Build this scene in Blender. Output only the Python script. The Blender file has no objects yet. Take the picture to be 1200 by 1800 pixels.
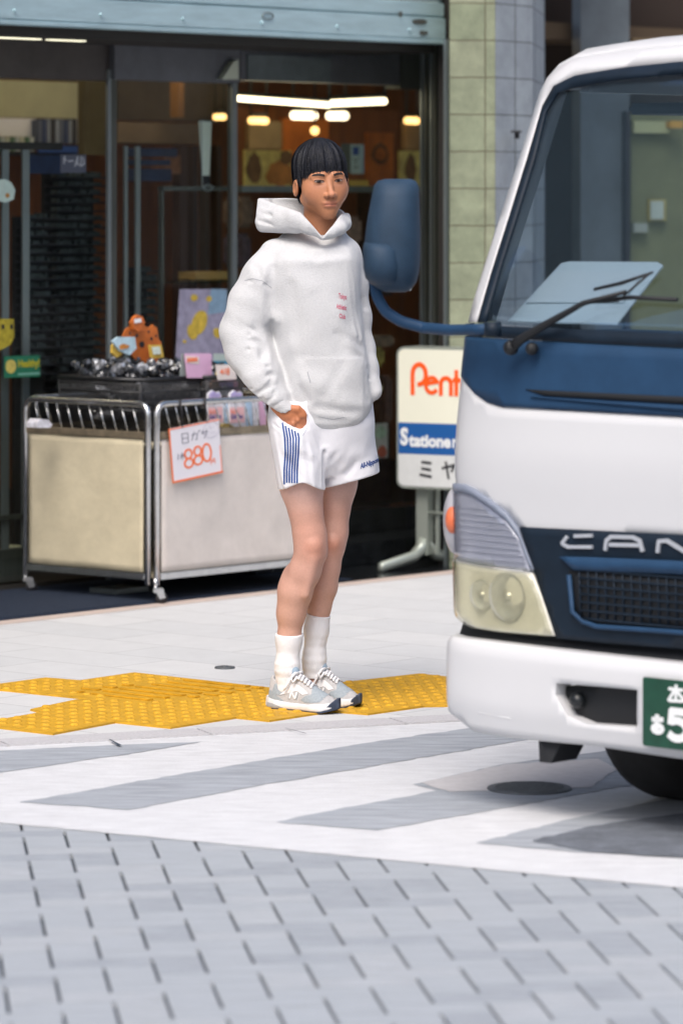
import bpy, bmesh, math, random
import numpy as np
from mathutils import Vector, Matrix
from mathutils.bvhtree import BVHTree
from mathutils.geometry import delaunay_2d_cdt
random.seed(7)
rng = np.random.default_rng(11)
scene = bpy.context.scene
COL = scene.collection

# ---------------- camera, light, exposure ----------------
FPX, CX, HY, CAMH, DP = 7000.0, 600.0, 345.0, 1.58, 12.28   # focal in px of a 1200 wide frame, horizon row, eye height, subject distance
cam_d = bpy.data.cameras.new('camera'); cam = bpy.data.objects.new('camera', cam_d); COL.objects.link(cam)
cam.location = (0, 0, CAMH); cam.rotation_euler = (math.pi/2, 0, 0)
cam_d.sensor_fit = 'HORIZONTAL'; cam_d.sensor_width = 24.0; cam_d.lens = FPX/1200*24
cam_d.shift_y = -(900-HY)/1200.0
cam_d.clip_start = .1; cam_d.clip_end = 2000
cam_d.dof.use_dof = True; cam_d.dof.focus_distance = DP; cam_d.dof.aperture_fstop = 3.5
scene.camera = cam
world = bpy.data.worlds.new('World'); scene.world = world; world.use_nodes = True
wn = world.node_tree.nodes; wl = world.node_tree.links
bgn = wn['Background']; sky = wn.new('ShaderNodeTexSky'); sky.sky_type = 'NISHITA'; sky.sun_disc = False
SUN_EL, SUN_AZ = math.radians(54), math.radians(196)      # compass angle measured clockwise from +Y
sky.sun_elevation = SUN_EL; sky.sun_rotation = SUN_AZ; sky.dust_density = 5.0; sky.air_density = 1.0; sky.ozone_density = 1.5
wl.new(sky.outputs[0], bgn.inputs[0]); bgn.inputs[1].default_value = 0.15
sd = bpy.data.lights.new('sun', 'SUN'); sd.energy = 1.15; sd.angle = math.radians(30); sd.color = (1, .98, .95)
sun = bpy.data.objects.new('sun', sd); COL.objects.link(sun)
sdir = Vector((math.sin(SUN_AZ)*math.cos(SUN_EL), math.cos(SUN_AZ)*math.cos(SUN_EL), math.sin(SUN_EL)))
sun.rotation_euler = sdir.to_track_quat('Z', 'Y').to_euler(); sun.location = sdir*20
scene.view_settings.view_transform = 'Standard'; scene.view_settings.look = 'None'
scene.view_settings.exposure = 0.54; scene.view_settings.gamma = 1.0
scene.cycles.use_denoising = True
scene.cycles.max_bounces = 8; scene.cycles.transparent_max_bounces = 16
scene.cycles.sample_clamp_indirect = 4.0

# ---------------- helpers ----------------
def W(px, py, d):            # point seen at a photo pixel at distance d
    return Vector(((px-CX)/FPX*d, d, CAMH-(py-HY)/FPX*d))
def G(px, py, z=0.0):        # ground point seen at a photo pixel
    d = FPX*(CAMH-z)/(py-HY)
    return Vector(((px-CX)/FPX*d, d, z))

def mat(name, col, rough=.6, metal=0.0, noise=0.0, nscale=20, bump=0.0, bscale=60, spec=.5, emit=None, estr=0, coat=0, alpha=None, stretch=None, sheen=0, speck=0, sscale=380):
    m = bpy.data.materials.new(name); m.use_nodes = True
    nt = m.node_tree; p = nt.nodes['Principled BSDF']
    p.inputs['Base Color'].default_value = (*col, 1); p.inputs['Roughness'].default_value = rough
    p.inputs['Metallic'].default_value = metal; p.inputs['Specular IOR Level'].default_value = spec
    if coat: p.inputs['Coat Weight'].default_value = coat; p.inputs['Coat Roughness'].default_value = .08
    if sheen: p.inputs['Sheen Weight'].default_value = sheen
    if alpha is not None: p.inputs['Alpha'].default_value = alpha
    if emit: p.inputs['Emission Color'].default_value = (*emit, 1); p.inputs['Emission Strength'].default_value = estr
    if noise or bump:
        tc = nt.nodes.new('ShaderNodeTexCoord'); mp = nt.nodes.new('ShaderNodeMapping')
        nt.links.new(tc.outputs['Object'], mp.inputs[0])
        if stretch: mp.inputs['Scale'].default_value = stretch
    if noise:
        n = nt.nodes.new('ShaderNodeTexNoise'); n.inputs['Scale'].default_value = nscale; n.inputs['Detail'].default_value = 8
        n.inputs['Roughness'].default_value = .65
        nt.links.new(mp.outputs[0], n.inputs['Vector'])
        r = nt.nodes.new('ShaderNodeValToRGB')
        r.color_ramp.elements[0].position = .3; r.color_ramp.elements[1].position = .7
        r.color_ramp.elements[0].color = (*[c*(1-noise) for c in col], 1)
        r.color_ramp.elements[1].color = (*[min(1, c*(1+noise)) for c in col], 1)
        nt.links.new(n.outputs[0], r.inputs[0]); nt.links.new(r.outputs[0], p.inputs['Base Color'])
        if speck:
            n3 = nt.nodes.new('ShaderNodeTexNoise'); n3.inputs['Scale'].default_value = sscale; n3.inputs['Detail'].default_value = 3; nt.links.new(tc.outputs['Object'], n3.inputs['Vector'])
            mr = nt.nodes.new('ShaderNodeMapRange'); mr.inputs[1].default_value = .3; mr.inputs[2].default_value = .7; mr.inputs[3].default_value = 1-speck; mr.inputs[4].default_value = 1+speck
            nt.links.new(n3.outputs[0], mr.inputs[0]); mu = nt.nodes.new('ShaderNodeMix'); mu.data_type = 'RGBA'; mu.blend_type = 'MULTIPLY'; mu.inputs[0].default_value = 1
            nt.links.new(r.outputs[0], mu.inputs[6]); nt.links.new(mr.outputs[0], mu.inputs[7]); nt.links.new(mu.outputs[2], p.inputs['Base Color'])
    if bump:
        n2 = nt.nodes.new('ShaderNodeTexNoise'); n2.inputs['Scale'].default_value = bscale; n2.inputs['Detail'].default_value = 6
        b = nt.nodes.new('ShaderNodeBump'); b.inputs['Strength'].default_value = bump; b.inputs['Distance'].default_value = .01
        nt.links.new(mp.outputs[0], n2.inputs['Vector']); nt.links.new(n2.outputs[0], b.inputs['Height'])
        nt.links.new(b.outputs[0], p.inputs['Normal'])
    return m

def glassmat(name, tint=(.8, .85, .85), refl=.12, rcol=(1, 1, 1), rough=.02):
    m = bpy.data.materials.new(name); m.use_nodes = True
    nt = m.node_tree; nt.nodes.clear()
    out = nt.nodes.new('ShaderNodeOutputMaterial'); tr = nt.nodes.new('ShaderNodeBsdfTransparent'); gl = nt.nodes.new('ShaderNodeBsdfGlossy')
    mx = nt.nodes.new('ShaderNodeMixShader'); fr = nt.nodes.new('ShaderNodeLayerWeight'); pw = nt.nodes.new('ShaderNodeMath'); ad = nt.nodes.new('ShaderNodeMath')
    pw.operation = 'POWER'; pw.inputs[1].default_value = 5
    ad.operation = 'MULTIPLY_ADD'; ad.inputs[1].default_value = .9; ad.inputs[2].default_value = refl; ad.use_clamp = True; fr.inputs[0].default_value = .5
    tr.inputs[0].default_value = (*tint, 1); gl.inputs[0].default_value = (*rcol, 1); gl.inputs['Roughness'].default_value = rough
    nt.links.new(fr.outputs['Facing'], pw.inputs[0]); nt.links.new(pw.outputs[0], ad.inputs[0]); nt.links.new(ad.outputs[0], mx.inputs[0])
    nt.links.new(tr.outputs[0], mx.inputs[1]); nt.links.new(gl.outputs[0], mx.inputs[2]); nt.links.new(mx.outputs[0], out.inputs[0])
    return m

def wpos(o):
    v = Vector(o.location)
    while o.parent: o = o.parent; v += Vector(o.location)
    return v
def link(name, me, m, parent=None, label=None, cat=None, group=None, kind=None, smooth=False):
    if m is not None:
        for x in (m if isinstance(m, (list, tuple)) else [m]): me.materials.append(x)
    if smooth: me.polygons.foreach_set('use_smooth', [True]*len(me.polygons))
    o = bpy.data.objects.new(name, me); COL.objects.link(o)
    if parent:
        o.parent = parent; o.location = -wpos(parent)
    tag(o, label, cat, group, kind)
    return o
def tag(o, label=None, cat=None, group=None, kind=None):
    if label: o['label'] = label
    if cat: o['category'] = cat
    if group: o['group'] = group
    if kind: o['kind'] = kind
def obj(name, bm, m, parent=None, smooth=False, **k):
    bmesh.ops.recalc_face_normals(bm, faces=bm.faces)
    me = bpy.data.meshes.new(name); bm.to_mesh(me); bm.free()
    return link(name, me, m, parent, smooth=smooth, **k)
def rebase(o):               # put a one-mesh thing's origin at the foot of its own mesh
    vs = [v.co for v in o.data.vertices]
    c = Vector(((min(v.x for v in vs)+max(v.x for v in vs))/2, (min(v.y for v in vs)+max(v.y for v in vs))/2, min(v.z for v in vs)))
    o.data.transform(Matrix.Translation(-c)); o.location = Vector(o.location)+c
    return o
def thing(name, loc, label, cat, group=None):
    o = bpy.data.objects.new(name, None); COL.objects.link(o); o.location = loc; o.empty_display_size = .1
    tag(o, label, cat, group); return o
def B(): return bmesh.new()
def frame(o, x, y, z=(0, 0, 1)):
    x, y, z = Vector(x), Vector(y), Vector(z)
    return Matrix(((x.x, y.x, z.x, o[0]), (x.y, y.y, z.y, o[1]), (x.z, y.z, z.z, o[2]), (0, 0, 0, 1)))
I4 = Matrix.Identity(4)
def box(bm, lo, hi, M=I4, bev=0, mi=0):
    lo = Vector(lo); hi = Vector(hi)
    r = bmesh.ops.create_cube(bm, size=1)
    vs = r['verts']
    for v in vs: v.co = Vector(((v.co.x+.5)*(hi.x-lo.x)+lo.x, (v.co.y+.5)*(hi.y-lo.y)+lo.y, (v.co.z+.5)*(hi.z-lo.z)+lo.z))
    fs = {f for v in vs for f in v.link_faces}
    for f in fs: f.material_index = mi
    if bev:
        es = list({e for v in vs for e in v.link_edges})
        q = bmesh.ops.bevel(bm, geom=es, offset=bev, segments=2, affect='EDGES')
        vs = list({v for f in q['faces'] for v in f.verts} | {v for v in vs if v.is_valid})
    for v in vs: v.co = M @ v.co
    return vs
def tube(bm, pts, r, seg=10, cap=True, M=I4, closed=False):
    pts = [M @ Vector(p) for p in pts]; n = len(pts)
    rs = r if isinstance(r, (list, tuple)) else [r]*n
    rings = []; up = None
    for i, p in enumerate(pts):
        if closed: t = (pts[(i+1) % n]-pts[i-1])
        else: t = (pts[min(i+1, n-1)]-pts[max(i-1, 0)])
        t.normalize()
        if up is None: up = Vector((0, 0, 1)) if abs(t.z) < .9 else Vector((1, 0, 0))
        a = up - t*up.dot(t)
        if a.length < 1e-4: a = Vector((1, 0, 0)) - t*t.x
        a.normalize(); b = t.cross(a); up = a
        rings.append([bm.verts.new(p+(a*math.cos(k*2*math.pi/seg)+b*math.sin(k*2*math.pi/seg))*rs[i]) for k in range(seg)])
    for i in range(n if closed else n-1):
        A_, B_ = rings[i], rings[(i+1) % n]
        for k in range(seg):
            f = bm.faces.new((A_[k], A_[(k+1) % seg], B_[(k+1) % seg], B_[k])); f.smooth = True
    if cap and not closed:
        bm.faces.new(rings[0][::-1]); bm.faces.new(rings[-1])
def arcpts(pts, r, n=5):     # polyline with rounded corners
    pts = [Vector(p) for p in pts]; out = [pts[0]]
    for i in range(1, len(pts)-1):
        a, b, c = pts[i-1], pts[i], pts[i+1]
        u = (a-b).normalized(); v = (c-b).normalized()
        p0, p1 = b+u*r, b+v*r
        for k in range(n+1):
            t = k/n; out.append(p0*(1-t)**2+b*2*t*(1-t)+p1*t*t)
    out.append(pts[-1]); return out
def sheet(name, pts, z, m, **k):    # flat ground polygon
    bm = B(); vs = [bm.verts.new((p[0], p[1], z)) for p in pts]; bm.faces.new(vs)
    bmesh.ops.triangulate(bm, faces=bm.faces)
    return obj(name, bm, m, **k)
def prism(bm, pts, M, depth, off=0, mi=0):    # pts in the local x,z plane of M, extruded along local y
    a = [bm.verts.new(M @ Vector((p[0], off, p[1]))) for p in pts]; b = [bm.verts.new(M @ Vector((p[0], off+depth, p[1]))) for p in pts]
    n = len(pts); fs = [bm.faces.new(a), bm.faces.new(b[::-1])]
    for i in range(n): fs.append(bm.faces.new((a[i], b[i], b[(i+1) % n], a[(i+1) % n])))
    for f in fs: f.material_index = mi
def rrect(x0, z0, x1, z1, r, n=4):
    out = []
    for cx, cz, a0 in ((x1-r, z0+r, -90), (x1-r, z1-r, 0), (x0+r, z1-r, 90), (x0+r, z0+r, 180)):
        for k in range(n+1):
            a = math.radians(a0+90*k/n); out.append((cx+r*math.cos(a), cz+r*math.sin(a)))
    return out
def strokes(bm, lines, w, M, off=0, depth=.002):     # flat lettering strokes in the x,z plane of M
    for ln in lines:
        for (x0, z0), (x1, z1) in zip(ln, ln[1:]):
            d = Vector((x1-x0, z1-z0)); L = d.length
            if L < 1e-9: continue
            d /= L; nx, nz = -d.y*w/2, d.x*w/2; e = w*.25
            q = [(x0-d.x*e+nx, z0-d.y*e+nz), (x0-d.x*e-nx, z0-d.y*e-nz), (x1+d.x*e-nx, z1+d.y*e-nz), (x1+d.x*e+nx, z1+d.y*e+nz)]
            prism(bm, q, M, -depth-random.random()*.0002, off)
def arc(cx, cz, rx, rz, a0, a1, n=10):
    return [(cx+rx*math.cos(math.radians(a0+(a1-a0)*k/n)), cz+rz*math.sin(math.radians(a0+(a1-a0)*k/n))) for k in range(n+1)]
def textmesh(s, bold=0.0, ext=.0005):     # text as mesh data, unit height, in x,y
    c = bpy.data.curves.new('lettering', 'FONT'); c.body = s; c.size = 1; c.offset = bold; c.extrude = ext; c.resolution_u = 3
    o = bpy.data.objects.new('lettering', c); COL.objects.link(o)
    bpy.context.view_layer.update()
    me = bpy.data.meshes.new_from_object(o.evaluated_get(bpy.context.evaluated_depsgraph_get()))
    bpy.data.objects.remove(o); bpy.data.curves.remove(c)
    return me
def text_on(name, s, M, x, z, h, m, parent, bold=0, xs=1.0, skew=0, depth=.001, width=None, slope=0):
    me = textmesh(s, bold, .5)
    xsv = [v.co.x for v in me.vertices]; x0, x1 = min(xsv), max(xsv)
    if width: xs = width/(x1-x0)/h
    for v in me.vertices:
        X, Y, Z = v.co; X -= x0
        v.co = M @ Vector((x+(X*xs+Y*skew)*h, -depth*(Z+.5), z+Y*h+slope*X*xs*h))
    return link(name, me, m, parent)

# ---------------- ground ----------------
def brickmat(name, c1, c2, mortar, scale, bw=.5, rh=.25, ms=.008, ang=0, off=.5, noise=.1, bump=.3, loc=(0, 0, 0), rough=.8, vert=False, distort=.003, speck=.10):
    m = mat(name, c1, rough); nt = m.node_tree; p = nt.nodes['Principled BSDF']
    tc = nt.nodes.new('ShaderNodeTexCoord'); mp = nt.nodes.new('ShaderNodeMapping'); mp.inputs['Rotation'].default_value = (math.radians(90) if vert else 0, 0, ang)
    mp.inputs['Location'].default_value = loc
    br = nt.nodes.new('ShaderNodeTexBrick'); br.inputs['Scale'].default_value = scale; br.inputs['Mortar Size'].default_value = ms
    br.inputs['Brick Width'].default_value = bw; br.inputs['Row Height'].default_value = rh; br.offset = off
    br.inputs['Color1'].default_value = (*c1, 1); br.inputs['Color2'].default_value = (*c2, 1); br.inputs['Mortar'].default_value = (*mortar, 1)
    br.inputs['Mortar Smooth'].default_value = .3
    nd = nt.nodes.new('ShaderNodeTexNoise'); nd.inputs['Scale'].default_value = 30; nd.inputs['Detail'].default_value = 4
    vm = nt.nodes.new('ShaderNodeVectorMath'); vm.operation = 'MULTIPLY_ADD'; vm.inputs[1].default_value = (distort,)*3
    nt.links.new(tc.outputs['Object'], nd.inputs['Vector']); nt.links.new(nd.outputs['Color'], vm.inputs[0]); nt.links.new(mp.outputs[0], vm.inputs[2])
    nt.links.new(tc.outputs['Object'], mp.inputs[0]); nt.links.new(vm.outputs[0], br.inputs['Vector'])
    n = nt.nodes.new('ShaderNodeTexNoise'); n.inputs['Scale'].default_value = 9; n.inputs['Detail'].default_value = 10; n.inputs['Roughness'].default_value = .7
    nt.links.new(tc.outputs['Object'], n.inputs['Vector'])
    mr = nt.nodes.new('ShaderNodeMapRange'); mr.inputs[1].default_value = .25; mr.inputs[2].default_value = .75; mr.inputs[3].default_value = 1-noise; mr.inputs[4].default_value = 1+noise
    nt.links.new(n.outputs[0], mr.inputs[0])
    mu = nt.nodes.new('ShaderNodeMix'); mu.data_type = 'RGBA'; mu.blend_type = 'MULTIPLY'; mu.inputs[0].default_value = 1
    nt.links.new(br.outputs['Color'], mu.inputs[6]); nt.links.new(mr.outputs[0], mu.inputs[7]); n4 = nt.nodes.new('ShaderNodeTexNoise'); n4.inputs['Scale'].default_value = 300; nt.links.new(tc.outputs['Object'], n4.inputs['Vector'])
    m4 = nt.nodes.new('ShaderNodeMapRange'); m4.inputs[1].default_value = .3; m4.inputs[2].default_value = .7; m4.inputs[3].default_value = 1-speck; m4.inputs[4].default_value = 1+speck; nt.links.new(n4.outputs[0], m4.inputs[0])
    u4 = nt.nodes.new('ShaderNodeMix'); u4.data_type = 'RGBA'; u4.blend_type = 'MULTIPLY'; u4.inputs[0].default_value = 1
    nt.links.new(mu.outputs[2], u4.inputs[6]); nt.links.new(m4.outputs[0], u4.inputs[7]); nt.links.new(u4.outputs[2], p.inputs['Base Color'])
    b = nt.nodes.new('ShaderNodeBump'); b.inputs['Strength'].default_value = bump; b.inputs['Distance'].default_value = .004; b.invert = True
    nt.links.new(br.outputs['Fac'], b.inputs['Height']); nt.links.new(b.outputs[0], p.inputs['Normal'])
    return m
FA = G(0, 1093); FB = G(790, 1004)
U = (FB-FA).normalized(); V_ = Vector((-U.y, U.x, 0))          # along the shopfront / into the shop
MF = frame(FA, U, V_)
ANG = math.atan2(U.y, U.x)
m_slab = brickmat('sidewalk_slab', (.52, .53, .535), (.57, .575, .575), (.33, .33, .33), 1.0, bw=.6, rh=.3, ms=.003, ang=-(ANG-math.pi/2), noise=.07, bump=.15)
m_asph = mat('road_base', (.10, .105, .12), .85, noise=.3, nscale=60, bump=.3)
m_brickgap = mat('joint_sand', (.035, .05, .07), .95, noise=.3, nscale=100)
m_brick = mat('paver', (.335, .362, .392), .8, noise=.10, nscale=5, bump=.15, bscale=200, stretch=(1.5, 9, 4), speck=.14)
m_grey = mat('worn_paver', (.315, .34, .375), .8, noise=.30, nscale=4, bump=.15, bscale=150, stretch=(1.2, 11, 4), speck=.16)
m_white = mat('road_paint', (.60, .61, .63), .6, noise=.13, nscale=9, bump=.15, bscale=120, speck=.09, stretch=(1, 3, 1))
m_kerb = mat('kerb_granite', (.46, .455, .47), .8, noise=.12, nscale=120, speck=.15)
m_sill = mat('threshold_stone', (.52, .43, .38), .7, noise=.08, nscale=60)
m_yel = mat('tactile_yellow', (.56, .305, .010), .65, speck=.12, noise=.18, nscale=18, bump=.2, bscale=150)
m_con = mat('concrete_patch', (.47, .46, .47), .85, noise=.08, nscale=30)
m_iron = mat('cast_iron', (.10, .11, .12), .6, metal=.3, noise=.3, nscale=80)

# big base sheet, reaching the horizon
sheet('ground', [(-400, -100), (400, -100), (400, 600), (-400, 600)], -.014, m_brickgap, kind='structure')
L0, L1 = G(0, 1447.5), G(1200, 1562.5); LD = (L1-L0).normalized(); LN = Vector((-LD.y, LD.x, 0))
# herringbone pavers of the near road, real blocks
def herring():
    bm = B(); u = .1
    ax = Vector((-.1151, .9934, 0)); ay = Vector((.9934, .1151, 0)); o = G(46, 1492)
    SU, SV = .0885*1.0, .1035                      # along / across block unit on this ground
    def blk(i, j, w, h):
        g1, g2 = .0036, .0010                      # half joints
        a0, a1 = i*SU+g2, (i+w)*SU-g2; b0, b1 = j*SV+g1, (j+h)*SV-g1
        c = o+ax*(a0+a1)/2+ay*(b0+b1)/2
        if (c-L0).dot(LN) > .12 or c.y < 6.7 or c.y > 12 or abs(c.x) > 1.6: return
        dz = 0; e = .0012
        P = [(a0, b0), (a1, b0), (a1, b1), (a0, b1)]; Q = [(a0, b0+e), (a1, b0+e), (a1, b1-e), (a0, b1-e)]
        bot = [bm.verts.new(o+ax*x+ay*y+Vector((0, 0, -.013))) for x, y in P]
        mid = [bm.verts.new(o+ax*x+ay*y+Vector((0, 0, -.002+dz))) for x, y in P]
        top = [bm.verts.new(o+ax*x+ay*y+Vector((0, 0, dz-.0002))) for x, y in Q]
        mi = random.choice((0, 0, 1, 2)); bm.faces.new(top).material_index = mi
        for r0, r1 in ((bot, mid), (mid, top)):
            for k in range(4): bm.faces.new((r0[k], r0[(k+1) % 4], r1[(k+1) % 4], r1[k])).material_index = mi
    for j in range(-40, 40):
        for k in range(-30, 30):
            i = k*4+(j % 4)
            blk(i, j, 2, 1)          # block lying along the depth axis
            blk(i+3, j, 1, 2)       # block standing across
    return bm
m_brick2 = mat('paver_dark', (.305, .332, .365), .85, noise=.16, nscale=6, bump=.3, bscale=200, stretch=(1.5, 9, 4), speck=.14)
m_brick3 = mat('paver_light', (.365, .390, .418), .8, noise=.14, nscale=6, bump=.3, bscale=200, stretch=(1.5, 9, 4), speck=.14)
obj('road', herring(), [m_brick, m_brick2, m_brick3], kind='structure')
far = 60
P0 = L0-LD*far; P1 = L1+LD*far
sheet('pavement', [P0, P1, P1+LN*far*2, P0+LN*far*2], .0, m_slab, kind='structure')
P2 = G(0, 1302); P3 = G(840, 1256); KD = (P3-P2).normalized(); KN = Vector((-KD.y, KD.x, 0))
def gp(name, pts, z, m, jag=.0035, **k):
    q = [G(*p, z) for p in pts]; o_ = []
    for i in range(len(q)):
        a, b = q[i], q[(i+1) % len(q)]; n = max(1, int((b-a).length/.03)); nn = Vector((-(b-a).y, (b-a).x, 0)).normalized()
        for j in range(n): o_.append(a+(b-a)*j/n+nn*(random.gauss(0, jag) if j else 0))
    return sheet(name, o_, z, m, **k)
# painted crossing: white ground colour, grey unpainted bars
wa, wb = P2-KD*1.2+KN*-.145, P3+KD*6-KN*.145
sheet('crosswalk_paint', [L0-LD*1.2, L1+LD*6, wb, wa], .0015, m_white, kind='structure')
gp('road_stripe', [(33, 1410), (120, 1396), (208, 1380), (500, 1330), (645, 1306), (830, 1279), (1000, 1254), (1150, 1232), (1150, 1264), (929, 1300), (700, 1339), (460, 1380), (225, 1424)], .0028, m_grey, kind='structure')
gp('road_stripe', [(485, 1445), (540, 1433), (768, 1390), (725, 1379), (885, 1343), (1052, 1322), (1230, 1290), (1230, 1361), (1077, 1386), (663, 1460)], .0028, m_grey, kind='structure')
gp('road_stripe', [(836, 1482), (1000, 1440), (1140, 1411), (1300, 1382), (1420, 1490), (1200, 1506), (1010, 1498)], .0028, m_grey, kind='structure')
gp('road_stripe', [(-60, 1327), (0, 1320), (200, 1310), (354, 1304), (250, 1322), (120, 1341), (0, 1358), (-60, 1367)], .0028, m_grey, kind='structure')
gp('road_patch', [(740, 1376), (885, 1344), (1050, 1334), (1085, 1352), (1040, 1384), (790, 1392)], .0040, m_con, kind='structure')
gp('road_patch', [(935, 1478), (1040, 1452), (1150, 1436), (1300, 1420), (1420, 1492), (1200, 1508), (1030, 1497)], .0042, mat('truck_shade_asphalt', (.12, .135, .16), .85, noise=.3, nscale=14, speck=.25), kind='structure')  # darker road patch, part of the truck's shade put into its colour
bm = B(); c = G(930, 1389)
for r_, z_ in ((.115, .0045), (.100, .0055)):
    bmesh.ops.create_cone(bm, cap_ends=True, segments=40, radius1=r_, radius2=r_-.004, depth=.006, matrix=Matrix.Translation((c.x, c.y, z_)))
for k in range(-4, 5):
    hw = math.sqrt(max(0, .092**2-(k*.02)**2)); box(bm, (c.x-hw, c.y+k*.02-.004, .007), (c.x+hw, c.y+k*.02+.004, .0105))
rebase(obj('manhole_cover', bm, m_iron, label='small round dark iron cover in the road beside the truck bumper', cat='manhole cover'))
bm = B(); c = G(395, 1175)
bmesh.ops.create_cone(bm, cap_ends=True, segments=30, radius1=.035, radius2=.033, depth=.006, matrix=Matrix.Translation((c.x, c.y, .003)))
bmesh.ops.create_cone(bm, cap_ends=True, segments=20, radius1=.012, radius2=.010, depth=.004, matrix=Matrix.Translation((c.x, c.y, .007)))
rebase(obj('valve_cover', bm, m_iron, label='tiny round dark metal cap set in the pale pavement left of the feet', cat='valve cover'))
# kerb between pavement and crossing, with joints
bm = B()
L = (P3-P2).length; s = -2.5; W0 = .145
while s < L+3:
    e = s+.62; M = frame(P2, KD, KN)
    box(bm, (s+.003, -W0, -.01), (e-.003, -.006, .006+random.uniform(0, .001)), M, bev=.002); s = e
obj('kerb', bm, m_kerb, kind='structure')
for a, b, w in (((192, 1300), (211, 1311), .012), ((500, 1280), (538, 1290), .005)):
    p, q = G(*a, .0075), G(*b, .0075); d = (q-p).normalized(); n = Vector((-d.y, d.x, 0))*w/2
    sheet('pavement_crack', [p-n*.3, p+n*.3, q+n, q-n], .0085, m_brickgap, kind='structure')
# threshold stone strip
bm = B(); box(bm, (-3, -.085, -.01), (1.9, 0, .003), MF); box(bm, (1.905, -.085, -.01), (8, 0, .003), MF)
obj('threshold_strip', bm, m_sill, kind='structure')
# tactile paving
OUT = [(-90, 1216), (0, 1205), (80, 1194), (140, 1199), (236, 1185), (476, 1212), (560, 1206), (615, 1201), (737, 1187), (790, 1193), (850, 1200), (850, 1247), (797, 1243), (745, 1244), (646, 1258), (583, 1253), (473, 1270), (415, 1264), (300, 1282), (203, 1272), (93, 1293), (0, 1282), (-80, 1272), (-80, 1279), (0, 1268), (72, 1255), (53, 1250), (133, 1233), (155, 1231), (0, 1215), (-80, 1224)]
OUT = [p for i, p in enumerate(OUT) if p not in ((-80, 1279),)]
OUT[OUT.index((-80, 1272))] = (-80, 1275)
gq = [G(*p) for p in OUT]
bm = B(); top = [bm.verts.new((p.x, p.y, .006)) for p in gq]; bot = [bm.verts.new((p.x, p.y, -.01)) for p in gq]
f = bm.faces.new(top)
for i in range(len(top)): bm.faces.new((top[i], bot[i], bot[(i+1) % len(top)], top[(i+1) % len(top)]))
bmesh.ops.triangulate(bm, faces=[f])
def inside(p, poly):
    c_ = False; n = len(poly); j = n-1
    for i in range(n):
        if (poly[i][1] > p[1]) != (poly[j][1] > p[1]) and p[0] < (poly[j][0]-poly[i][0])*(p[1]-poly[i][1])/(poly[j][1]-poly[i][1])+poly[i][0]: c_ = not c_
        j = i
    return c_
def sdist(p, poly):
    best = 9
    for i in range(len(poly)):
        a, b = Vector(poly[i-1][:2]), Vector(poly[i][:2]); d = b-a; t = max(0, min(1, (Vector(p)-a).dot(d)/d.length_squared)); best = min(best, (Vector(p)-a-d*t).length)
    return best
rd = Vector((.655, .755)); qd = Vector((.755, -.655)); o = Vector(gq[9][:2])
gqp = [(p.x, p.y) for p in gq]
bars = [(p.x, p.y) for p in (G(*q) for q in ((112, 1217), (236, 1206), (348, 1196), (480, 1212), (384, 1228), (250, 1238)))]
for i in range(-50, 60):
    for j in range(-60, 60):
        p = o+rd*(i+.5)*.06+qd*(j+.5)*.06
        if inside(p, gqp) and sdist(p, gqp) > .016 and not inside(p, bars):
            bmesh.ops.create_cone(bm, cap_ends=True, segments=8, radius1=.0165, radius2=.010, depth=.0055, matrix=Matrix.Translation((p.x, p.y, .0085)))
for i in range(-40, 50):
    base = o+rd*(i+.5)*.075; run = None
    for j in range(-220, 220):
        p = base+qd*j*.012; ins = inside(p, bars) and inside(p, gqp) and (j % 25)
        if ins and run is None: run = j
        if not ins and run is not None:
            if j-run > 3:
                M = frame((base.x, base.y, 0), (qd.x, qd.y, 0), (rd.x, rd.y, 0)); box(bm, (run*.012, -.013, .005), ((j-1)*.012, .013, .0115), M, bev=.002)
            run = None
obj('tactile_paving', bm, m_yel, kind='structure')
# ---------------- shopfront ----------------
def FS(px, t):      # s on the plane t=const seen at column px
    k = (px-CX)/FPX; o = FA+V_*t
    return (k*o.y-o.x)/(U.x-k*U.y)
def FZ(px, py, t):
    s = FS(px, t); d = (FA+V_*t+U*s).y
    return s, CAMH-(py-HY)/FPX*d
def fpt(s, t, z): return MF @ Vector((s, t, z))
m_alu = mat('aluminium', (.26, .30, .31), .35, metal=.7, noise=.1, nscale=15, stretch=(1, 1, .2))
m_alud = mat('dark_aluminium', (.10, .11, .10), .4, metal=.6, noise=.2, nscale=12, stretch=(4, 4, .3))
m_shut = mat('shutter_metal', (.42, .57, .62), .42, metal=.35, noise=.14, nscale=7, bump=.05, bscale=30, stretch=(.6, .6, 5))
m_trans = mat('transom_panel', (.13, .14, .16), .35, metal=.3, noise=.2, nscale=6)
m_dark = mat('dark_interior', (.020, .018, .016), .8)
m_marb = mat('black_marble', (.012, .014, .016), .14, noise=.6, nscale=12)
m_cream = mat('cream_wall', (.66, .66, .44), .8, noise=.1, nscale=6)
m_wood = mat('brown_panelling', (.26, .095, .028), .6, noise=.35, nscale=5, stretch=(2, 2, .3))
m_orange = mat('orange_panel', (.62, .17, .015), .6, noise=.3, nscale=8)
m_filltube = mat('lit_fill_tube', (1, .9, .7), .5, emit=(1, .80, .55), estr=9.5)
m_tubev = mat('lit_tube_window', (1, .9, .7), .5, emit=(1, .80, .52), estr=3.2)
m_lamp = mat('lit_lamp', (1, .8, .5), .5, emit=(1, .55, .18), estr=2.6)
m_glass = glassmat('window_glass', (.95, .97, .96), refl=.022, rcol=(.75, .8, .85))
m_yelw = mat('yellow_card', (.62, .42, .07), .7, noise=.15, nscale=30)
m_paper = mat('white_paper', (.75, .75, .76), .8)
m_blue = mat('blue_print', (.03, .09, .35), .6)
m_ink = mat('black_ink', (.02, .02, .025), .6)
m_brown = mat('brown_goods', (.13, .085, .055), .7, noise=.5, nscale=30)
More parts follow.
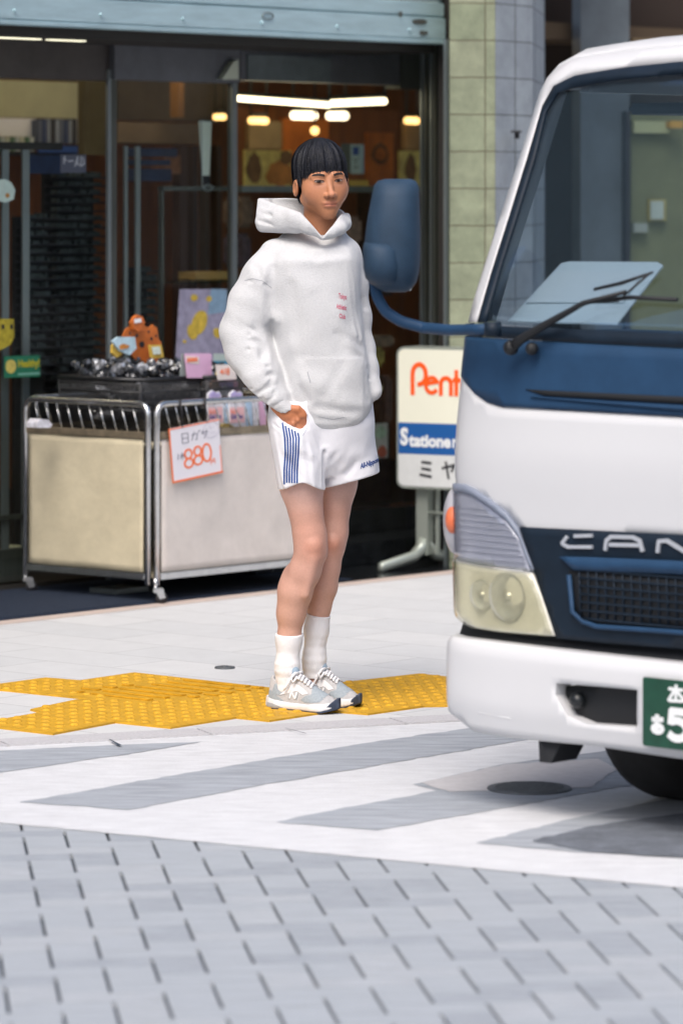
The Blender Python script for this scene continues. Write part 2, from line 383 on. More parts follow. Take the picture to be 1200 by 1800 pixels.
m_bwall = mat('building_wall', (.20, .20, .19), .8, noise=.1, nscale=3)
TG = .80
shop = thing('shop_building', FA, 'shop front with raised metal shutter, dark glass and grey transom behind the person', 'shop')
def sbox(name, lo, hi, m, parent=shop, bev=0, **k):
    bm = B(); box(bm, lo, hi, MF, bev=bev); return obj(name, bm, m, parent, **k)
# shell
sL, sR = -2.6, FS(781, .25)
sW = FS(745, TG)
bm = B()
box(bm, (sL-.2, TG, 2.36), (sR, TG+.15, 7.5), MF); box(bm, (sL-4, .32, 2.62), (sL-.2, .9, 7.5), MF); box(bm, (sL-.2, .30, 2.60), (sR+1.2, TG, 7.5), MF); box(bm, (sL-4, .32, 0), (sL-.2, .9, 2.6), MF)
obj('wall', bm, m_bwall, shop)
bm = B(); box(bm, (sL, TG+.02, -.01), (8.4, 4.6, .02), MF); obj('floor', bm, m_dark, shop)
bm = B(); box(bm, (sL, TG+.05, 2.32), (8.4, 4.6, 2.40), MF); obj('ceiling', bm, mat('ceiling_brown', (.10, .065, .035), .8), shop)
bm = B(); box(bm, (sL-.1, 4.6, 0), (8.5, 4.7, 2.4), MF); box(bm, (sL-.1, TG, 0), (sL, 4.6, 2.4), MF); box(bm, (8.4, TG, 0), (8.5, 4.6, 2.4), MF)
obj('back_wall', bm, m_wood, shop)
# floor mat in the entrance recess
m_mat = mat('blue_ribbed_mat', (.012, .022, .045), .9, noise=.4, nscale=80)
bm = B(); box(bm, (-2.2, .01, -.01), (FS(500, 0)-.02, TG-.02, .006), MF)
for i in range(120):
    s = -.6+i*.022
    box(bm, (s, .02, .006), (s+.011, TG-.03, .011), MF)
obj('entrance_mat', bm, m_mat, kind=None, label='dark blue ribbed mat on the ground under the shop trolley', cat='door mat')
# marble plinth right of the entrance
s0 = FS(480, 0)
bm = B(); box(bm, (s0, .003, -.01), (6, TG-.02, .004), MF); box(bm, (s0+.35, .42, .004), (6, TG-.02, .10), MF, bev=.004); box(bm, (FS(405, TG), TG-.06, .10), (6, TG+.1, .20), MF, bev=.004)
obj('plinth', bm, m_marb, shop)
# roller shutter (half raised) hanging over the front, real horizontal slats
def shutter():
    bm = B(); tS = .27
    zb = 2.235
    prof = []
    def add(z0, z1, o0, o1=None): prof.append((z0, z1, o0, o1 if o1 is not None else o0))
    box(bm, (sL, tS-.030, zb+.018), (sR, tS+.03, zb+.115), MF, bev=.006)       # bottom bar, two ribs
    box(bm, (sL, tS-.034, zb), (sR, tS+.034, zb+.020), MF, bev=.005)
    box(bm, (sL, tS-.022, zb+.118), (sR, tS+.02, zb+.180), MF, bev=.006)
    z = zb+.186
    while z < 2.62:
        box(bm, (sL, tS-.016, z), (sR, tS+.015, z+.066), MF, bev=.009); z += .071
    for i in range(20):
        s = FS(15, tS)+i*.47
        if s > sR-.1: break
        bmesh.ops.create_cone(bm, cap_ends=True, segments=10, radius1=.008, radius2=.006, depth=.01, matrix=MF @ Matrix.Translation((s, tS-.036, zb+.055)) @ Matrix.Rotation(math.pi/2, 4, 'X'))
    return bm
shut_o = obj('shutter', shutter(), m_shut, shop)
s_, z_ = FZ(471, 27, .235); bm = B(); tube(bm, [fpt(s_+.034*math.cos(a), .236, z_+.013*math.sin(a)) for a in [k*math.pi/10 for k in range(20)]], .003, 6, closed=True); obj('handle', bm, m_alu, shut_o)
m_rs = mat('rust_stain', (.06, .06, .05), .8, noise=.4, nscale=60)
for px_, py_, rx_, rz_ in ((736, 37, .055, .013), (744, 57, .032, .010), (704, 24, .012, .012)):
    bm = B(); s_, z_ = FZ(px_, py_, .235); prism(bm, [(s_+rx_*math.cos(k*.52)*random.uniform(.75, 1.15), z_+rz_*math.sin(k*.52)*random.uniform(.75, 1.15)) for k in range(12)], MF, -.0012, .2362); obj('rust_patch', bm, m_rs, shut_o)
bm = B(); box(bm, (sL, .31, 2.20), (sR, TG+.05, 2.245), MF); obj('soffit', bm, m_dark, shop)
m_strip = mat('lit_sign_strip', (.8, .8, .6), .5, emit=(1, .95, .7), estr=.9)
for a, b in ((-30, 64), (80, 142)):
    s0_, z0_ = FZ(a, 38, .5); s1_, z1_ = FZ(b, 42, .5); sbox('soffit_lamp', (s0_, .47, 2.195), (s1_, .50, 2.245), m_strip)
# transom box above doors and windows
def transom(name, pa, pb, t, zb, zt, m):
    return sbox(name, (FS(pa, t), t-.03, zb), (FS(pb, t), t+.06, zt), m, bev=.003)
z1 = FZ(200, 138, TG)[1]
transom('transom', -700, 191, TG-.02, z1-.01, 2.30, mat('transom_shaded', (.085, .078, .075), .35, metal=.3, noise=.2, nscale=6))  # left stretch is a darker copy, its shade put into the colour
transom('transom', 192, 413, TG-.05, z1-.005, 2.30, m_trans)
transom('transom', 414, 694, TG-.03, 2.075, 2.30, m_trans)
transom('transom', 695, 745, TG-.01, 2.06, 2.30, m_alud)
s_, z_ = FZ(402, 120, TG-.08)
bm = B(); a = FZ(384, 139, TG-.09); b = FZ(413, 139, TG-.09); c = FZ(413, 104, TG-.09)
prism(bm, [(a[0], a[1]), (b[0], b[1]), (b[0], c[1]), (b[0]-.03, c[1]-.01)], MF, .03, TG-.11); obj('pale_trapezoid', bm, mat('pale_corner', (.45, .5, .42), .5), shop)  # small pale trapezoid at the transom corner
sbox('transom_ledge', (FS(200, TG), TG-.10, 2.265), (FS(412, TG), TG-.04, 2.29), m_alu)
sbox('transom_ledge', (FS(414, TG), TG-.07, 2.075), (FS(560, TG), TG-.055, 2.185), mat('faded_panel', (.13, .16, .17), .4, metal=.2, noise=.2, nscale=9))
# right jamb: several thin vertical metal fins
for a, b, t, m in ((741, 748, TG-.05, m_alu), (749, 757, TG-.12, m_alud), (758, 764, TG-.25, m_alu), (765, 771, TG-.35, m_alud), (783, 789, .12, m_alu)):
    s0_, s1_ = FS(a, t), FS(b, t); sbox('jamb', (s0_, t, 0.0), (s1_, t+.012, 2.25), m)
sbox('jamb', (FS(770, .3), .24, 0), (FS(787, .3), .30, 2.6), m_dark)
# glass panes
for a, b in ((-700, -2), (2, 188), (206, 403), (418, 741)):
    sbox('window_pane', (FS(a, TG), TG+.008, .06 if a > 0 else .02), (FS(b, TG), TG+.016, 2.12), m_glass)
# mullions and door stiles
for a, b, t, m in ((190, 196, TG-.06, m_alu), (197, 205, TG-.04, m_alud), (404, 408, TG-.05, m_alud), (409, 417, TG-.07, m_alu)):
    sbox('mullion', (FS(a, t), t, .0), (FS(b, t), t+.014, 2.10), m)
for a, b, t in ((4, 16, TG+.06), (40, 52, TG+.05), (219, 225, TG+.10), (239, 247, TG+.08)):
    sbox('door_stile', (FS(a, t), t, .03), (FS(b, t), t+.010, FZ(a, 262 if a < 100 else 256, t)[1]), m_alu)
sbox('door_rail', (FS(-300, TG+.05), TG+.05, .03), (FS(52, TG+.05), TG+.1, .16), m_alud)
s0_, z0_ = FZ(4, 262, TG+.05); sbox('door_rail', (FS(-300, TG+.05), TG+.05, z0_), (FS(110, TG+.05), TG+.09, z0_+.03), m_dark)
for n, (z0_, z1_) in enumerate(((.28, .30),)):
    sbox('door_rail', (FS(-300, TG+.04), TG+.04, z0_), (FS(44, TG+.04), TG+.06, z1_), m_alud)
# glass shelf rail across the window
s0_, z0_ = FZ(280, 330, TG+.05); sbox('shelf_rail', (s0_, TG+.03, z0_-.012), (FS(403, TG+.05), TG+.06, z0_+.008), m_alud)
s0_, z0_ = FZ(420, 331, TG+.05); sbox('shelf_rail', (s0_, TG+.03, z0_-.015), (FS(742, TG+.05), TG+.06, z0_+.012), m_alu)
for px, a, b in ((283, 335, 700), (409, 335, 700)):
    t = TG+.05; s0_, z0_ = FZ(px, a, t); z1_ = FZ(px, b, t)[1]; sbox('shelf_post', (s0_-.008, t-.01, .2), (s0_+.008, t+.01, z0_), m_alud)
s0_, z0_ = FZ(285, 494, TG+.15); sbox('glass_shelf', (s0_, TG+.05, z0_-.008), (FS(742, TG+.15), TG+.4, z0_), glassmat('shelf_glass', (.6, .75, .7), .05))

def item(name, px0, py0, px1, py1, t, dep, m, label, cat, bev=.002, group=None):
    s0_, zt = FZ(px0, py0, t); s1_, _ = FZ(px1, py0, t); zb = FZ((px0+px1)/2, py1, t)[1]; zt = FZ((px0+px1)/2, py0, t)[1]
    bm = B(); box(bm, (s0_, t, zb), (s1_, t+dep, zt), MF, bev=min(bev, (s1_-s0_)/5, dep/4, (zt-zb)/5))
    return rebase(obj(name, bm, m, label=label, cat=cat, group=group)), (s0_, s1_, zb, zt)
def thing_f(name, s, t, z, label, cat, group=None): return thing(name, fpt(s, t, z), label, cat, group)

# interior fluorescent and warm lamps
def lampbar(pa, ya, pb, yb, t, m, label, hgt=.027):
    a = FZ(pa, ya, t); b = FZ(pb, yb, t)
    e = thing_f('ceiling_light', (a[0]+b[0])/2, t, a[1], label, 'light')
    z = (a[1]+b[1])/2
    bm = B(); P = fpt(a[0], t, a[1]); Q_ = fpt(b[0], t, b[1]); tube(bm, [P, Q_], hgt/2, 10); obj('tube_lamp', bm, m, e)
    bm = B(); d = Vector((0, 0, hgt*.8)); tube(bm, [P+d, Q_+d], hgt*.35, 6); tube(bm, [P+d, P+Vector((0, 0, 2.33-P.z))], .006, 6); tube(bm, [Q_+d, Q_+Vector((0, 0, 2.33-Q_.z))], .006, 6); obj('lamp_housing', bm, m_alud, e)
lampbar(416, 172, 578, 184, 1.1, m_tubev, 'long warm white tube light in the shop window, left of the pair')
lampbar(579, 181, 676, 177, 1.6, m_tubev, 'shorter warm white tube light in the shop window, right of the pair', .032)
lampbar(515, 202, 553, 203, 2.6, m_tubev, 'small glowing bar lamp deep in the shop above the head, left one', .042)
lampbar(578, 203, 607, 203, 2.6, m_tubev, 'small glowing bar lamp deep in the shop above the head, right one', .042)
lampbar(440, 211, 468, 212, 2.9, m_lamp, 'dim orange lamp far back at the left of the lit window', .035)
lampbar(714, 211, 733, 212, 2.9, m_lamp, 'dim orange lamp far back at the right edge of the lit window', .035)
lampbar(378, 205, 394, 205, 3.2, m_lamp, 'dull red orange lamp seen through the middle window near the mullion', .03)
s0_, z0_ = FZ(553, 229, 2.4); e = thing_f('ceiling_light', s0_, 2.4, z0_, 'round glowing bulb hanging just above the black hair', 'light')
bm = B(); bmesh.ops.create_uvsphere(bm, u_segments=16, v_segments=10, radius=.021, matrix=Matrix.Translation(fpt(s0_, 2.4, z0_))); obj('bulb', bm, m_lamp, e, smooth=True)
bm = B(); tube(bm, [fpt(s0_, 2.4, z0_+.02), fpt(s0_, 2.4, 2.33)], .005, 6); obj('cord', bm, m_ink, e)
# unseen tubes added under the ceiling to brighten the shop interior
for s_, t_ in ((.3, 1.6), (1.0, 2.3), (1.6, 1.5), (2.6, 2.2), (4.6, 2.6)):
    bm = B(); tube(bm, [fpt(s_, t_, 2.29), fpt(s_+.9, t_, 2.29)], .02, 10); obj('fill_tube', bm, m_filltube, shop)
# partitions and panels inside
item('partition_board', 415, 190, 700, 330, 3.4, .05, m_wood, 'dark brown wooden partition behind the lit window', 'partition')
item('partition_board', 497, 208, 578, 300, 3.2, .03, m_orange, 'glowing orange panel directly behind the hanging bulb', 'panel')
item('partition_board', 438, 212, 496, 262, 3.1, .03, mat('olive_panel', (.34, .25, .12), .7, noise=.3, nscale=4), 'olive brown board above the yellow picture in the window', 'panel')
item('partition_board', 712, 212, 741, 262, 3.0, .03, mat('tan_panel', (.40, .28, .13), .7, noise=.3, nscale=4), 'tan board at the right edge of the lit window', 'panel')
def picture(px0, py0, px1, py1, t, base, blobs, label, cat='picture', frame_m=None):
    s0_, zt = FZ(px0, py0, t); s1_, _ = FZ(px1, py0, t); zb = FZ((px0+px1)/2, py1, t)[1]
    e = thing_f('picture', (s0_+s1_)/2, t, zb, label, cat)
    bm = B(); box(bm, (s0_, t, zb), (s1_, t+.012, zt), MF, bev=.002); obj('board', bm, base, e)
    for i, (u, v, rx, rz, m) in enumerate(blobs):
        bm = B(); w, h = s1_-s0_, zt-zb; n = 16
        prism(bm, [(s0_+w*u+w*rx*math.cos(2*math.pi*k/n)*(1+.15*math.sin(k*5+i)), zb+h*v+h*rz*math.sin(2*math.pi*k/n)*(1+.12*math.cos(k*3+i))) for k in range(n)], MF, -.002-.0004*i, t); obj('print', bm, m, e)
    return e
m_mapy = mat('map_yellow', (.85, .58, .16), .7, noise=.5, nscale=9)
m_mapb = mat('map_brown', (.20, .10, .03), .7, noise=.4, nscale=14)
m_mapo = mat('map_orange', (.50, .20, .04), .7, noise=.4, nscale=12)
picture(430, 263, 512, 327, 1.9, m_mapy, [(.2, .5, .16, .42, m_mapb), (.75, .35, .3, .36, m_mapo), (.88, .8, .14, .2, m_mapb)], 'yellow and brown picture in the lit window left of the head')
picture(702, 264, 741, 327, 1.9, m_mapy, [(.5, .5, .25, .4, m_mapb)], 'yellow and brown picture above the truck mirror')
picture(644, 232, 692, 326, 2.3, m_orange, [(.5, .6, .3, .2, m_mapb), (.5, .6, .2, .12, m_orange)], 'tall orange picture with a dark curl, right of the white box')
# white box with blue label and little drawn face
s0_, z0_ = FZ(616, 253, 1.3); s1_, _ = FZ(635, 253, 1.3); zb = FZ(625, 305, 1.3)[1]
e = thing_f('packaging_box', (s0_+s1_)/2, 1.3, zb, 'pale blue upright box with blue label beside the head', 'box')
bm = B(); Mb = frame(fpt(s0_, 1.3, 0), (.995, -.1, 0), (.1, .995, 0)); bw_ = (fpt(s1_, 1.3, 0)-fpt(s0_, 1.3, 0)).length*.66
box(bm, (0, 0, zb), (bw_, .12, z0_), Mb, bev=.001); obj('carton', bm, mat('pale_carton', (.42, .60, .64), .6), e)
bm = B(); box(bm, (-.045, .01, zb+.004), (-.002, .11, z0_+.004), Mb); obj('carton_side', bm, mat('carton_side', (.10, .13, .13), .6), e)
bm = B(); box(bm, (bw_*.2, -.002, z0_-.05), (bw_*.75, 0, z0_-.012), Mb); obj('label', bm, m_blue, e)
bm = B(); c = bw_*.5; strokes(bm, [arc(c, zb+.038, .009, .010, 200, 340, 6), [(c, zb+.062), (c-.002, zb+.045)], [(c-.012, zb+.07), (c-.004, zb+.062)], [(c+.012, zb+.072), (c+.005, zb+.064)]], .0035, Mb, 0, .002); obj('print', bm, m_ink, e)
item('packaging_box', 600, 316, 648, 328, 1.2, .05, m_yelw, 'flat yellow box on the window rail right of the face', 'box')
item('gift_box', 343, 477, 402, 491, TG+.15, .10, mat('kraft_wood', (.40, .24, .07), .6, noise=.3, nscale=25, stretch=(.5, 1, 6)), 'small wooden box on the glass shelf left of the sleeve', 'box')
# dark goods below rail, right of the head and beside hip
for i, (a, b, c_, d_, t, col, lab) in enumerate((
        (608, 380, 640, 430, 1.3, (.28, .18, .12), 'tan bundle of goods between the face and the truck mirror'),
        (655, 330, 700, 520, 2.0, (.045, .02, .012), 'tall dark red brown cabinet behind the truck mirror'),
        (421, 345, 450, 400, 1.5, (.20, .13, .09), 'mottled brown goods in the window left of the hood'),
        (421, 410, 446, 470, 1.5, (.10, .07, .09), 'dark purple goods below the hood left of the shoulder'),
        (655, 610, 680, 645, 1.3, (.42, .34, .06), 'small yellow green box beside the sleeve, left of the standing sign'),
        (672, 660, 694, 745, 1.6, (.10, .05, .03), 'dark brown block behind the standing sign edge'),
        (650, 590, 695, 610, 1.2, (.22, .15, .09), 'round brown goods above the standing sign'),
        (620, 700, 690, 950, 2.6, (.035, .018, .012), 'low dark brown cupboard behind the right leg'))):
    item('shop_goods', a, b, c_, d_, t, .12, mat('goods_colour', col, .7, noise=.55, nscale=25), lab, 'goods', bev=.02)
sbox('pale_tab', (FS(676, TG-.1), TG-.02, FZ(680, 685, TG)[1]), (FS(696, TG-.1), TG, FZ(680, 677, TG)[1]), mat('cream_tab', (.6, .6, .4), .6))
# cards in the lower right window
picture(655, 745, 682, 806, TG+.06, mat('grey_card', (.35, .36, .36), .7, noise=.2, nscale=20), [(.6, .2, .3, .17, mat('red_brown_print', (.32, .08, .05), .7)), (.5, .75, .35, .18, mat('green_print', (.25, .35, .28), .7, noise=.5, nscale=40))], 'small hanging cards in the window right of the shorts', 'card')
# left window: wall, shelf of folders
item('partition_board', -60, 141, 148, 206, 3.0, .05, m_cream, 'cream wall panel above the shelf of folders at upper left', 'panel')
item('partition_board', 150, 141, 189, 272, 2.2, .05, mat('khaki_board', (.17, .14, .07), .7, noise=.2, nscale=5), 'khaki board between folders and mullion at upper left', 'panel')
item('shelf', -60, 266, 150, 272, 2.5, .25, m_ink, 'black shelf holding the row of folders at upper left', 'shelf')
item('shelf', -60, 253, 150, 258, 2.5, .15, m_ink, 'upper black shelf lip behind the folders', 'shelf')
item('folder_stack', -40, 207, 65, 239, 2.55, .05, mat('white_folders', (.85, .85, .92), .6), 'white block of papers at the left of the folder shelf', 'papers')
x = -40; k = 0
cols = [(.12, .14, .20), (.05, .07, .16), (.25, .28, .34), (.04, .04, .05), (.30, .34, .42)]
while x < 62:
    item('folder', x, 240, x+7, 265, 2.5, .06, mat('folder_colour', ((.6, .62, .5), (.1, .2, .12), (.55, .6, .6))[k % 3], .6), 'thin upright folder in the short row under the white papers', 'folder', group='short folders under the white papers'); x += 8.5; k += 1
x = 68; k = 0
while x < 136:
    item('folder', x, 208+random.random()*3, x+6.5, 252, 2.5, .06, mat('folder_colour', cols[k % 5], .6), 'dark upright folder in the row at the right of the white papers', 'folder', group='dark folders at upper left'); x += 7.6; k += 1
item('folder', 138, 208, 146, 252, 2.5, .06, m_paper, 'white upright folder at the right end of the folder row', 'folder')
item('price_strip', 68, 256, 150, 268, 2.48, .01, m_blue, 'blue strip along the front of the folder shelf', 'label')
m_blk = mat('dark_blue_card', (.02, .04, .11), .6, noise=.3, nscale=10)
# dark rack with small goods, left window and middle window
def rack(px0, px1, y0, y1, t, label, step=16, lo=.02, hi=.2, cut=1.0):
    s0_, s1_ = FS(px0, t), FS(px1, t); zt = FZ(px0, y0, t)[1]; zb = FZ(px0, y1, t)[1]
    e = thing_f('display_rack', (s0_+s1_)/2, t, 0, label, 'rack')
    bm = B(); box(bm, (s0_, t+.08, 0), (s1_, t+.1, zt), MF); obj('back_panel', bm, m_dark, e)
    bm = B(); z = zb; bg = B()
    while z < zt:
        box(bm, (s0_, t, z), (s1_, t+.08, z+.006), MF); s = s0_+.01
        while s < s0_+(s1_-s0_)*cut:
            w = random.uniform(.008, .014)
            if random.random() < .8: box(bg, (s, t+.01, z+.006), (s+w, t+.05, z+.006+random.uniform(.012, .022)), MF)
            s += w+.006
        z += .036
    obj('shelf', bm, m_ink, e); obj('goods', bg, mat('rack_goods', (.055, .07, .07), .5, noise=.8, nscale=12), e, kind='stuff')
rack(50, 100, 380, 660, 1.15, 'dark display rack with rows of small goods behind the left door', cut=.75)
rack(101, 188, 300, 700, 1.35, 'dark tall rack filling the left window beside the mullion', cut=.9)
rack(248, 282, 470, 640, 1.25, 'dark rack with small goods between the door stile and the shelf post', cut=.9)
item('partition_board', 50, 272, 110, 305, 1.3, .02, m_blk, 'dark blue header board of the rack in the left window', 'panel')
e = thing_f('shop_sticker', *[v for v in (FS(128, TG), TG, FZ(128, 300, TG)[1])], 'grey sticker with black handwriting on the left window', 'sticker')
s0_, z0_ = FZ(108, 303, TG-.002); s1_ = FS(152, TG); z1_ = FZ(108, 271, TG)[1]
bm = B(); box(bm, (s0_, TG+.002, z0_), (s1_, TG+.005, z1_), MF); obj('film', bm, mat('grey_film', (.06, .07, .10), .5), e)
bm = B(); c = (z0_+z1_)/2; w = s1_-s0_
strokes(bm, [[(s0_+w*.1, c+.02), (s0_+w*.2, c+.015)], [(s0_+w*.15, c+.03), (s0_+w*.12, c)], [(s0_+w*.28, c+.01), (s0_+w*.48, c+.012)], [(s0_+w*.55, c-.01), (s0_+w*.66, c+.03), (s0_+w*.64, c), (s0_+w*.72, c-.005)], [(s0_+w*.8, c+.03), (s0_+w*.78, c-.01), (s0_+w*.92, c), (s0_+w*.88, c+.025)]], .006, MF, TG+.002, .002); obj('print', bm, mat('pale_ink', (.35, .37, .4), .6), e)
# middle window contents: beige beam, brown ceiling slope, blue goods
item('partition_board', 206, 215, 352, 252, 2.4, .2, mat('beige_beam', (.19, .14, .09), .7, noise=.15, nscale=6), 'brown beam across the top of the middle window', 'beam')
item('partition_board', 206, 141, 400, 212, 3.6, .05, mat('grey_brown_wall', (.14, .115, .085), .7, noise=.25, nscale=4), 'grey brown wall high in the middle window', 'wall panel')
item('partition_board', 312, 141, 324, 206, 2.3, .05, mat('copper_pole', (.30, .15, .05), .5), 'copper coloured upright at the top of the middle window', 'pole')
for i, (a, b, c_, d_) in enumerate(((248, 260, 312, 275), (248, 280, 300, 290), (247, 296, 302, 318))):
    item('shop_goods', a, b, c_, d_, 1.6, .1, m_blk, ('top', 'middle', 'lowest')[i]+' dark blue pack in the middle window', 'pack')
item('shop_goods', 288, 272, 318, 305, 1.8, .08, mat('rust_goods', (.22, .10, .05), .6, noise=.4, nscale=20), 'rust coloured packet beside the blue packs', 'packet')
for i, (a, b) in enumerate(((316, 330), (340, 348), (362, 369), (382, 390))):
    item('curtain_pole', a, 255, b, 640, 1.9+.2*i, .05, mat('brown_post', ((.075, .04, .03), (.05, .03, .022), (.07, .05, .035), (.06, .035, .025))[i], .6), ('leftmost', 'second', 'third', 'rightmost')[i]+' dark brown upright post in the middle window', 'post')
# hanging white pennant-like thermometer sign with ring
s0_, zt = FZ(350, 213, TG+.03); s1_ = FS(372, TG+.03); zb = FZ(360, 308, TG+.03)[1]; t = TG+.03
e = thing_f('hanging_ornament', (s0_+s1_)/2, t, zb, 'white tapering paper ornament hanging in the middle window', 'ornament')
bm = B(); prism(bm, [(s0_, zt), (s1_, zt), (s1_-.014, zb), (s0_+.020, zb)], MF, .004, t); obj('paper_strip', bm, mat('pale_strip', (.55, .62, .55), .6, noise=.12, nscale=12), e)
bm = B(); tube(bm, [fpt(s0_+.012, t, zt+.005), fpt(s0_+.018, t, zb-.05), fpt(s0_+.03, t, zb-.055)], .003, 6); tube(bm, [fpt(s0_, t, zt+.003), fpt(s1_+.03, t, zt+.003)], .003, 6)
tube(bm, [fpt(s0_+.055+.026*math.cos(a), t, zb-.052+.012*math.sin(a)) for a in [k*math.pi/8 for k in range(16)]], .005, 6, closed=True); obj('wire_ring', bm, m_alu, e)
bm = B(); box(bm, (s0_+.025, t, zb-.035), (s1_-.012, t+.01, zb), MF); obj('tip', bm, m_ink, e)
# lilac poster with yellow shapes, leaning outside glass
m_lil = mat('lilac_poster', (.33, .31, .42), .7, noise=.25, nscale=25)
m_py = mat('yellow_print', (.62, .44, .06), .7, noise=.3, nscale=40)
s0_, zt = FZ(320, 508, TG-.05); s1_ = FS(402, TG-.05); t = TG-.04; zb = FZ(312, 650, t)[1]
e = thing_f('poster', (s0_+s1_)/2, t, zb, 'lilac poster with yellow cartoon shapes behind the goods baskets', 'poster')
bm = B(); prism(bm, [(s0_, zt), (s1_, zt-.005), (s1_+.01, zb), (s0_-.03, zb)], MF, .006, t); obj('sheet', bm, m_lil, e)
bm = B(); prism(bm, [(s1_-.10, zt-.002), (s1_-.002, zt-.006), (s1_-.002, zt-.10), (s1_-.12, zt-.11)], MF, -.001, t); obj('print', bm, mat('pale_blue_print', (.24, .37, .50), .7, noise=.2, nscale=30), e)
for (x, y, rx, rz, rot) in ((350, 567, 13, 22, -.3), (338, 583, 9, 14, .2), (341, 523, 6, 6, 0), (367, 525, 5, 5, 0), (381, 585, 6, 9, .2), (324, 600, 3, 3, 0)):
    cs, cz = FZ(x, y, t); k_ = cs-FS(x-1, t); kz = .0024; bm = B()
    prism(bm, [(cs+k_*(rx*math.cos(a)*math.cos(rot)-rz*math.sin(a)*math.sin(rot)), cz+kz*(rx*math.cos(a)*math.sin(rot)+rz*math.sin(a)*math.cos(rot))) for a in [q*math.pi/9 for q in range(18)]], MF, -.0016-random.random()*.001, t)
    obj('print', bm, m_py, e)
# stickers on the door glass at the left edge
def sticker(pts, m, label, t=TG-.01, th=.003):
    q = [FZ(*p, t) for p in pts]; e = thing_f('door_sticker', q[0][0], t, min(p[1] for p in q), label, 'sticker')
    bm = B(); prism(bm, q, MF, th, t); obj('film', bm, m, e); return e, q
e, q = sticker([(-30, 318), (8, 314), (20, 320), (27, 334), (24, 350), (10, 356), (-5, 352), (-30, 352)], mat('mint_film', (.45, .58, .52), .6, noise=.1, nscale=30), 'pale mint round sticker on the door glass at the far left')
cs, cz = FZ(13, 343, TG-.01); bm = B(); prism(bm, [(cs+.012*math.cos(a), cz+.010*math.sin(a)) for a in [k*.7 for k in range(9)]], MF, -.001, TG-.01); obj('print', bm, mat('orange_brown', (.4, .2, .05), .6), e)
e, q = sticker([(-30, 560), (24, 560), (25, 592), (18, 606), (0, 616), (-25, 610)], mat('mustard_film', (.42, .34, .03), .6, noise=.35, nscale=45), 'mustard yellow shield shaped sticker on the door glass at the far left')
for x in (5, 20):
    cs, cz = FZ(x, 574, TG-.01); bm = B(); box(bm, (cs-.007, TG-.0125, cz-.009), (cs+.007, TG-.0105, cz+.009), MF); obj('print', bm, m_ink, e)
e, q = sticker([(8, 626), (70, 624), (70, 662), (8, 664)], mat('green_film', (.02, .17, .09), .6, noise=.15, nscale=40), 'green rectangular sticker with a yellow fruit and yellow word on the left door')
cs, cz = FZ(19, 644, TG-.01); bm = B(); prism(bm, [(cs+.030*math.cos(a), cz+.028*math.sin(a)) for a in [k*.45 for k in range(14)]], MF, -.001, TG-.01); obj('print', bm, mat('lemon_print', (.6, .5, .12), .6, noise=.3, nscale=60), e)
s0_, z0_ = FZ(32, 648, TG-.01); s1_ = FS(66, TG)
text_on('lettering', 'Healthy!', frame(fpt(0, TG-.0105, 0), U, V_), s0_, z0_+.006, .042, mat('yellow_ink', (.55, .48, .02), .6), e, bold=.02, width=(s1_-s0_))
bm = B(); strokes(bm, [[(s0_, z0_-.022), (s1_, z0_-.022)]], .008, MF, TG-.0105, .001); obj('print', bm, mat('mint_ink', (.2, .45, .35), .6), e)
# brown box and pale item low behind door
item('storage_bin', 32, 960, 46, 985, TG+.15, .1, m_cream, 'small cream bin low behind the left door glass', 'bin')

# ---------------- stone pillar and right-hand frontage ----------------
dP = 16.95
a0 = W(790, 345, dP); a1 = W(870, 345, dP+.02); a2 = W(935, 345, dP+.30)
m_st1 = brickmat('pillar_stone', (.205, .235, .155), (.25, .27, .185), (.09, .075, .045), 1.0, bw=.157, rh=.158, ms=.0028, off=0, noise=.34, distort=.008, bump=.6, vert=True, loc=(.012, .03, 0))
m_st2 = brickmat('pillar_stone_grey', (.27, .30, .33), (.30, .335, .36), (.10, .11, .11), 1.0, bw=.10, rh=.158, ms=.0028, off=0, noise=.22, distort=.007, bump=.6, vert=True, loc=(.05, .03, 0))
pil = thing('stone_pillar', Vector((a0.x, a0.y, 0)), 'stained pale stone block pillar between the shop window and the truck cab', 'pillar')
bm = B()
def vprism(bm, pts, z0, z1):
    a = [bm.verts.new((p[0], p[1], z0)) for p in pts]; b = [bm.verts.new((p[0], p[1], z1)) for p in pts]; n = len(pts)
    bm.faces.new(a[::-1]); bm.faces.new(b)
    for i in range(n): bm.faces.new((a[i], a[(i+1) % n], b[(i+1) % n], b[i]))
back = Vector((.1, .9, 0))
vprism(bm, [a0, a1, a1+back, a0+back], 0, 5); obj('stone_face', bm, m_st1, pil)
bm = B(); vprism(bm, [a1+Vector((.0005, -.004, 0)), a2, a2+back, a1+back+Vector((.0005, 0, 0))], 0, 5); obj('stone_face', bm, m_st2, pil)
# frontage to the right, seen above and through the truck cab
rf = thing('shop_building', Vector((a2.x+.3, a2.y+.4, 0)), 'dark shop front right of the stone pillar, seen through the truck windscreen', 'shop')
Mr = frame(a2+Vector((.02, .35, 0))*1.0+Vector((0, 0, -a2.z)), (.94, .34, 0), (-.34, .94, 0))
def rpx(px, t):
    k = (px-CX)/FPX; o = Mr @ Vector((0, t, 0)); x = Vector((Mr[0][0], Mr[1][0]))
    return (k*o.y-o.x)/(x.x-k*x.y)
def rpz(px, py, t):
    s = rpx(px, t); d = (Mr @ Vector((s, t, 0))).y; return s, CAMH-(py-HY)/FPX*d
def rbox(name, px0, py0, px1, py1, t, dep, m, parent=rf, **k):
    s0_, s1_ = rpx(px0, t), rpx(px1, t); bm = B(); z0_ = rpz(px0, py1, t)[1] if py1 is not None else 0; z1_ = rpz(px0, py0, t)[1] if py0 is not None else 4.5
    box(bm, (s0_, t, z0_), (s1_, t+dep, z1_), Mr); return obj(name, bm, m, parent, **k)
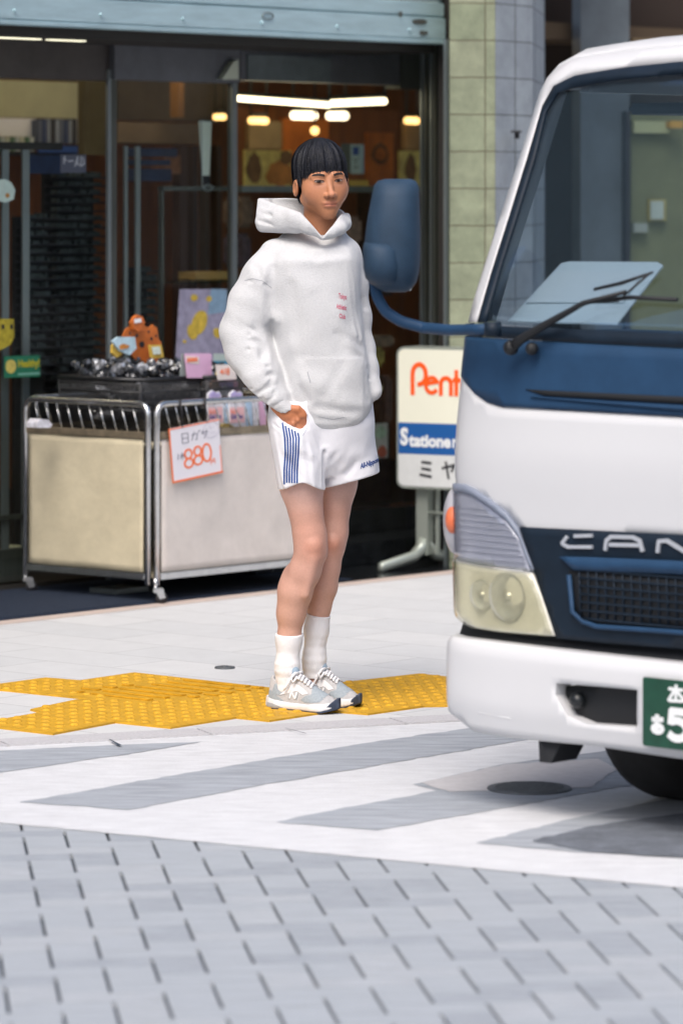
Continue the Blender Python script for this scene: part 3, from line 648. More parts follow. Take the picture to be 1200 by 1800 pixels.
rbox('wall', 930, None, 1500, None, 1.6, .2, mat('dark_brown_wall', (.030, .018, .012), .8))
rbox('wall_panel', 1020, None, 1106, 720, .9, .1, mat('slate_panel', (.10, .12, .135), .6, noise=.25, nscale=4))
rbox('beam', 938, 52, 945, 170, .5, .05, mat('bronze_bar', (.12, .11, .08), .5))
rbox('window_pane', 1112, 66, 1260, 76, 1.2, .05, mat('tan_fascia', (.17, .12, .06), .6))
rbox('wall_panel', 1108, 200, 1260, 700, .95, .05, mat('olive_wall', (.16, .17, .085), .8, noise=.2, nscale=3))
rbox('shop_sign', 1114, 212, 1176, 233, .9, .04, mat('cream_board', (.36, .38, .20), .6))
rbox('notice_frame', 1140, 350, 1170, 388, .92, .02, mat('yellow_frame', (.38, .32, .10), .6))
rbox('notice', 1144, 353, 1166, 385, .905, .012, mat('pale_notice', (.40, .46, .40), .6))
rbox('notice', 1114, 392, 1138, 408, .90, .03, mat('pale_notice_two', (.30, .33, .28), .6))
rbox('lamp', 1178, 212, 1200, 224, .85, .05, mat('ochre_lamp', (.5, .28, .05), .6))
rbox('door_post', 1100, 195, 1107, 700, .85, .05, m_ink)
rbox('rail', 935, 980, 1400, None, .1, .1, m_marb)
# small bracket on the pillar
bm = B(); p = W(906, 231, dP+.1); box(bm, (p.x-.022, p.y-.12, p.z-.004), (p.x+.02, p.y, p.z+.004)); box(bm, (p.x-.006, p.y-.05, p.z-.03), (p.x+.014, p.y, p.z)); obj('wall_bracket', bm, m_ink, pil)
# buildings across the cross street (give the glass something real to mirror)
m_far = mat('far_wall', (.16, .155, .15), .8, noise=.15, nscale=2)
m_farw = mat('far_window', (.05, .06, .07), .2)
far_defs = ((Vector((14, 18, 0)), 9, 12, 9, 'grey office building across the side street, off to the right'), (Vector((16, 3, 0)), 9, 10, 8, 'grey building on the opposite corner, beyond the truck'), (Vector((-18, -4, 0)), 9, 12, 9, 'grey building on the near side of the street to the left'))
for c_, w_, d_, h_, lab in far_defs:
    e = thing('office_building', c_, lab, 'building')
    bm = B(); box(bm, (c_.x, c_.y-d_/2, 0), (c_.x+w_ if c_.x > 0 else c_.x-w_, c_.y+d_/2, h_), bev=0); obj('wall', bm, m_far, e)
    bm = B(); sg = -1 if c_.x > 0 else 1
    for zz in range(int(h_/3.2)):
        for k in range(int(d_/2)):
            y = c_.y-d_/2+.5+k*2; xx = c_.x+sg*.02; box(bm, (min(xx, c_.x-sg*.1), y, zz*3.2+.8), (max(xx, c_.x-sg*.1), y+1.2, zz*3.2+2.6))
    obj('window', bm, m_farw, e)

# ---------------- trolley ----------------
SC0, SC1, TC0, TC1 = .845, 1.855, .0, .69
cart = thing('display_trolley', fpt((SC0+SC1)/2, .35, 0), 'wheeled chrome display trolley with beige canvas sides in front of the shop door', 'trolley')
m_chr = mat('chrome_tube', (.62, .63, .64), .22, metal=.95, noise=.12, nscale=30)
m_can = mat('beige_canvas', (.56, .50, .355), .85, noise=.10, nscale=9, bump=.45, bscale=9)
m_can2 = mat('pale_canvas', (.60, .55, .51), .85, noise=.08, nscale=9, bump=.45, bscale=9)
m_rust = mat('stained_bar', (.24, .20, .14), .45, metal=.5, noise=.4, nscale=18)
HT = .775; ZR = .655; ZB = .105
def panelframe(Mp, w, mc, flip=False):
    e = cart
    bm = B(); r = .0125
    tube(bm, arcpts([(0, 0, ZB-.03), (0, 0, HT), (w, 0, HT), (w, 0, ZB-.03)], .05, 6), r, 12, M=Mp); obj('side_frame', bm, m_chr, e, smooth=True)
    bm = B(); box(bm, (.012, -.012, ZR-.016), (w-.012, .012, ZR+.012), Mp, bev=.003); obj('middle_rail', bm, m_rust, e)
    bm = B(); box(bm, (.012, -.010, ZB-.012), (w-.012, .010, ZB+.014), Mp, bev=.003); obj('bottom_rail', bm, m_chr, e)
    bm = B(); n = int(w/.062)
    for i in range(n):
        x = .045+i*(w-.09)/(n-1)*.93
        tube(bm, [(x, 0, HT-.005), (min(x+.038, w-.014), 0, ZR+.008)], .0028, 6, M=Mp)
    obj('wire_bars', bm, m_chr, e)
    # slightly slack canvas
    bm = B(); nx, nz = 28, 20; g = []
    for j in range(nz+1):
        row = []
        for i in range(nx+1):
            x = .022+(w-.044)*i/nx; z = ZB+.018+(ZR-.018-ZB-.018)*j/nz
            u, v = i/nx, j/nz; y = .004*math.sin(math.pi*u)*math.sin(math.pi*v)+.0022*math.sin(9*u+4*v+w*9)*math.sin(math.pi*u)+.0016*math.sin(5*v-14*u)*math.sin(math.pi*v)
            row.append(bm.verts.new(Mp @ Vector((x, y-.002, z))))
        g.append(row)
    for j in range(nz):
        for i in range(nx): bm.faces.new((g[j][i], g[j][i+1], g[j+1][i+1], g[j+1][i])).smooth = True
    o = obj('canvas_panel', bm, mc, e); sm = o.modifiers.new('thick', 'SOLIDIFY'); sm.thickness = .003
Mfr = frame(fpt(SC0, TC0, 0), U, V_); Mlf = frame(fpt(SC0-.035, TC1, 0), -V_, U)
panelframe(frame(fpt(SC0, TC0, 0), U, V_), SC1-SC0, m_can2)
panelframe(frame(fpt(SC0-.028, TC1, 0), -V_, U), TC1-TC0-.02, m_can)
panelframe(frame(fpt(SC0, TC1+.02, 0), U, V_), SC1-SC0, m_can)
panelframe(frame(fpt(SC1+.028, TC1, 0), -V_, U), TC1-TC0-.02, m_can2)
bm = B(); box(bm, (SC0-.01, TC0+.02, .60), (SC1+.01, TC1, .612), MF); obj('deck', bm, m_can, cart)
bm = B(); box(bm, (SC0-.01, TC0+.02, .10), (SC1+.01, TC1, .112), MF); obj('deck', bm, m_can, cart)
for s, t, a in ((SC0-.012, TC0-.005, .3), (SC1+.012, TC0-.01, 1.2), (SC0-.03, TC1, .2), (SC1+.02, TC1, .9)):
    c = fpt(s, t, 0); R = Matrix.Translation(c) @ Matrix.Rotation(a, 4, 'Z')
    bm = B(); tube(bm, [(0, 0, .06), (0, 0, .10)], .009, 10, M=R)
    box(bm, (-.012, -.016, .045), (.030, .016, .064), R, bev=.004)
    for y in (-.015, .015): prism(bm, [(-.005, .055), (.028, .055), (.036, .026), (.014, .02)], R @ Matrix.Translation((0, y, 0)), .003)
    o = obj('caster', bm, m_chr, cart)
    bm = B(); bmesh.ops.create_cone(bm, cap_ends=True, segments=20, radius1=.024, radius2=.024, depth=.022, matrix=R @ Matrix.Translation((.024, 0, .0245)) @ Matrix.Rotation(math.pi/2, 4, 'X')); bmesh.ops.bevel(bm, geom=bm.edges[:], offset=.004, segments=2, affect='EDGES')
    obj('wheel', bm, m_ink, o, smooth=True)
item('storage_box', 205, 1034, 262, 1053, .30, .15, m_alu, 'flat grey metal case on the ground under the trolley', 'case')

# price sign hanging on the trolley front
m_or = mat('orange_marker', (.80, .16, .04), .6)
t = -.022
c4 = [FZ(297, 754, t), FZ(384, 737, t), FZ(391, 829, t), FZ(304, 848, t)]
e = thing_f('price_sign', c4[3][0], t, c4[3][1], 'white price card with orange edge hanging on the trolley front', 'price sign')
ox, oz = c4[3]; ex = (Vector(c4[2])-Vector(c4[3])); ez = (Vector(c4[0])-Vector(c4[3]))
Ms = MF @ frame((ox, t, oz), (ex.x, 0, ex.y), (0, 1, 0), (ez.x, 0, ez.y))    # unit square of the card
bm = B(); prism(bm, [(0, 0), (1, 0), (1, 1), (0, 1)], Ms, .004, 0); obj('card', bm, mat('card_white', (.72, .70, .74), .6), e)
bm = B()
for ln, w in ((((0, 0), (1, 0)), .035), (((0, 0), (0, 1)), .028), (((0, .985), (1, .985)), .02), (((.985, 0), (.985, .5)), .012)): strokes(bm, [ln], w, Ms, 0, .0012)
obj('border', bm, m_or, e)
bm = B()
def eight(cx, cz, w, h): return [arc(cx, cz+h*.25, w*.42, h*.25, 0, 360, 14), arc(cx, cz-h*.25, w*.5, h*.25, 0, 360, 14)]
strokes(bm, eight(.34, .38, .17, .34)+eight(.53, .40, .17, .34)+[arc(.71, .42, .085, .165, 0, 360, 16)], .034, Ms, 0, .0012); obj('lettering', bm, m_or, e)
bm = B(); g_ = [[(.24, .68), (.24, .86), (.36, .86), (.36, .68), (.24, .68)], [(.24, .77), (.36, .77)],
    [(.43, .80), (.55, .82), (.53, .70), (.50, .71)], [(.49, .86), (.43, .70)], [(.57, .86), (.58, .83)], [(.60, .87), (.61, .84)],
    [(.63, .80), (.76, .82)], [(.66, .85), (.66, .77)], [(.73, .86), (.73, .77), (.68, .70)],
    [(.13, .40), (.14, .50)], [(.18, .47), (.26, .48)], [(.22, .52), (.22, .38)], [(.22, .47), (.17, .41)], [(.22, .47), (.27, .42)],]
strokes(bm, g_, .010, Ms, 0, .0012); obj('lettering', bm, mat('grey_pen', (.12, .12, .16), .6), e)
bm = B(); strokes(bm, [[(.78, .18), (.78, .27), (.86, .28), (.86, .19)], [(.78, .23), (.86, .23)], [(.82, .27), (.82, .23)]], .010, Ms, 0, .0012); obj('lettering', bm, m_or, e)
bm = B(); strokes(bm, [arc(.83, .83, .16, .15, 0, 360, 16), [(.76, .88), (.80, .86)], [(.80, .92), (.84, .84)], [(.86, .88), (.90, .86)], [(.76, .78), (.92, .77)]], .006, Ms, 0, .0012); obj('doodle', bm, mat('pale_pen', (.45, .42, .5), .6), e)
for x in (318, 361):
    s_, z_ = FZ(x, 705, TC0-.016); s2, z2 = FZ(x+2, 752 if x < 330 else 742, t)
    bm = B(); tube(bm, [fpt(s_, TC0-.016, z_+.01), fpt(s2, t-.002, z2)], .0022, 6); tube(bm, [fpt(s_, TC0+.015*math.cos(a), HT+.015*math.sin(a)) for a in [k*.63 for k in range(10)]], .002, 5, closed=True); obj('tie', bm, m_ink, e)

# baskets with wrapped folding umbrellas
m_bask = mat('black_plastic', (.012, .013, .016), .35)
def basket(s0_, s1_, t0, t1, zb, zt, label):
    e = thing_f('basket', (s0_+s1_)/2, (t0+t1)/2, zb, label, 'basket')
    bm = B()
    for z, r_ in ((zt, .008), (zt-.02, .003), ((zb+zt)/2, .004), (zt-.05, .004), (zt-.09, .004), (zb+.01, .005)):
        k_ = (zt-z)/(zt-zb)*.02
        tube(bm, [fpt(*p, z) for p in ((s0_+k_, t0+k_), (s1_-k_, t0+k_), (s1_-k_, t1-k_), (s0_+k_, t1-k_))], r_, 6, closed=True)
    n = int((s1_-s0_)/.014)
    for i in range(n+1):
        s = s0_+(s1_-s0_)*i/n
        for t_ in (t0, t1):
            sg = 1 if t_ == t0 else -1
            tube(bm, [fpt(s, t_, zt), fpt(s*.96+.04*(s0_+s1_)/2, t_+sg*.02, zb)], .0032, 4)
    for i in range(int((t1-t0)/.014)+1):
        t_ = t0+i*.014
        for s in (s0_, s1_): tube(bm, [fpt(s, t_, zt), fpt(s+(.02 if s == s0_ else -.02), t_, zb)], .0025, 4)
    obj('wire_side', bm, m_bask, e)
    bm = B(); box(bm, (s0_+.02, t0+.02, zb), (s1_-.02, t1-.02, zb+.01), MF); box(bm, (s0_+.03, t0+.035, zb+.01), (s1_-.03, t1-.04, zb+.05), MF); obj('liner', bm, m_bask, e)
    return e
T0b = .16
sa, zt1 = FZ(72, 664, T0b+.25); sb_, zt2 = FZ(375, 668, T0b)
basket(.93, 1.27, .17, .62, .615, .86, 'black plastic basket of wrapped umbrellas at the left of the trolley')
basket(1.285, 1.50, .14, .62, .615, .86, 'black plastic basket in the middle of the trolley, below the orange display board')
bm = B()
# crumpled clear film: several variants sharing mesh data
m_film = mat('crinkled_film', (.05, .055, .065), .12, spec=1.0, noise=.9, nscale=60, metal=.2)
m_film2 = mat('crinkled_film_light', (.40, .42, .46), .16, spec=1.0, noise=.85, nscale=70, metal=.3)
def crumple(seed, L=.085, r=.013):
    rr = random.Random(seed); bm = B(); seg, nr = 9, 9; rings = []
    for i in range(nr):
        u = i/(nr-1); rad = r*(.25+.9*math.sin(math.pi*min(1, u*.95+.05))**.5)
        rings.append([bm.verts.new(((u-.5)*L, math.cos(k*2*math.pi/seg)*rad*rr.uniform(.45, 1.5), math.sin(k*2*math.pi/seg)*rad*rr.uniform(.45, 1.5))) for k in range(seg)])
    for i in range(nr-1):
        for k in range(seg): bm.faces.new((rings[i][k], rings[i][(k+1) % seg], rings[i+1][(k+1) % seg], rings[i+1][k]))
    bm.faces.new(rings[0][::-1]); bm.faces.new(rings[-1])
    me = bpy.data.meshes.new('wrapped_umbrella'); bm.to_mesh(me); bm.free(); return me
cm = [crumple(i) for i in range(6)]
for i, me in enumerate(cm): me.materials.append(m_film2 if i % 6 == 0 else m_film)
def scatter(n, s0_, s1_, t0, t1, z0_, z1_, label, group, name='wrapped_umbrella', cat='umbrella', meshes=cm, tilt=.8, sc=1.0):
    for i in range(n):
        u = (i+.5)/n; s = s0_+(s1_-s0_)*((i*.618) % 1); t_ = random.uniform(t0, t1)
        o = bpy.data.objects.new(name, meshes[i % len(meshes)]); COL.objects.link(o)
        o.location = fpt(s, t_, random.uniform(z0_, z1_)); o.rotation_euler = (random.uniform(0, 6), random.uniform(-tilt, tilt), ANG+math.pi/2+random.uniform(-.9, .9))
        o.scale = (sc, sc, sc)
        tag(o, label, cat, group)
scatter(84, .95, 1.26, .20, .58, .865, .915, 'small umbrella wrapped in shiny clear film, heaped in the left black basket', 'wrapped umbrellas in the left basket')
scatter(30, 1.30, 1.42, .18, .55, .86, .90, 'small umbrella wrapped in shiny clear film in the middle black basket', 'wrapped umbrellas in the middle basket', tilt=.9)
m_pk = [mat('sweet_wrapper', c, .35, noise=.4, nscale=40) for c in ((.6, .6, .62), (.55, .2, .25), (.5, .42, .2), (.25, .3, .45), (.7, .68, .7))]
cm2 = []
for i in range(5):
    me = crumple(30+i, .045, .013); me.materials.append(m_pk[i]); cm2.append(me)
scatter(26, 1.30, 1.49, .15, .5, .855, .872, 'little coloured packet lying along the rim of the middle basket', 'little packets in the middle basket', name='packet', cat='packet', meshes=cm2)
scatter(44, .96, 1.25, .22, .55, .70, .84, 'small umbrella wrapped in shiny clear film, inside the left black basket behind its bars', 'wrapped umbrellas inside the left basket')
scatter(30, 1.31, 1.46, .20, .52, .70, .84, 'small umbrella wrapped in shiny clear film, inside the middle black basket behind its bars', 'wrapped umbrellas inside the middle basket')
# umbrella handles showing as loops
for i in range(7):
    s = 1.30+.03*i; bm = B(); c0 = Vector((s, .2+.05*(i % 3), .86)); L_ = random.uniform(.03, .06)
    tube(bm, [MF @ (c0+Vector(p)) for p in ((0, 0, 0), (0, 0, L_), (.012, 0, L_+.015), (.026, 0, L_+.008), (.028, 0, L_-.02))], .005, 6)
    rebase(obj('umbrella_handle', bm, m_bask, label='black curved umbrella handle sticking up from the middle basket', cat='umbrella handle', group='curved handles in the middle basket'))
# orange leopard-spotted display board
def fboard(name, pts, t, m, label, cat, th=.006, parent=None):
    q = [FZ(*p, t) for p in pts]; bm = B(); prism(bm, q, MF, th, t)
    return rebase(obj(name, bm, m, label=label, cat=cat)) if parent is None else obj(name, bm, m, parent)
tb = .30
m_ob = mat('orange_board', (.50, .13, .02), .6, noise=.2, nscale=30)
s_, z_ = FZ(245, 660, tb)
e = thing_f('display_board', s_, tb, .81, 'orange cut-out display board with black spots standing in the baskets', 'display board')
fboard('board', [(216, 590), (222, 577), (232, 572), (246, 568), (262, 576), (268, 570), (276, 576), (279, 596), (284, 602), (280, 625), (274, 640), (276, 660), (262, 660), (258, 640), (250, 632), (246, 640), (232, 625), (222, 610)], tb, m_ob, None, None, parent=e)
for i, (x, y, rx, ry) in enumerate(((249, 605, 4.5, 5.5), (266, 595, 2, 3), (261, 583, 2, 2), (270, 607, 2.5, 2), (274, 590, 1.5, 2), (240, 590, 2, 3), (228, 585, 1.5, 3), (268, 620, 2, 2))):
    bm = B(); cs, cz = FZ(x, y, tb); kx = abs(FS(x+1, tb)-FS(x, tb)); prism(bm, [(cs+kx*rx*math.cos(a), cz+.0023*ry*math.sin(a)) for a in [k*.7 for k in range(9)]], MF, -.002, tb); obj('spot', bm, m_ink, e)
fboard('packet', [(237, 558), (243, 553), (251, 556), (255, 566), (252, 577), (244, 583), (235, 578), (233, 567)], tb-.03, mat('red_packet', (.48, .12, .02), .4, noise=.3, nscale=50), 'reddish orange packet on the very top of the orange display board', 'packet', .02)
fboard('label_tag', [(236, 561), (248, 559), (249, 566), (237, 568)], tb-.034, m_paper, 'tiny white label on the topmost orange packet', 'tag', .002)
fboard('packet', [(198, 600), (208, 592), (237, 592), (240, 612), (228, 624), (212, 617)], tb-.04, mat('pale_blue_packet', (.42, .58, .66), .4, noise=.2, nscale=40), 'pale blue packet on the left of the orange display board', 'packet', .012)
fboard('packet', [(199, 606), (207, 600), (216, 622), (206, 628), (198, 620)], tb-.02, m_yelw, 'yellow packet tucked behind the pale blue one', 'packet', .014)
fboard('bread_print', [(210, 608), (217, 604), (228, 607), (225, 612), (212, 614)], tb-.044, m_mapo, 'small brown picture on the pale blue packet', 'print', .002)
e2, q2 = None, None
fboard('packet', [(263, 606), (284, 606), (288, 628), (267, 630)], tb-.05, m_yelw, 'square yellow packet on the right of the orange display board', 'packet', .01)
fboard('label_tag', [(267, 610), (281, 609), (283, 622), (270, 623)], tb-.056, mat('mint_label', (.6, .68, .6), .6, noise=.3, nscale=90), 'pale label on the square yellow packet', 'tag', .002)
# pink price card on right, cards, gel pens
tp = .16
def card(pts, t, m, label, txt=None):
    q = [FZ(*p, t) for p in pts]; e = thing_f('price_card', q[0][0], t, min(p[1] for p in q), label, 'card')
    bm = B(); prism(bm, q, MF, .003, t); obj('sheet', bm, m, e); return e, q
m_pink = mat('pink_card', (.66, .40, .58), .6, noise=.06, nscale=30)
m_cw = mat('cream_card', (.72, .64, .60), .6)
e, q = card([(324, 621), (371, 621), (373, 664), (329, 664)], tp, m_pink, 'square pink card standing at the right end of the black baskets')
bm = B(); q = [FZ(*p, tp-.002) for p in ((326, 625), (350, 627), (350, 640), (330, 638))]; prism(bm, q, MF, -.002, tp); obj('label', bm, m_cw, e)
bm = B(); s_, z_ = FZ(329, 636, tp-.003); strokes(bm, [[(s_+.012*i, z_), (s_+.006+.012*i, z_+.016), (s_+.010+.012*i, z_+.002)] for i in range(5)], .004, MF, tp-.0032, .001); obj('lettering', bm, m_or, e)
e, q = card([(320, 621), (326, 621), (328, 662), (316, 662)], tp+.02, mat('clear_stand', (.3, .34, .34), .2), 'narrow clear plastic stand beside the square pink card')
e, q = card([(376, 621), (402, 622), (412, 652), (376, 652)], tp+.15, mat('grey_green_card', (.40, .48, .45), .6), 'grey green card behind the pink card')
bm = B(); q = [FZ(*p, tp+.148) for p in ((372, 634), (404, 634), (405, 640), (372, 641))]; prism(bm, q, MF, -.002, tp+.149); obj('print', bm, mat('teal_print', (.04, .22, .34), .6), e)
e, q = card([(379, 641), (412, 640), (416, 666), (383, 668)], tp-.05, m_cw, 'cream price card with orange numbers beside the sleeve')
bm = B(); s_, z_ = FZ(387, 658, tp-.05); strokes(bm, [[(s_+.012, z_+.02), (s_, z_+.008), (s_+.016, z_+.008)], [(s_+.012, z_+.016), (s_+.012, z_)], [(s_+.024, z_+.002), (s_+.028, z_+.022)], arc(s_+.044, z_+.016, .006, .006, 0, 360, 8), arc(s_+.044, z_+.005, .008, .006, 0, 360, 8)], .004, MF, tp-.051, .001); obj('lettering', bm, m_or, e)
m_lav = mat('lavender_pack', (.42, .36, .62), .35, noise=.15, nscale=30)
m_pk2 = mat('pink_pack', (.72, .36, .52), .35, noise=.25, nscale=30)
m_ice = mat('ice_blue_pack', (.40, .55, .72), .3, noise=.3, nscale=40)
m_clr = mat('clear_wrap', (.62, .62, .68), .15, noise=.35, nscale=50)
fboard('pen_pack', [(380, 668), (415, 666), (426, 700), (382, 702)], tp, m_pk2, 'bright pink stationery pack behind the two pen packs', 'pack', .01)
fboard('pen_pack', [(385, 672), (408, 668), (410, 682), (388, 690)], tp-.006, m_lav, 'lavender stationery pack leaning on the bright pink one', 'pack', .005)
fboard('toy', [(372, 676), (378, 668), (385, 672), (388, 682), (380, 690), (376, 700), (370, 698)], tp-.01, mat('brown_toy', (.16, .07, .03), .7), 'small brown figure at the end of the black baskets', 'toy', .02)
fboard('pen_pack', [(388, 684), (396, 677), (404, 684), (402, 694), (390, 696)], tp-.012, m_paper, 'small white pack with a scalloped top', 'pack', .01)
def penpack(x, label):
    t = .055; s_, z_ = FZ(x, 750, t)
    e = thing_f('pen_pack', s_, t, z_, label, 'pen pack')
    bm = B(); q = [FZ(x+a, b, t) for a, b in ((2, 705), (3, 692), (10, 686), (15, 690), (22, 688), (26, 700), (29, 712), (30, 754), (2, 756))]; prism(bm, q, MF, .012, t); obj('sleeve', bm, m_clr, e)
    bm = B(); q = [FZ(x+a, b, t) for a, b in ((3, 700), (4, 692), (10, 687), (16, 691), (21, 690), (24, 700), (24, 706))]; prism(bm, q, MF, -.001, t-.0004); obj('header', bm, m_lav, e)
    bm = B(); q = [FZ(x+a, b, t) for a, b in ((2, 716), (26, 715), (28, 742), (2, 744))]; prism(bm, q, MF, -.001, t-.0004); obj('label', bm, mat('pink_label', (.78, .48, .50), .5), e)
    s_, z_ = FZ(x+4, 727, t-.002); s1_ = FS(x+24, t)
    Mq = frame(fpt(0, t-.0022, 0), U, V_)
    text_on('lettering', 'PuLiQ', Mq, s_, z_, .020, m_or, e, width=(s1_-s_)*.6, depth=.0005)
    s_, z_ = FZ(x+4, 736, t-.002); text_on('lettering', 'Gel Pen', Mq, s_, z_, .024, mat('navy_ink', (.03, .05, .28), .6), e, bold=.02, width=(s1_-s_), depth=.0005)
    return e
penpack(364, 'pen pack with scalloped lavender header, left of the two in the trolley')
penpack(402, 'pen pack with scalloped lavender header, right of the two, nearest the cuff')
for i, (x, m, n_) in enumerate(((395, m_ice, 'left'), (432, m_ice, 'middle'), (444, m_clr, 'right'), (456, m_pink, 'far right'))):
    fboard('pen_pack', [(x, 704), (x+10, 703), (x+12, 752), (x+1, 753)], .07+.004*i, m, 'narrow plastic sleeve behind the trolley bars, '+n_+' one by the shorts', 'pack', .01)
bm = B()
for a, b in (((392, 752), (400, 745)), ((400, 745), (414, 747)), ((414, 747), (420, 754))): pass
fboard('packet', [(385, 756), (392, 746), (402, 744), (412, 750), (416, 757)], .03, mat('ochre_packet', (.35, .26, .08), .5, noise=.3, nscale=50), 'little ochre packet on the trolley rail beside the price card', 'packet', .03)
fboard('packet', [(66, 743), (72, 736), (85, 738), (92, 746), (88, 752), (66, 752)], .45, m_clr, 'crumpled clear packet at the left end of the trolley deck', 'packet', .06)

# ---------------- standing illuminated sign ----------------
fl = Vector((.86, -.51, 0)).normalized(); fb = Vector((.51, .86, 0)).normalized()
pS = W(697, 730, 16.9); SX = Vector((pS.x, pS.y, 0))
MS = frame(SX, fl, fb)
def SZ(px, py):        # (x, z) on the sign's face
    k = (px-CX)/FPX; s = (k*SX.y-SX.x)/(fl.x-k*fl.y); d = (SX+fl*s).y; return s, CAMH-(py-HY)/FPX*d
zt = SZ(710, 609)[1]; zb = SZ(710, 858)[1]; SWD = .46
sg = thing('standing_sign', SX+fl*.23, 'white standing sign with orange and blue lettering, half hidden by the truck', 'sign')
m_sframe = mat('sign_frame', (.36, .40, .36), .4, metal=.5)
bm = B(); prism(bm, rrect(0, zb, SWD, zt, .035), MS, .13, 0); obj('frame', bm, m_sframe, sg)
m_face = mat('sign_face', (.72, .72, .60), .3, noise=.02, nscale=5, emit=(1, .97, .80), estr=.02)
m_face2 = mat('sign_face_lower', (.58, .60, .60), .35, noise=.04, nscale=30)
i_ = .010
z_b1 = SZ(700, 742)[1]; z_b0 = SZ(700, 797)[1]
bm = B(); rr = rrect(i_, zb+i_, SWD-i_, zt-i_, .028); up_ = [p for p in rr]
prism(bm, [(max(i_, min(SWD-i_, x)), max(z, z_b1)) for x, z in rr if z >= z_b1]+[(i_, z_b1), (SWD-i_, z_b1)], MS, -.003, 0); obj('panel', bm, m_face, sg)
bm = B(); low = [(x, z) for x, z in rr if z < z_b0]
low = [p for p in low if p[0] > SWD/2], [p for p in low if p[0] <= SWD/2]
prism(bm, [(i_, z_b0), *sorted(low[1], key=lambda p: -p[1]), *sorted(low[0], key=lambda p: p[1]), (SWD-i_, z_b0)], MS, -.003, 0); obj('panel', bm, m_face2, sg)
bm = B(); box(bm, (i_, -.0035, z_b0), (SWD-i_, 0, z_b1), MS); obj('panel', bm, mat('sign_blue', (.012, .09, .30), .4), sg)
m_por = mat('sign_orange', (.85, .10, .01), .4)
x0, zc = SZ(722, 692); x1, zt_ = SZ(800, 638); un = (zt_-zc)         # P height
x1 = SZ(797, 690)[0]; ux = (x1-x0)/1.60
bm = B(); w = un*.125
def S_(pts): return [(x0+p[0]*ux, zc+p[1]*un) for p in pts]
strokes(bm, [S_([(.08, .0), (.08, .62)]), S_(arc(.33, .62, .25, .31, 180, -90, 16)+[(.30, .31)])], w*1.15, MS, -.003, .002)
strokes(bm, [S_([(.60, .33), (.98, .40)]), S_(arc(.80, .29, .22, .235, 22, 318, 18))], w, MS, -.003, .0025)
strokes(bm, [S_([(1.14, .0), (1.14, .30)]), S_(arc(1.33, .33, .19, .19, 180, 0, 12)+[(1.52, 0)])], w*1.1, MS, -.003, .002)
strokes(bm, [S_([(1.72, .0), (1.72, .75)]), S_([(1.62, .46), (1.86, .46)])], w*1.1, MS, -.003, .002)
strokes(bm, [S_([(1.98, .3), (2.34, .34)]), S_(arc(2.16, .27, .2, .22, 22, 318, 14)), S_([(2.55, 0), (2.55, .8)])], w, MS, -.003, .002)
obj('lettering', bm, m_por, sg)
m_sw = mat('sign_white_ink', (.72, .74, .74), .4)
xa, za = SZ(704, 782); xb, zc2 = SZ(717, 753)
text_on('lettering', 'S', frame(SX-fb*.0037, fl, fb), xa, za+.004, (zc2-za)*1.36, m_sw, sg, bold=.045, width=(xb-xa)*1.08)
xa, za = SZ(719, 786); xb = SZ(793, 786)[0]
text_on('lettering', 'tatione', frame(SX-fb*.0037, fl, fb), xa, za+.006, .072, m_sw, sg, bold=.04, width=(xb-xa), slope=0)
xa = SZ(796, 786)[0]
text_on('lettering', 'ry', frame(SX-fb*.0037, fl, fb), xa, za+.006, .072, m_sw, sg, bold=.04, width=.045)
bm = B()
def sl(pts): return [SZ(*p) for p in pts]
strokes(bm, [sl([(742, 812), (758, 814)]), sl([(742, 823), (757, 826)]), sl([(739, 834), (758, 838)])], .011, MS, -.003, .002)
obj('lettering', bm, m_ink, sg); bm = B()
strokes(bm, [sl([(778, 823), (800, 817), (794, 829)]), sl([(784, 812), (789, 841)])], .010, MS, -.003, .002)
obj('lettering', bm, m_ink, sg)
# legs and feet
xm = SZ(733, 870)[0]
bm = B(); prism(bm, [(-.0, 0)]*0 or rrect(xm-.028, .06, xm+.028, zb+.002, .002, 1), MS, .05, .04); obj('post', bm, m_sframe, sg)
bm = B(); prism(bm, rrect(xm+.055, .06, xm+.066, zb+.002, .002, 1), MS, .02, .06); obj('post', bm, m_sframe, sg)
for dx in (0,):
    f0 = FZ(668, 998, .2)
    foot = W(670, 999, 16.7)
    bm = B(); pc = MS @ Vector((xm, .06, .09)); pf = Vector((foot.x, foot.y, .02)); dd = (pf-pc); dd.z = 0; dn = dd.normalized()
    tube(bm, [pc+Vector((0, 0, .03)), pc+dn*.02+Vector((0, 0, -.005)), pc+dn*.07-Vector((0, 0, .035)), pf+Vector((0, 0, .005)), pf-Vector((0, 0, .012))], [.028, .028, .024, .022, .018], 8)
    obj('foot', bm, m_sframe, sg)
    bm = B(); tube(bm, [pc+Vector((0, 0, .03)), pc-dn*.07-Vector((0, 0, .035)), pc-dn*.35+Vector((0, 0, -.07))], [.028, .024, .022], 8); obj('foot', bm, m_sframe, sg)
bm = B(); tube(bm, [MS @ Vector((xm-.02, .05, .24)), MS @ Vector((SWD, .05, .235))], .006, 6); obj('brace', bm, m_sframe, sg)
bm = B(); tube(bm, arcpts([MS @ Vector((xm+.04, .1, zb)), MS @ Vector((xm+.05, .1, .2)), MS @ Vector((xm+.2, .1, .12)), MS @ Vector((SWD+.1, .1, .10))], .05), .004, 6); obj('cable', bm, m_ink, sg)
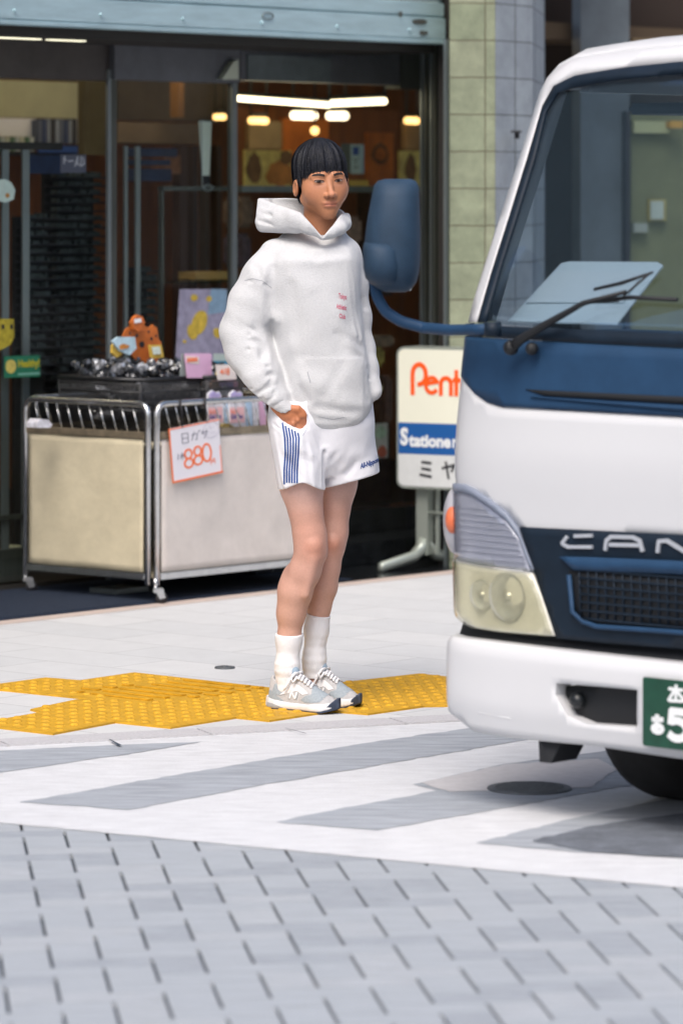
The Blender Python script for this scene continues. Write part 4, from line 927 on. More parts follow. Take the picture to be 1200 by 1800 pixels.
# ---------------- truck ----------------
TA = math.radians(43.3)
TL = Vector((-math.cos(TA), math.sin(TA), 0)); TB = Vector((math.sin(TA), math.cos(TA), 0))     # lateral (towards the shop) and backwards
TC = Vector((.862, 9.72, 0)); HW = .88
MT = frame(TC, TL, TB)      # truck frame: x lateral, y back, z up
def lerp(x, xs, ys):
    return float(np.interp(x, xs, ys))
def back(a, z):
    prof = lerp(z, [.2, .28, .425, .455, .86, .92, 1.24, 1.27, 1.90, 1.97], [.02, 0, .0, .03, .01, .01, .042, .052, .34, .42])
    hw = HW-lerp(z, [1.0, 1.25, 1.97], [0, .012, .035])
    q = min(1, abs(a)/hw)
    p_ = 4.0
    D_ = lerp(z, [.3, .6, 1.2, 1.9], [.15, .16, .17, .16])
    return prof+D_*(1-(1-q**p_)**(1/p_))
def tpix(px, py, off=0):      # (lateral, z) where the ray through a photo pixel meets the front surface
    lo, hi = 8.6, 11.5; prev = None; n = 240
    for i in range(n+1):
        d = lo+(hi-lo)*i/n; P = W(px, py, d); r = Vector((P.x, P.y, 0))-TC; a = r.dot(TL); b = r.dot(TB)
        g = b-(back(a, P.z)-off) if abs(a) < HW*1.02 else -1
        if prev is not None and g >= 0 > prev[0]:
            d0, d1_ = prev[1], d
            for _ in range(22):
                d = (d0+d1_)/2; P = W(px, py, d); r = Vector((P.x, P.y, 0))-TC; a = r.dot(TL)
                if abs(a) < HW*1.02 and r.dot(TB)-(back(a, P.z)-off) >= 0: d1_ = d
                else: d0 = d
            return (r.dot(TL), P.z)
        prev = (g, d)
    # beyond the silhouette: the outermost visible point of the surface at that height
    z = W(px, py, 10.4).z; hw_ = HW-lerp(z, [1.0, 1.25, 1.97], [0, .012, .035]); best = (9e9, 0)
    for k in range(60):
        a = hw_*(.7+.299*k/59); q = MT @ Vector((a, back(a, z), z)); best = min(best, (q.x/q.y, a))
    return (best[1], z)
def tp(a, z, off=0): 
    return MT @ Vector((a, back(a, z)-off, z))
def patch(name, poly, off, m, parent, thick=.012, step=.03, mirror=False, smooth=True, only=0):
    if mirror and not only and min(p[0] for p in poly) > .02:
        a_ = patch(name, poly, off, m, parent, thick, step, False, smooth, 1); patch(name, poly, off, m, parent, thick, step, False, smooth, -1); return a_
    """closed outline in (lateral, z) draped over the cab's front surface"""
    pts = []
    n = len(poly)
    for i in range(n):
        p, q = Vector(poly[i]), Vector(poly[(i+1) % n]); k = max(1, int((q-p).length/step))
        for j in range(k): pts.append(p+(q-p)*j/k)
    nb = len(pts); inner = []
    xs = [p[0] for p in pts]; zs = [p[1] for p in pts]; pl = [(p[0], p[1]) for p in pts]
    x = min(xs)+step/2
    while x < max(xs):
        z = min(zs)+step/2
        while z < max(zs):
            if inside((x, z), pl) and sdist((x, z), pl) > step*.35: inner.append(Vector((x, z)))
            z += step
        x += step
    allp = pts+inner; edges = [(i, (i+1) % nb) for i in range(nb)]
    vs, es, fs, *_ = delaunay_2d_cdt(allp, edges, [list(range(nb))], 1, 1e-6)
    bm = B()
    for sg in ((1, -1) if mirror else ((only or 1),)):
        f_ = [bm.verts.new(tp(sg*v[0], v[1], off)) for v in vs]; g_ = [bm.verts.new(tp(sg*v[0], v[1], off-thick)) for v in vs]
        cnt = {}
        for f in fs:
            try:
                nf = bm.faces.new([f_[i] for i in f]); nf.smooth = smooth
                bm.faces.new([g_[i] for i in f][::-1])
            except ValueError: pass
            for a, b in zip(f, list(f[1:])+[f[0]]): cnt[(a, b)] = 1
        for (a, b) in cnt:
            if (b, a) not in cnt:
                try: bm.faces.new((f_[a], g_[a], g_[b], f_[b]))
                except ValueError: pass
    return obj(name, bm, m, parent)
def ez(py): return (.8795, CAMH-(py-HY)/FPX*10.32)
def ppx(pts): return [tpix(*p) if p[0] > 808 else ez(p[1]) for p in pts]
m_twh = mat('truck_white', (.60, .605, .62), .4, coat=.25, noise=.015, nscale=3)
m_tbl = mat('truck_blue_grey_plastic', (.016, .050, .110), .55, noise=.12, nscale=14, spec=.25)
m_tdk = mat('truck_dark_plastic', (.006, .014, .026), .55, noise=.2, nscale=20, spec=.25)
m_tblk = mat('truck_black', (.006, .007, .009), .6)
m_rub = mat('rubber', (.010, .010, .011), .8, noise=.3, nscale=40)
m_wgl = glassmat('windscreen_glass', (.84, .90, .94), .22, (.26, .38, .48))
m_lens = mat('clear_lamp_lens', (.40, .41, .45), .18, coat=.6, noise=.12, nscale=12)
m_lensy = mat('aged_headlight_lens', (.50, .49, .40), .16, coat=.8, noise=.20, nscale=10)
truck = thing('delivery_truck', Vector((TC.x, TC.y, 0))+TB*.8, 'white light truck with blue grey trim turning in from the right, cab front only', 'truck')
ZT = 1.205
# white lower face (between trim and grille), bumper, corner
zt_trim = [tpix(x, y) for x, y in ((812, 665), (835, 695), (880, 716), (1000, 722), (1200, 734))]
mid_top = tpix(1205, 735); ctr_z1 = mid_top[1]
body_px = [(806, 655), (818, 672), (835, 692), (858, 708), (884, 716), (1000, 722), (1190, 733)]
low_px = [(1190, 950), (1040, 944), (925, 936), (895, 908), (860, 885), (830, 868), (803, 858)]
body = ppx(body_px); body = [(HW*.9995, body[0][1]+.01)]+body
lowp = ppx(low_px); lowp = lowp+[(HW*.9995, lowp[-1][1])]
patch('front_panel', body+[(0, body[-1][1]), (0, lowp[0][1])]+lowp, .0, m_twh, truck, mirror=True)
# blue grey cowl panel under the windscreen
cow = ppx([(806, 592), (840, 592), (1000, 602), (1190, 612)])
patch('cowl_panel', [(HW*.9995, cow[0][1])]+cow+[(0, cow[-1][1]), (0, body[-1][1]+.002)]+[(p[0], p[1]+.002) for p in body[::-1]], .004, m_tbl, truck, mirror=True)
g0 = ppx([(925, 684), (960, 690), (1190, 705)]); patch('cowl_slot', [g0[0], (g0[1][0], g0[1][1]+.006), (g0[2][0], g0[2][1]+.012), (-.3, g0[2][1]+.012), (-.3, g0[2][1]-.006), (g0[2][0], g0[2][1]-.006), (g0[1][0], g0[1][1]-.008)], .0065, m_tblk, truck, thick=.004)
g1 = ppx([(935, 700), (1190, 718)]); patch('cowl_ridge', [(g1[0][0], g1[0][1]+.004), (g1[1][0], g1[1][1]+.008), (-.3, g1[1][1]+.008), (-.3, g1[1][1]-.004), (g1[1][0], g1[1][1]-.004)], .010, m_tbl, truck, thick=.006)
# black seal below glass
s0p = ppx([(815, 568), (1000, 578), (1190, 586)])
patch('windscreen_seal', [(HW*.985, s0p[0][1])]+s0p+[(0, s0p[-1][1]), (0, cow[-1][1]+.002)]+[(p[0], p[1]+.002) for p in cow[::-1]]+[(HW*.985, cow[0][1]+.002)], .006, m_tdk, truck, mirror=True)
# grille panel
gr = ppx([(915, 926), (1040, 932), (1190, 939)]); gb = ppx([(1190, 1140), (1060, 1130), (980, 1122)])
patch('grille_surround', gr+[(0, gr[-1][1]), (0, gb[0][1])]+gb, .006, m_tdk, truck, mirror=True)
r1 = ppx([(990, 978), (1040, 979), (1190, 985)]); r2 = ppx([(1190, 1008), (1015, 1001)])
patch('grille_bar', r1+[(0, r1[-1][1]), (0, r2[0][1])]+r2, .018, m_tbl, truck, mirror=True, thick=.02)
go = ppx([(1004, 1003), (1190, 1010)]); gl_ = ppx([(1190, 1106), (1050, 1098), (1025, 1088), (1008, 1060)])
patch('grille_opening', go+[(0, go[-1][1]), (0, gl_[0][1])]+gl_, .010, m_tblk, truck, mirror=True, thick=.004)
bm = B()
x_l, x_r = tpix(1052, 1050)[0], -.45; zt_, zb_ = go[-1][1]-.006, gl_[0][1]+.006
for i in range(7):
    z = zt_+(zb_-zt_)*i/6; tube(bm, [tp(x_l+.05-(x_l+.05-x_r)*k/14, z, .014) for k in range(15)], .0032, 6)
k = 0; x = x_l+.05
while x > x_r:
    tube(bm, [tp(x, zt_, .013), tp(x, zb_, .013)], .0028, 6); x -= .028 if x < x_l-.02 else .028
obj('grille_mesh', bm, m_tdk, truck)
e0 = ppx([(1006, 1010), (1012, 1075), (1030, 1092), (1055, 1101), (1190, 1110)])
bm = B(); tube(bm, [tp(p[0], p[1], .014) for p in e0]+[tp(0, e0[-1][1], .014), tp(-.3, e0[-1][1], .014)], .0065, 8); obj('grille_rim', bm, m_tbl, truck)
# lettering on the grille
bm = B(); m_let = mat('silver_letter', (.60, .63, .68), .3, metal=.4)
def tstroke(lines, w):
    for ln in lines:
        q = [tpix(*p) for p in ln]
        for (x0_, z0_), (x1_, z1_) in zip(q, q[1:]):
            d = Vector((x1_-x0_, z1_-z0_)); L = d.length; d /= L; n = Vector((-d.y, d.x))*w/2; e_ = d*w*.2
            P4 = [Vector((x0_, z0_))+n-e_, Vector((x0_, z0_))-n-e_, Vector((x1_, z1_))-n+e_, Vector((x1_, z1_))+n+e_]
            f0 = [bm.verts.new(tp(p.x, p.y, .012+random.random()*.0003)) for p in P4]; f1 = [bm.verts.new(tp(p.x, p.y, .005)) for p in P4]
            bm.faces.new(f0)
            for i in range(4): bm.faces.new((f0[i], f1[i], f1[(i+1) % 4], f0[(i+1) % 4]))
tstroke([[(1044, 941), (1014, 942)], [(1000, 944), (992, 955), (1002, 961), (1044, 961)]], .0085)
tstroke([[(1068, 966), (1070, 950), (1078, 943), (1116, 944), (1128, 950), (1133, 968)], [(1076, 957), (1126, 958)]], .0095)
tstroke([[(1160, 970), (1162, 951), (1176, 950), (1212, 972), (1222, 972), (1224, 954)]], .0095)
obj('lettering', bm, m_let, truck)
# headlamp: indicator / clear upper lamp / yellowed main lamp
hl = [(800, 866), (818, 864), (835, 872), (862, 890), (893, 915), (915, 945), (935, 1000)]
hu = ppx(hl); hs = ppx([(939, 1004), (890, 998), (799, 984)])
m_lensg = glassmat('clear_lens', (.94, .94, .97), .12, (.85, .88, .95), .12)
m_lensw = glassmat('yellowed_lens', (.95, .94, .87), .12, (.9, .9, .85), .15)
o_up = patch('headlight', hu+hs, .012, m_lensg, truck, mirror=True, step=.02, thick=.004)
patch('lamp_chamber', hu+hs, .004, mat('chamber_silver', (.62, .64, .66), .4, metal=.3, noise=.1, nscale=8), o_up, step=.02, thick=.006)
bm = B(); hz = [p[1] for p in hu+hs]; z = min(hz)+.02
while z < max(hz)-.03:
    xs_ = [a for a in np.linspace(.45, .875, 60) if inside((a, z), [(p[0], p[1]) for p in hu+hs])]
    if len(xs_) > 4: tube(bm, [tp(a, z, .006) for a in xs_[1:-1:3]], .0014, 5)
    z += .016
obj('lens_rib', bm, mat('rib_silver', (.62, .64, .66), .4, metal=.2), o_up)
patch('headlight_rim', [(HW*.9995, hu[0][1]+.022)]+[(p[0], p[1]+.02) for p in hu[:-1]]+[(hu[-1][0]-.012, hu[-1][1])]+hu[::-1]+[(HW*.9995, hu[0][1])], .010, mat('rim_grey', (.22, .25, .32), .4), truck, mirror=True, step=.02)
lo_px = [(940, 1006), (955, 1050), (977, 1118)]
hm = ppx([(800, 986), (890, 1001), (937, 1007)]); hb = ppx(lo_px[1:]+[(880, 1110), (838, 1103), (822, 1096), (800, 1075)])
o_hl = patch('headlight', hm+hb, .018, m_lensw, truck, mirror=True, step=.02, thick=.004)
patch('lamp_chamber', hm+hb, .004, mat('chamber_cream', (.82, .81, .74), .45, metal=.1, noise=.12, nscale=7), o_hl, step=.02, thick=.008)
bm = B()
for (x, y, r_) in ((895, 1048, .062), (850, 1045, .040)):
    a, z = tpix(x, y); nrm = (tp(a, z, .2)-tp(a, z, 0)).normalized(); R = nrm.to_track_quat('Z', 'Y').to_matrix().to_4x4(); n_ = 28; pr = [(r_, .010), (r_*.96, .011), (r_*.8, .007), (r_*.45, .0045), (r_*.18, .004), (r_*.17, .011), (0.001, .013)]
    rg = [[bm.verts.new(Matrix.Translation(tp(a, z, 0)) @ R @ Vector((q_*math.cos(k*2*math.pi/n_), q_*math.sin(k*2*math.pi/n_), h_))) for q_, h_ in pr] for k in range(n_)]
    for k in range(n_):
        for j in range(len(pr)-1): bm.faces.new((rg[k][j], rg[(k+1) % n_][j], rg[(k+1) % n_][j+1], rg[k][j+1])).smooth = True
obj('reflector', bm, mat('reflector', (.74, .74, .70), .3, metal=.5, noise=.15, nscale=22), o_hl)
c0 = W(801, 915, 10.46)
for nm_, c_, rr_, m_ in (('side_lens', c0, (.034, .06, .088), mat('frosted_lens', (.42, .42, .45), .3)), ('indicator_lamp', W(797, 914, 10.42), (.022, .032, .038), mat('amber_bulb', (.72, .17, .07), .45))):
    bm = B(); bmesh.ops.create_uvsphere(bm, u_segments=20, v_segments=14, radius=1, matrix=Matrix.Translation(c_) @ Matrix.Diagonal((*rr_, 1)))
    obj(nm_, bm, m_, truck, smooth=True)
# dark gap and bumper
d1 = ppx([(812, 1118), (880, 1128), (1000, 1142), (1190, 1163)]); d0 = ppx([(812, 1090), (980, 1120), (1190, 1138)])
patch('bumper_gap', [(HW*.985, d0[0][1])]+d0+[(0, d0[-1][1]), (0, d1[-1][1]-.01)]+[(p[0], p[1]-.01) for p in d1[::-1]]+[(HW*.985, d1[0][1]-.01)], -.025, m_tblk, truck, mirror=True)
# bumper: deep, with top lip; built as lofted shell with slots cut in its patch
bt = ppx([(806, 1120), (860, 1126), (1000, 1143), (1190, 1164)]); bbm = ppx([(1190, 1331), (1050, 1310), (900, 1296), (840, 1285), (812, 1262)])
fog = ppx([(985, 1200), (1060, 1206), (1128, 1212), (1128, 1278), (1040, 1272), (1005, 1258), (984, 1222)])
fog_i = fog
ztp = [(HW*.9995, bt[0][1])]+bt
outer = ztp+[(0, bt[-1][1]), (0, bbm[0][1])]+bbm+[(HW*.9995, bbm[-1][1]+.02)]
def annulus_patch(name, outer, hole, off, m, thick, step=.025):
    # outline with one hole, via CDT with both loops as constraints
    def dens(poly):
        o_ = []
        for i in range(len(poly)):
            p, q = Vector(poly[i]), Vector(poly[(i+1) % len(poly)]); k = max(1, int((q-p).length/step))
            for j in range(k): o_.append(p+(q-p)*j/k)
        return o_
    O, H = dens(outer), dens(hole); pl = [(p.x, p.y) for p in O]; hl_ = [(p.x, p.y) for p in H]; inner = []
    x = min(p[0] for p in pl)
    while x < max(p[0] for p in pl):
        z = min(p[1] for p in pl)
        while z < max(p[1] for p in pl):
            if inside((x, z), pl) and not inside((x, z), hl_) and sdist((x, z), pl) > step*.3 and sdist((x, z), hl_) > step*.3: inner.append(Vector((x, z)))
            z += step
        x += step
    n1, n2 = len(O), len(H)
    ed = [(i, (i+1) % n1) for i in range(n1)]+[(n1+i, n1+(i+1) % n2) for i in range(n2)]
    vs, es, fs, *_ = delaunay_2d_cdt(O+H+inner, ed, [], 0, 1e-6)
    bm = B()
    for sg in (1, -1):
        f_ = [bm.verts.new(tp(sg*v[0], v[1], off+(.012*min(1, max(0, (.50-v[1])/.1))))) for v in vs]; g_ = [bm.verts.new(tp(sg*v[0], v[1], off-thick)) for v in vs]; cnt = {}
        for f in fs:
            c = sum((vs[i] for i in f), Vector((0, 0)))/len(f)
            if not inside(c, pl) or inside(c, hl_): continue
            bm.faces.new([f_[i] for i in f]).smooth = True; bm.faces.new([g_[i] for i in f][::-1])
            for a, b in zip(f, list(f[1:])+[f[0]]): cnt[(a, b)] = 1
        for (a, b) in cnt:
            if (b, a) not in cnt: bm.faces.new((f_[a], g_[a], g_[b], f_[b]))
    return obj(name, bm, m, truck)
annulus_patch('bumper', outer, fog, .006, m_twh, .05)
hf = [(p[0], p[1]) for p in fog]; patch('bumper_slot', [(p[0]+(.02 if p[0] > .3 else -.02), p[1]+(.015 if p[1] > .36 else -.015)) for p in hf], -.02, m_tblk, truck, mirror=True)
a, z = tpix(1010, 1232); bm = B(); c0 = tp(a, z, -.012); nrm = (tp(a, z, .2)-tp(a, z, 0)).normalized(); bmesh.ops.create_uvsphere(bm, u_segments=14, v_segments=8, radius=.022, matrix=Matrix.Translation(c0)); obj('fog_lamp', bm, mat('dark_lamp', (.008, .01, .012), .3), truck, smooth=True)
bm = B(); q = ppx([(806, 1248), (850, 1252), (905, 1262)]); tube(bm, [tp(p[0], p[1], .0165) for p in q], .003, 6); q = ppx([(812, 1172), (845, 1174), (882, 1181)]); tube(bm, [tp(p[0], p[1], .0065) for p in q], .002, 6); obj('bumper_crease', bm, m_twh, truck)
# number plate (green, white characters)
pz1 = tpix(1133, 1187)[1]; pz0 = tpix(1136, 1306)[1]; pa = tpix(1130, 1240, .03)[0]; pw = .33
yp = back(.1, .36)-.032
MP = MT @ Matrix.Translation((pa, yp, 0)) @ Matrix.Diagonal((-1, 1, 1, 1))
bm = B(); prism(bm, rrect(0, pz0, pw, pz1, .006), MP, .006, 0); pl_ = obj('number_plate', bm, mat('plate_green', (.008, .055, .032), .45, noise=.2, nscale=30), truck)
bm = B(); h = pz1-pz0; L_ = []
def pc_(pts): return [(x*pw, pz0+z*h) for x, z in pts]
strokes(bm, [pc_([(.255, .87), (.38, .87)]), pc_([(.32, .93), (.315, .70)]), pc_([(.305, .86), (.25, .70)]), pc_([(.33, .84), (.41, .70)]), pc_([(.27, .70), (.38, .71)])], .008, MP, 0, .002)
strokes(bm, [pc_([(.10, .40), (.19, .41)]), pc_([(.14, .46), (.135, .24)]), pc_(arc(.145, .27, .045, .05, 100, -240, 10))], .012, MP, 0, .002)
strokes(bm, [pc_([(.41, .55), (.28, .55), (.27, .38)]), pc_(arc(.33, .29, .09, .13, 120, -140, 12))], .019, MP, 0, .002)
strokes(bm, [pc_([(.52, .35), (.57, .35)]), pc_([(.64, .55), (.76, .55), (.68, .16)]), pc_(arc(.88, .36, .06, .19, 0, 360, 14))], .017, MP, 0, .002)
strokes(bm, [pc_([(.46, .92), (.46, .70), (.56, .70)]), pc_([(.46, .92), (.56, .92), (.56, .70)]), pc_([(.46, .81), (.56, .81)]), pc_(arc(.66, .81, .03, .10, 0, 360, 10)), pc_(arc(.76, .81, .03, .10, 0, 360, 10))], .007, MP, 0, .002)
obj('lettering', bm, m_sw, pl_)
# cab shell: roof, pillars, sides, floor
def topz(a): return 1.905
ws_px = [(838, 566), (862, 480), (892, 385), (926, 275), (952, 185), (972, 150), (1010, 132), (1100, 117), (1190, 108)]
ws = ppx([(x+3, y) for x, y in ws_px]); ws_b = ppx([(1190, 588), (1000, 578), (838, 568)])
patch('windscreen', ws+[(0, ws[-1][1])]+[(0, ws_b[0][1])]+ws_b[1:], .0, m_wgl, truck, mirror=True, thick=.004, step=.05)
# black band round the glass
inn = [(p[0]-.035, p[1]) if i < 4 else (p[0]-.025, p[1]-.02) if i < 6 else (p[0], p[1]-.035) for i, p in enumerate(ws)]
patch('windscreen_trim', ws+[(0, ws[-1][1]), (0, inn[-1][1])]+inn[::-1], .006, m_tdk, truck, mirror=True, thick=.008, step=.03)
# white A pillar and roof front edge: a band round the glass, then lofts going back
osx = [(824, 566), (850, 470), (882, 375), (917, 268), (944, 180), (951, 156), (963, 136), (982, 116), (1010, 101), (1100, 88), (1190, 80)]
os_ = [tpix(*p) for p in osx]
os_ = [(max(p[0], w_[0]+.012) if i < 7 else p[0], p[1]) for i, (p, w_) in enumerate(zip(os_, [ws[min(j, len(ws)-1)] for j in (0, 1, 2, 3, 4, 4, 5, 6, 7, 8, 8)]))]
patch('pillar_trim', os_+[(0, os_[-1][1]), (0, ws[-1][1])]+ws[::-1], .004, m_twh, truck, mirror=True, thick=.02)
def lofted(name, idx, offs):
    bm = B()
    for sg in (1, -1):
        rr_ = [[bm.verts.new(MT @ Vector((sg*max(0, os_[i][0]+wo*(1 if i < 8 else 0)), back(os_[i][0], os_[i][1])+bb, os_[i][1]+up*(min(1, max(0, (i-4)/4)))))) for i in idx]+([bm.verts.new(MT @ Vector((0, back(0, os_[-1][1])+bb, os_[-1][1]+up)))] if idx[-1] == len(os_)-1 else []) for wo, bb, up in offs]
        for j in range(len(rr_)-1):
            for i in range(len(rr_[0])-1): bm.faces.new((rr_[j][i], rr_[j][i+1], rr_[j+1][i+1], rr_[j+1][i])).smooth = True
    o = obj(name, bm, m_twh, truck); sm = o.modifiers.new('thick', 'SOLIDIFY'); sm.thickness = .008; sm.offset = -1; return o
lofted('door_pillar', list(range(0, 6)), ((0, -.004, 0), (.006, .01, 0), (.010, .05, 0), (.010, .11, 0)))
lofted('roof', list(range(5, 11)), ((0, -.004, 0), (.006, .01, .010), (.010, .05, .026), (.012, .15, .040), (.012, .6, .05), (.01, 1.2, .045)))
# sides (door with window opening) and back wall
for sg in (1, -1):
    bm = B()
    def sp(y, z): return MT @ Vector((sg*(HW-.014-lerp(z, [1.0, 1.25, 1.97], [0, .012, .035])), y, z))
    def quad(pts, th=.03):
        a_ = [bm.verts.new(sp(*p)) for p in pts]; b_ = [bm.verts.new(sp(*p)-TL*sg*th) for p in pts]
        bm.faces.new(a_); bm.faces.new(b_[::-1])
        for i in range(len(pts)): bm.faces.new((a_[i], b_[i], b_[(i+1) % len(pts)], a_[(i+1) % len(pts)]))
    quad([(.36, .55), (.75, .75), (1.1, .75), (1.35, .55), (1.6, .55), (1.6, 1.18), (.42, 1.18)])
    quad([(1.25, 1.18), (1.6, 1.18), (1.6, 1.93), (1.35, 1.93), (1.3, 1.85)])
    quad([(.56, 1.86), (1.4, 1.86), (1.4, 1.93), (.6, 1.93)])
    obj('door', bm, m_twh, truck)
    bm = B(); quad([(.45, 1.18), (1.25, 1.18), (1.3, 1.86), (.72, 1.86)], .003) if False else None; bm.free()
bm = B(); box(bm, (-.80, 1.58, .5), (.80, 1.62, 1.25), MT); box(bm, (-.78, 1.58, 1.78), (.78, 1.62, 1.95), MT); box(bm, (-.78, 1.58, 1.25), (-.45, 1.62, 1.78), MT); box(bm, (.45, 1.58, 1.25), (.78, 1.62, 1.78), MT)
obj('rear_wall', bm, m_tdk, truck)
bm = B(); box(bm, (-.80, .30, .50), (.80, 1.58, .56), MT); obj('cab_floor', bm, m_tblk, truck)
# cargo box and chassis behind the cab
bm = B(); box(bm, (-.86, 1.75, .85), (.86, 4.6, 1.05), MT, bev=.01); box(bm, (-.86, 1.75, 1.05), (-.83, 4.6, 1.30), MT); box(bm, (.83, 1.75, 1.05), (.86, 4.6, 1.30), MT); obj('load_bed', bm, mat('bed_grey', (.3, .32, .34), .5), truck)
bm = B(); box(bm, (-.40, .35, .40), (-.32, 4.5, .58), MT); box(bm, (.32, .35, .40), (.40, 4.5, .58), MT); box(bm, (-.30, .10, .24), (.30, 1.2, .5), MT, bev=.04); box(bm, (-.80, 1.1, .30), (.80, 4.2, .8), MT); obj('chassis', bm, m_tblk, truck)
# wheels
def wheel(a, y, steer=0):
    R = MT @ Matrix.Translation((a, y, .345)) @ Matrix.Rotation(steer, 4, 'Z') @ Matrix.Rotation(math.pi/2, 4, 'Y')
    bm = B(); prof = [(.20, -.09), (.29, -.10), (.335, -.09), (.345, -.06), (.345, .06), (.335, .09), (.29, .10), (.20, .09)]; n = 48
    rr_ = [[bm.verts.new(R @ Vector((r_*math.cos(k*2*math.pi/n), r_*math.sin(k*2*math.pi/n), w_))) for r_, w_ in prof] for k in range(n)]
    for k in range(n):
        for j in range(len(prof)): bm.faces.new((rr_[k][j], rr_[(k+1) % n][j], rr_[(k+1) % n][(j+1) % len(prof)], rr_[k][(j+1) % len(prof)])).smooth = True
    w = obj('wheel', bm, m_rub, truck)
    bm = B(); bmesh.ops.create_cone(bm, cap_ends=True, segments=32, radius1=.205, radius2=.205, depth=.15, matrix=R); obj('rim', bm, mat('rim_steel', (.3, .3, .3), .4, metal=.6), w)
wheel(.45, .56, -.1); wheel(-.60, .74, -.1); wheel(.60, 3.3); wheel(-.60, 3.3)
bm = B()          # wheel arch liners and low mudguard
for sg in (1, -1):
    pts_ = [(.74+.43*math.cos(math.radians(a)), .36+.43*math.sin(math.radians(a))) for a in range(-10, 191, 12)]
    for (y0_, z0_), (y1_, z1_) in zip(pts_, pts_[1:]):
        q = [MT @ Vector((sg*x_, y_, z_)) for x_, y_, z_ in ((.40, y0_, z0_), (.80, y0_, z0_), (.80, y1_, z1_), (.40, y1_, z1_))]
        bm.faces.new([bm.verts.new(v) for v in q])
o = obj('wheel_arch', bm, m_tblk, truck); sm = o.modifiers.new('thick', 'SOLIDIFY'); sm.thickness = .01
# small step bracket hanging under the bumper
bm = B(); q = ppx([(946, 1300), (990, 1302)])
P4 = [W(946, 1296, 10.1), W(990, 1300, 10.05), W(968, 1342, 10.05), W(948, 1340, 10.1)]
a_ = [bm.verts.new(p) for p in P4]; b_ = [bm.verts.new(p+TB*.10) for p in P4]; bm.faces.new(a_); bm.faces.new(b_[::-1])
for i in range(4): bm.faces.new((a_[i], b_[i], b_[(i+1) % 4], a_[(i+1) % 4]))
obj('tow_bracket', bm, m_tblk, truck)
# mirror and arm
dm = 10.36
arm = [W(858, 578, 10.15), W(832, 579, 10.2), W(790, 580, 10.28), W(745, 576, dm), W(705, 565, dm), W(678, 548, dm), W(664, 525, dm), W(658, 500, dm), W(655, 470, dm)]
bm = B(); tube(bm, arcpts(arm, .012, 3), [.013]*1+[.0145]*(len(arcpts(arm, .012, 3))-1), 12); obj('mirror_arm', bm, m_tbl, truck)
bm = B(); tube(bm, [W(866, 566, 10.12), W(866, 592, 10.12)], .022, 12); obj('mirror_bracket', bm, m_tdk, truck)
mir = [(642, 445, .40), ]
def blob_loft(rows, d, bulge, m, name, parent, n=24, ex=2.6):
    """horizontal rings: (py, px_left, px_right, depth half size m)"""
    bm = B(); rr_ = []
    for py, xl, xr, dp in rows:
        c = W((xl+xr)/2, py, d); hw = (xr-xl)/2*d/FPX; ring = []
        for k in range(n):
            t = 2*math.pi*k/n; cx_, sy_ = math.cos(t), math.sin(t)
            ring.append(bm.verts.new(c+Vector((hw*math.copysign(abs(cx_)**(2/ex), cx_), dp*math.copysign(abs(sy_)**(2/ex), sy_), 0))))
        rr_.append(ring)
    for j in range(len(rr_)-1):
        for k in range(n): bm.faces.new((rr_[j][k], rr_[j][(k+1) % n], rr_[j+1][(k+1) % n], rr_[j+1][k])).smooth = True
    bm.faces.new(rr_[0]); bm.faces.new(rr_[-1][::-1])
    o = obj(name, bm, m, parent, smooth=True); return o
m_mir = mat('mirror_plastic', (.022, .046, .080), .6, noise=.15, nscale=14, spec=.25)
mo = blob_loft([(314, 676, 722, .02), (317, 665, 730, .045), (325, 657, 735, .065), (345, 653, 737, .08), (380, 646, 738, .09), (420, 641, 739, .095), (450, 639, 739, .095), (475, 640, 737, .09), (495, 648, 732, .075), (508, 664, 722, .05), (513, 676, 712, .02)], dm, .05, m_mir, 'mirror_housing', truck)
o = blob_loft([(425, 641, 690, .05), (428, 639, 697, .085), (440, 637, 704, .10), (470, 638, 706, .102), (488, 642, 704, .09), (500, 652, 700, .06)], dm-.012, .05, m_mir, 'mirror_cover', mo)
o = blob_loft([(318, 664, 728, .03), (330, 660, 733, .05), (420, 648, 737, .06), (490, 652, 732, .05), (510, 664, 722, .02)], dm+.05, .05, mat('mirror_glass', (.5, .55, .58), .05, metal=1), 'mirror_glass', mo)
# wipers
def wipe(pts, r_, off):
    q = [tpix(*p) for p in pts]; return [tp(p[0], p[1], off) for p in q], r_
bm = B(); P_, r_ = wipe([(918, 610), (935, 596), (985, 566), (1045, 532), (1120, 512)], 0, .045); tube(bm, P_, [.016, .013, .010, .007, .005], 8)
bmesh.ops.create_uvsphere(bm, u_segments=12, v_segments=8, radius=.020, matrix=Matrix.Translation(P_[0]))
P2_, _ = wipe([(948, 612), (948, 622)], 0, .03); bmesh.ops.create_uvsphere(bm, u_segments=12, v_segments=8, radius=.017, matrix=Matrix.Translation(P2_[0])); obj('wiper', bm, m_tblk, truck)
bm = B(); P_, _ = wipe([(1040, 530), (1120, 522), (1200, 526)], 0, .022); tube(bm, P_, .0055, 6); P_, _ = wipe([(1052, 508), (1100, 497), (1155, 478)], 0, .018); tube(bm, P_, [.004, .005, .003], 6); P_, _ = wipe([(1035, 532), (1095, 528), (1150, 480)], 0, .02); tube(bm, P_, .003, 6); obj('wiper', bm, m_tblk, truck)
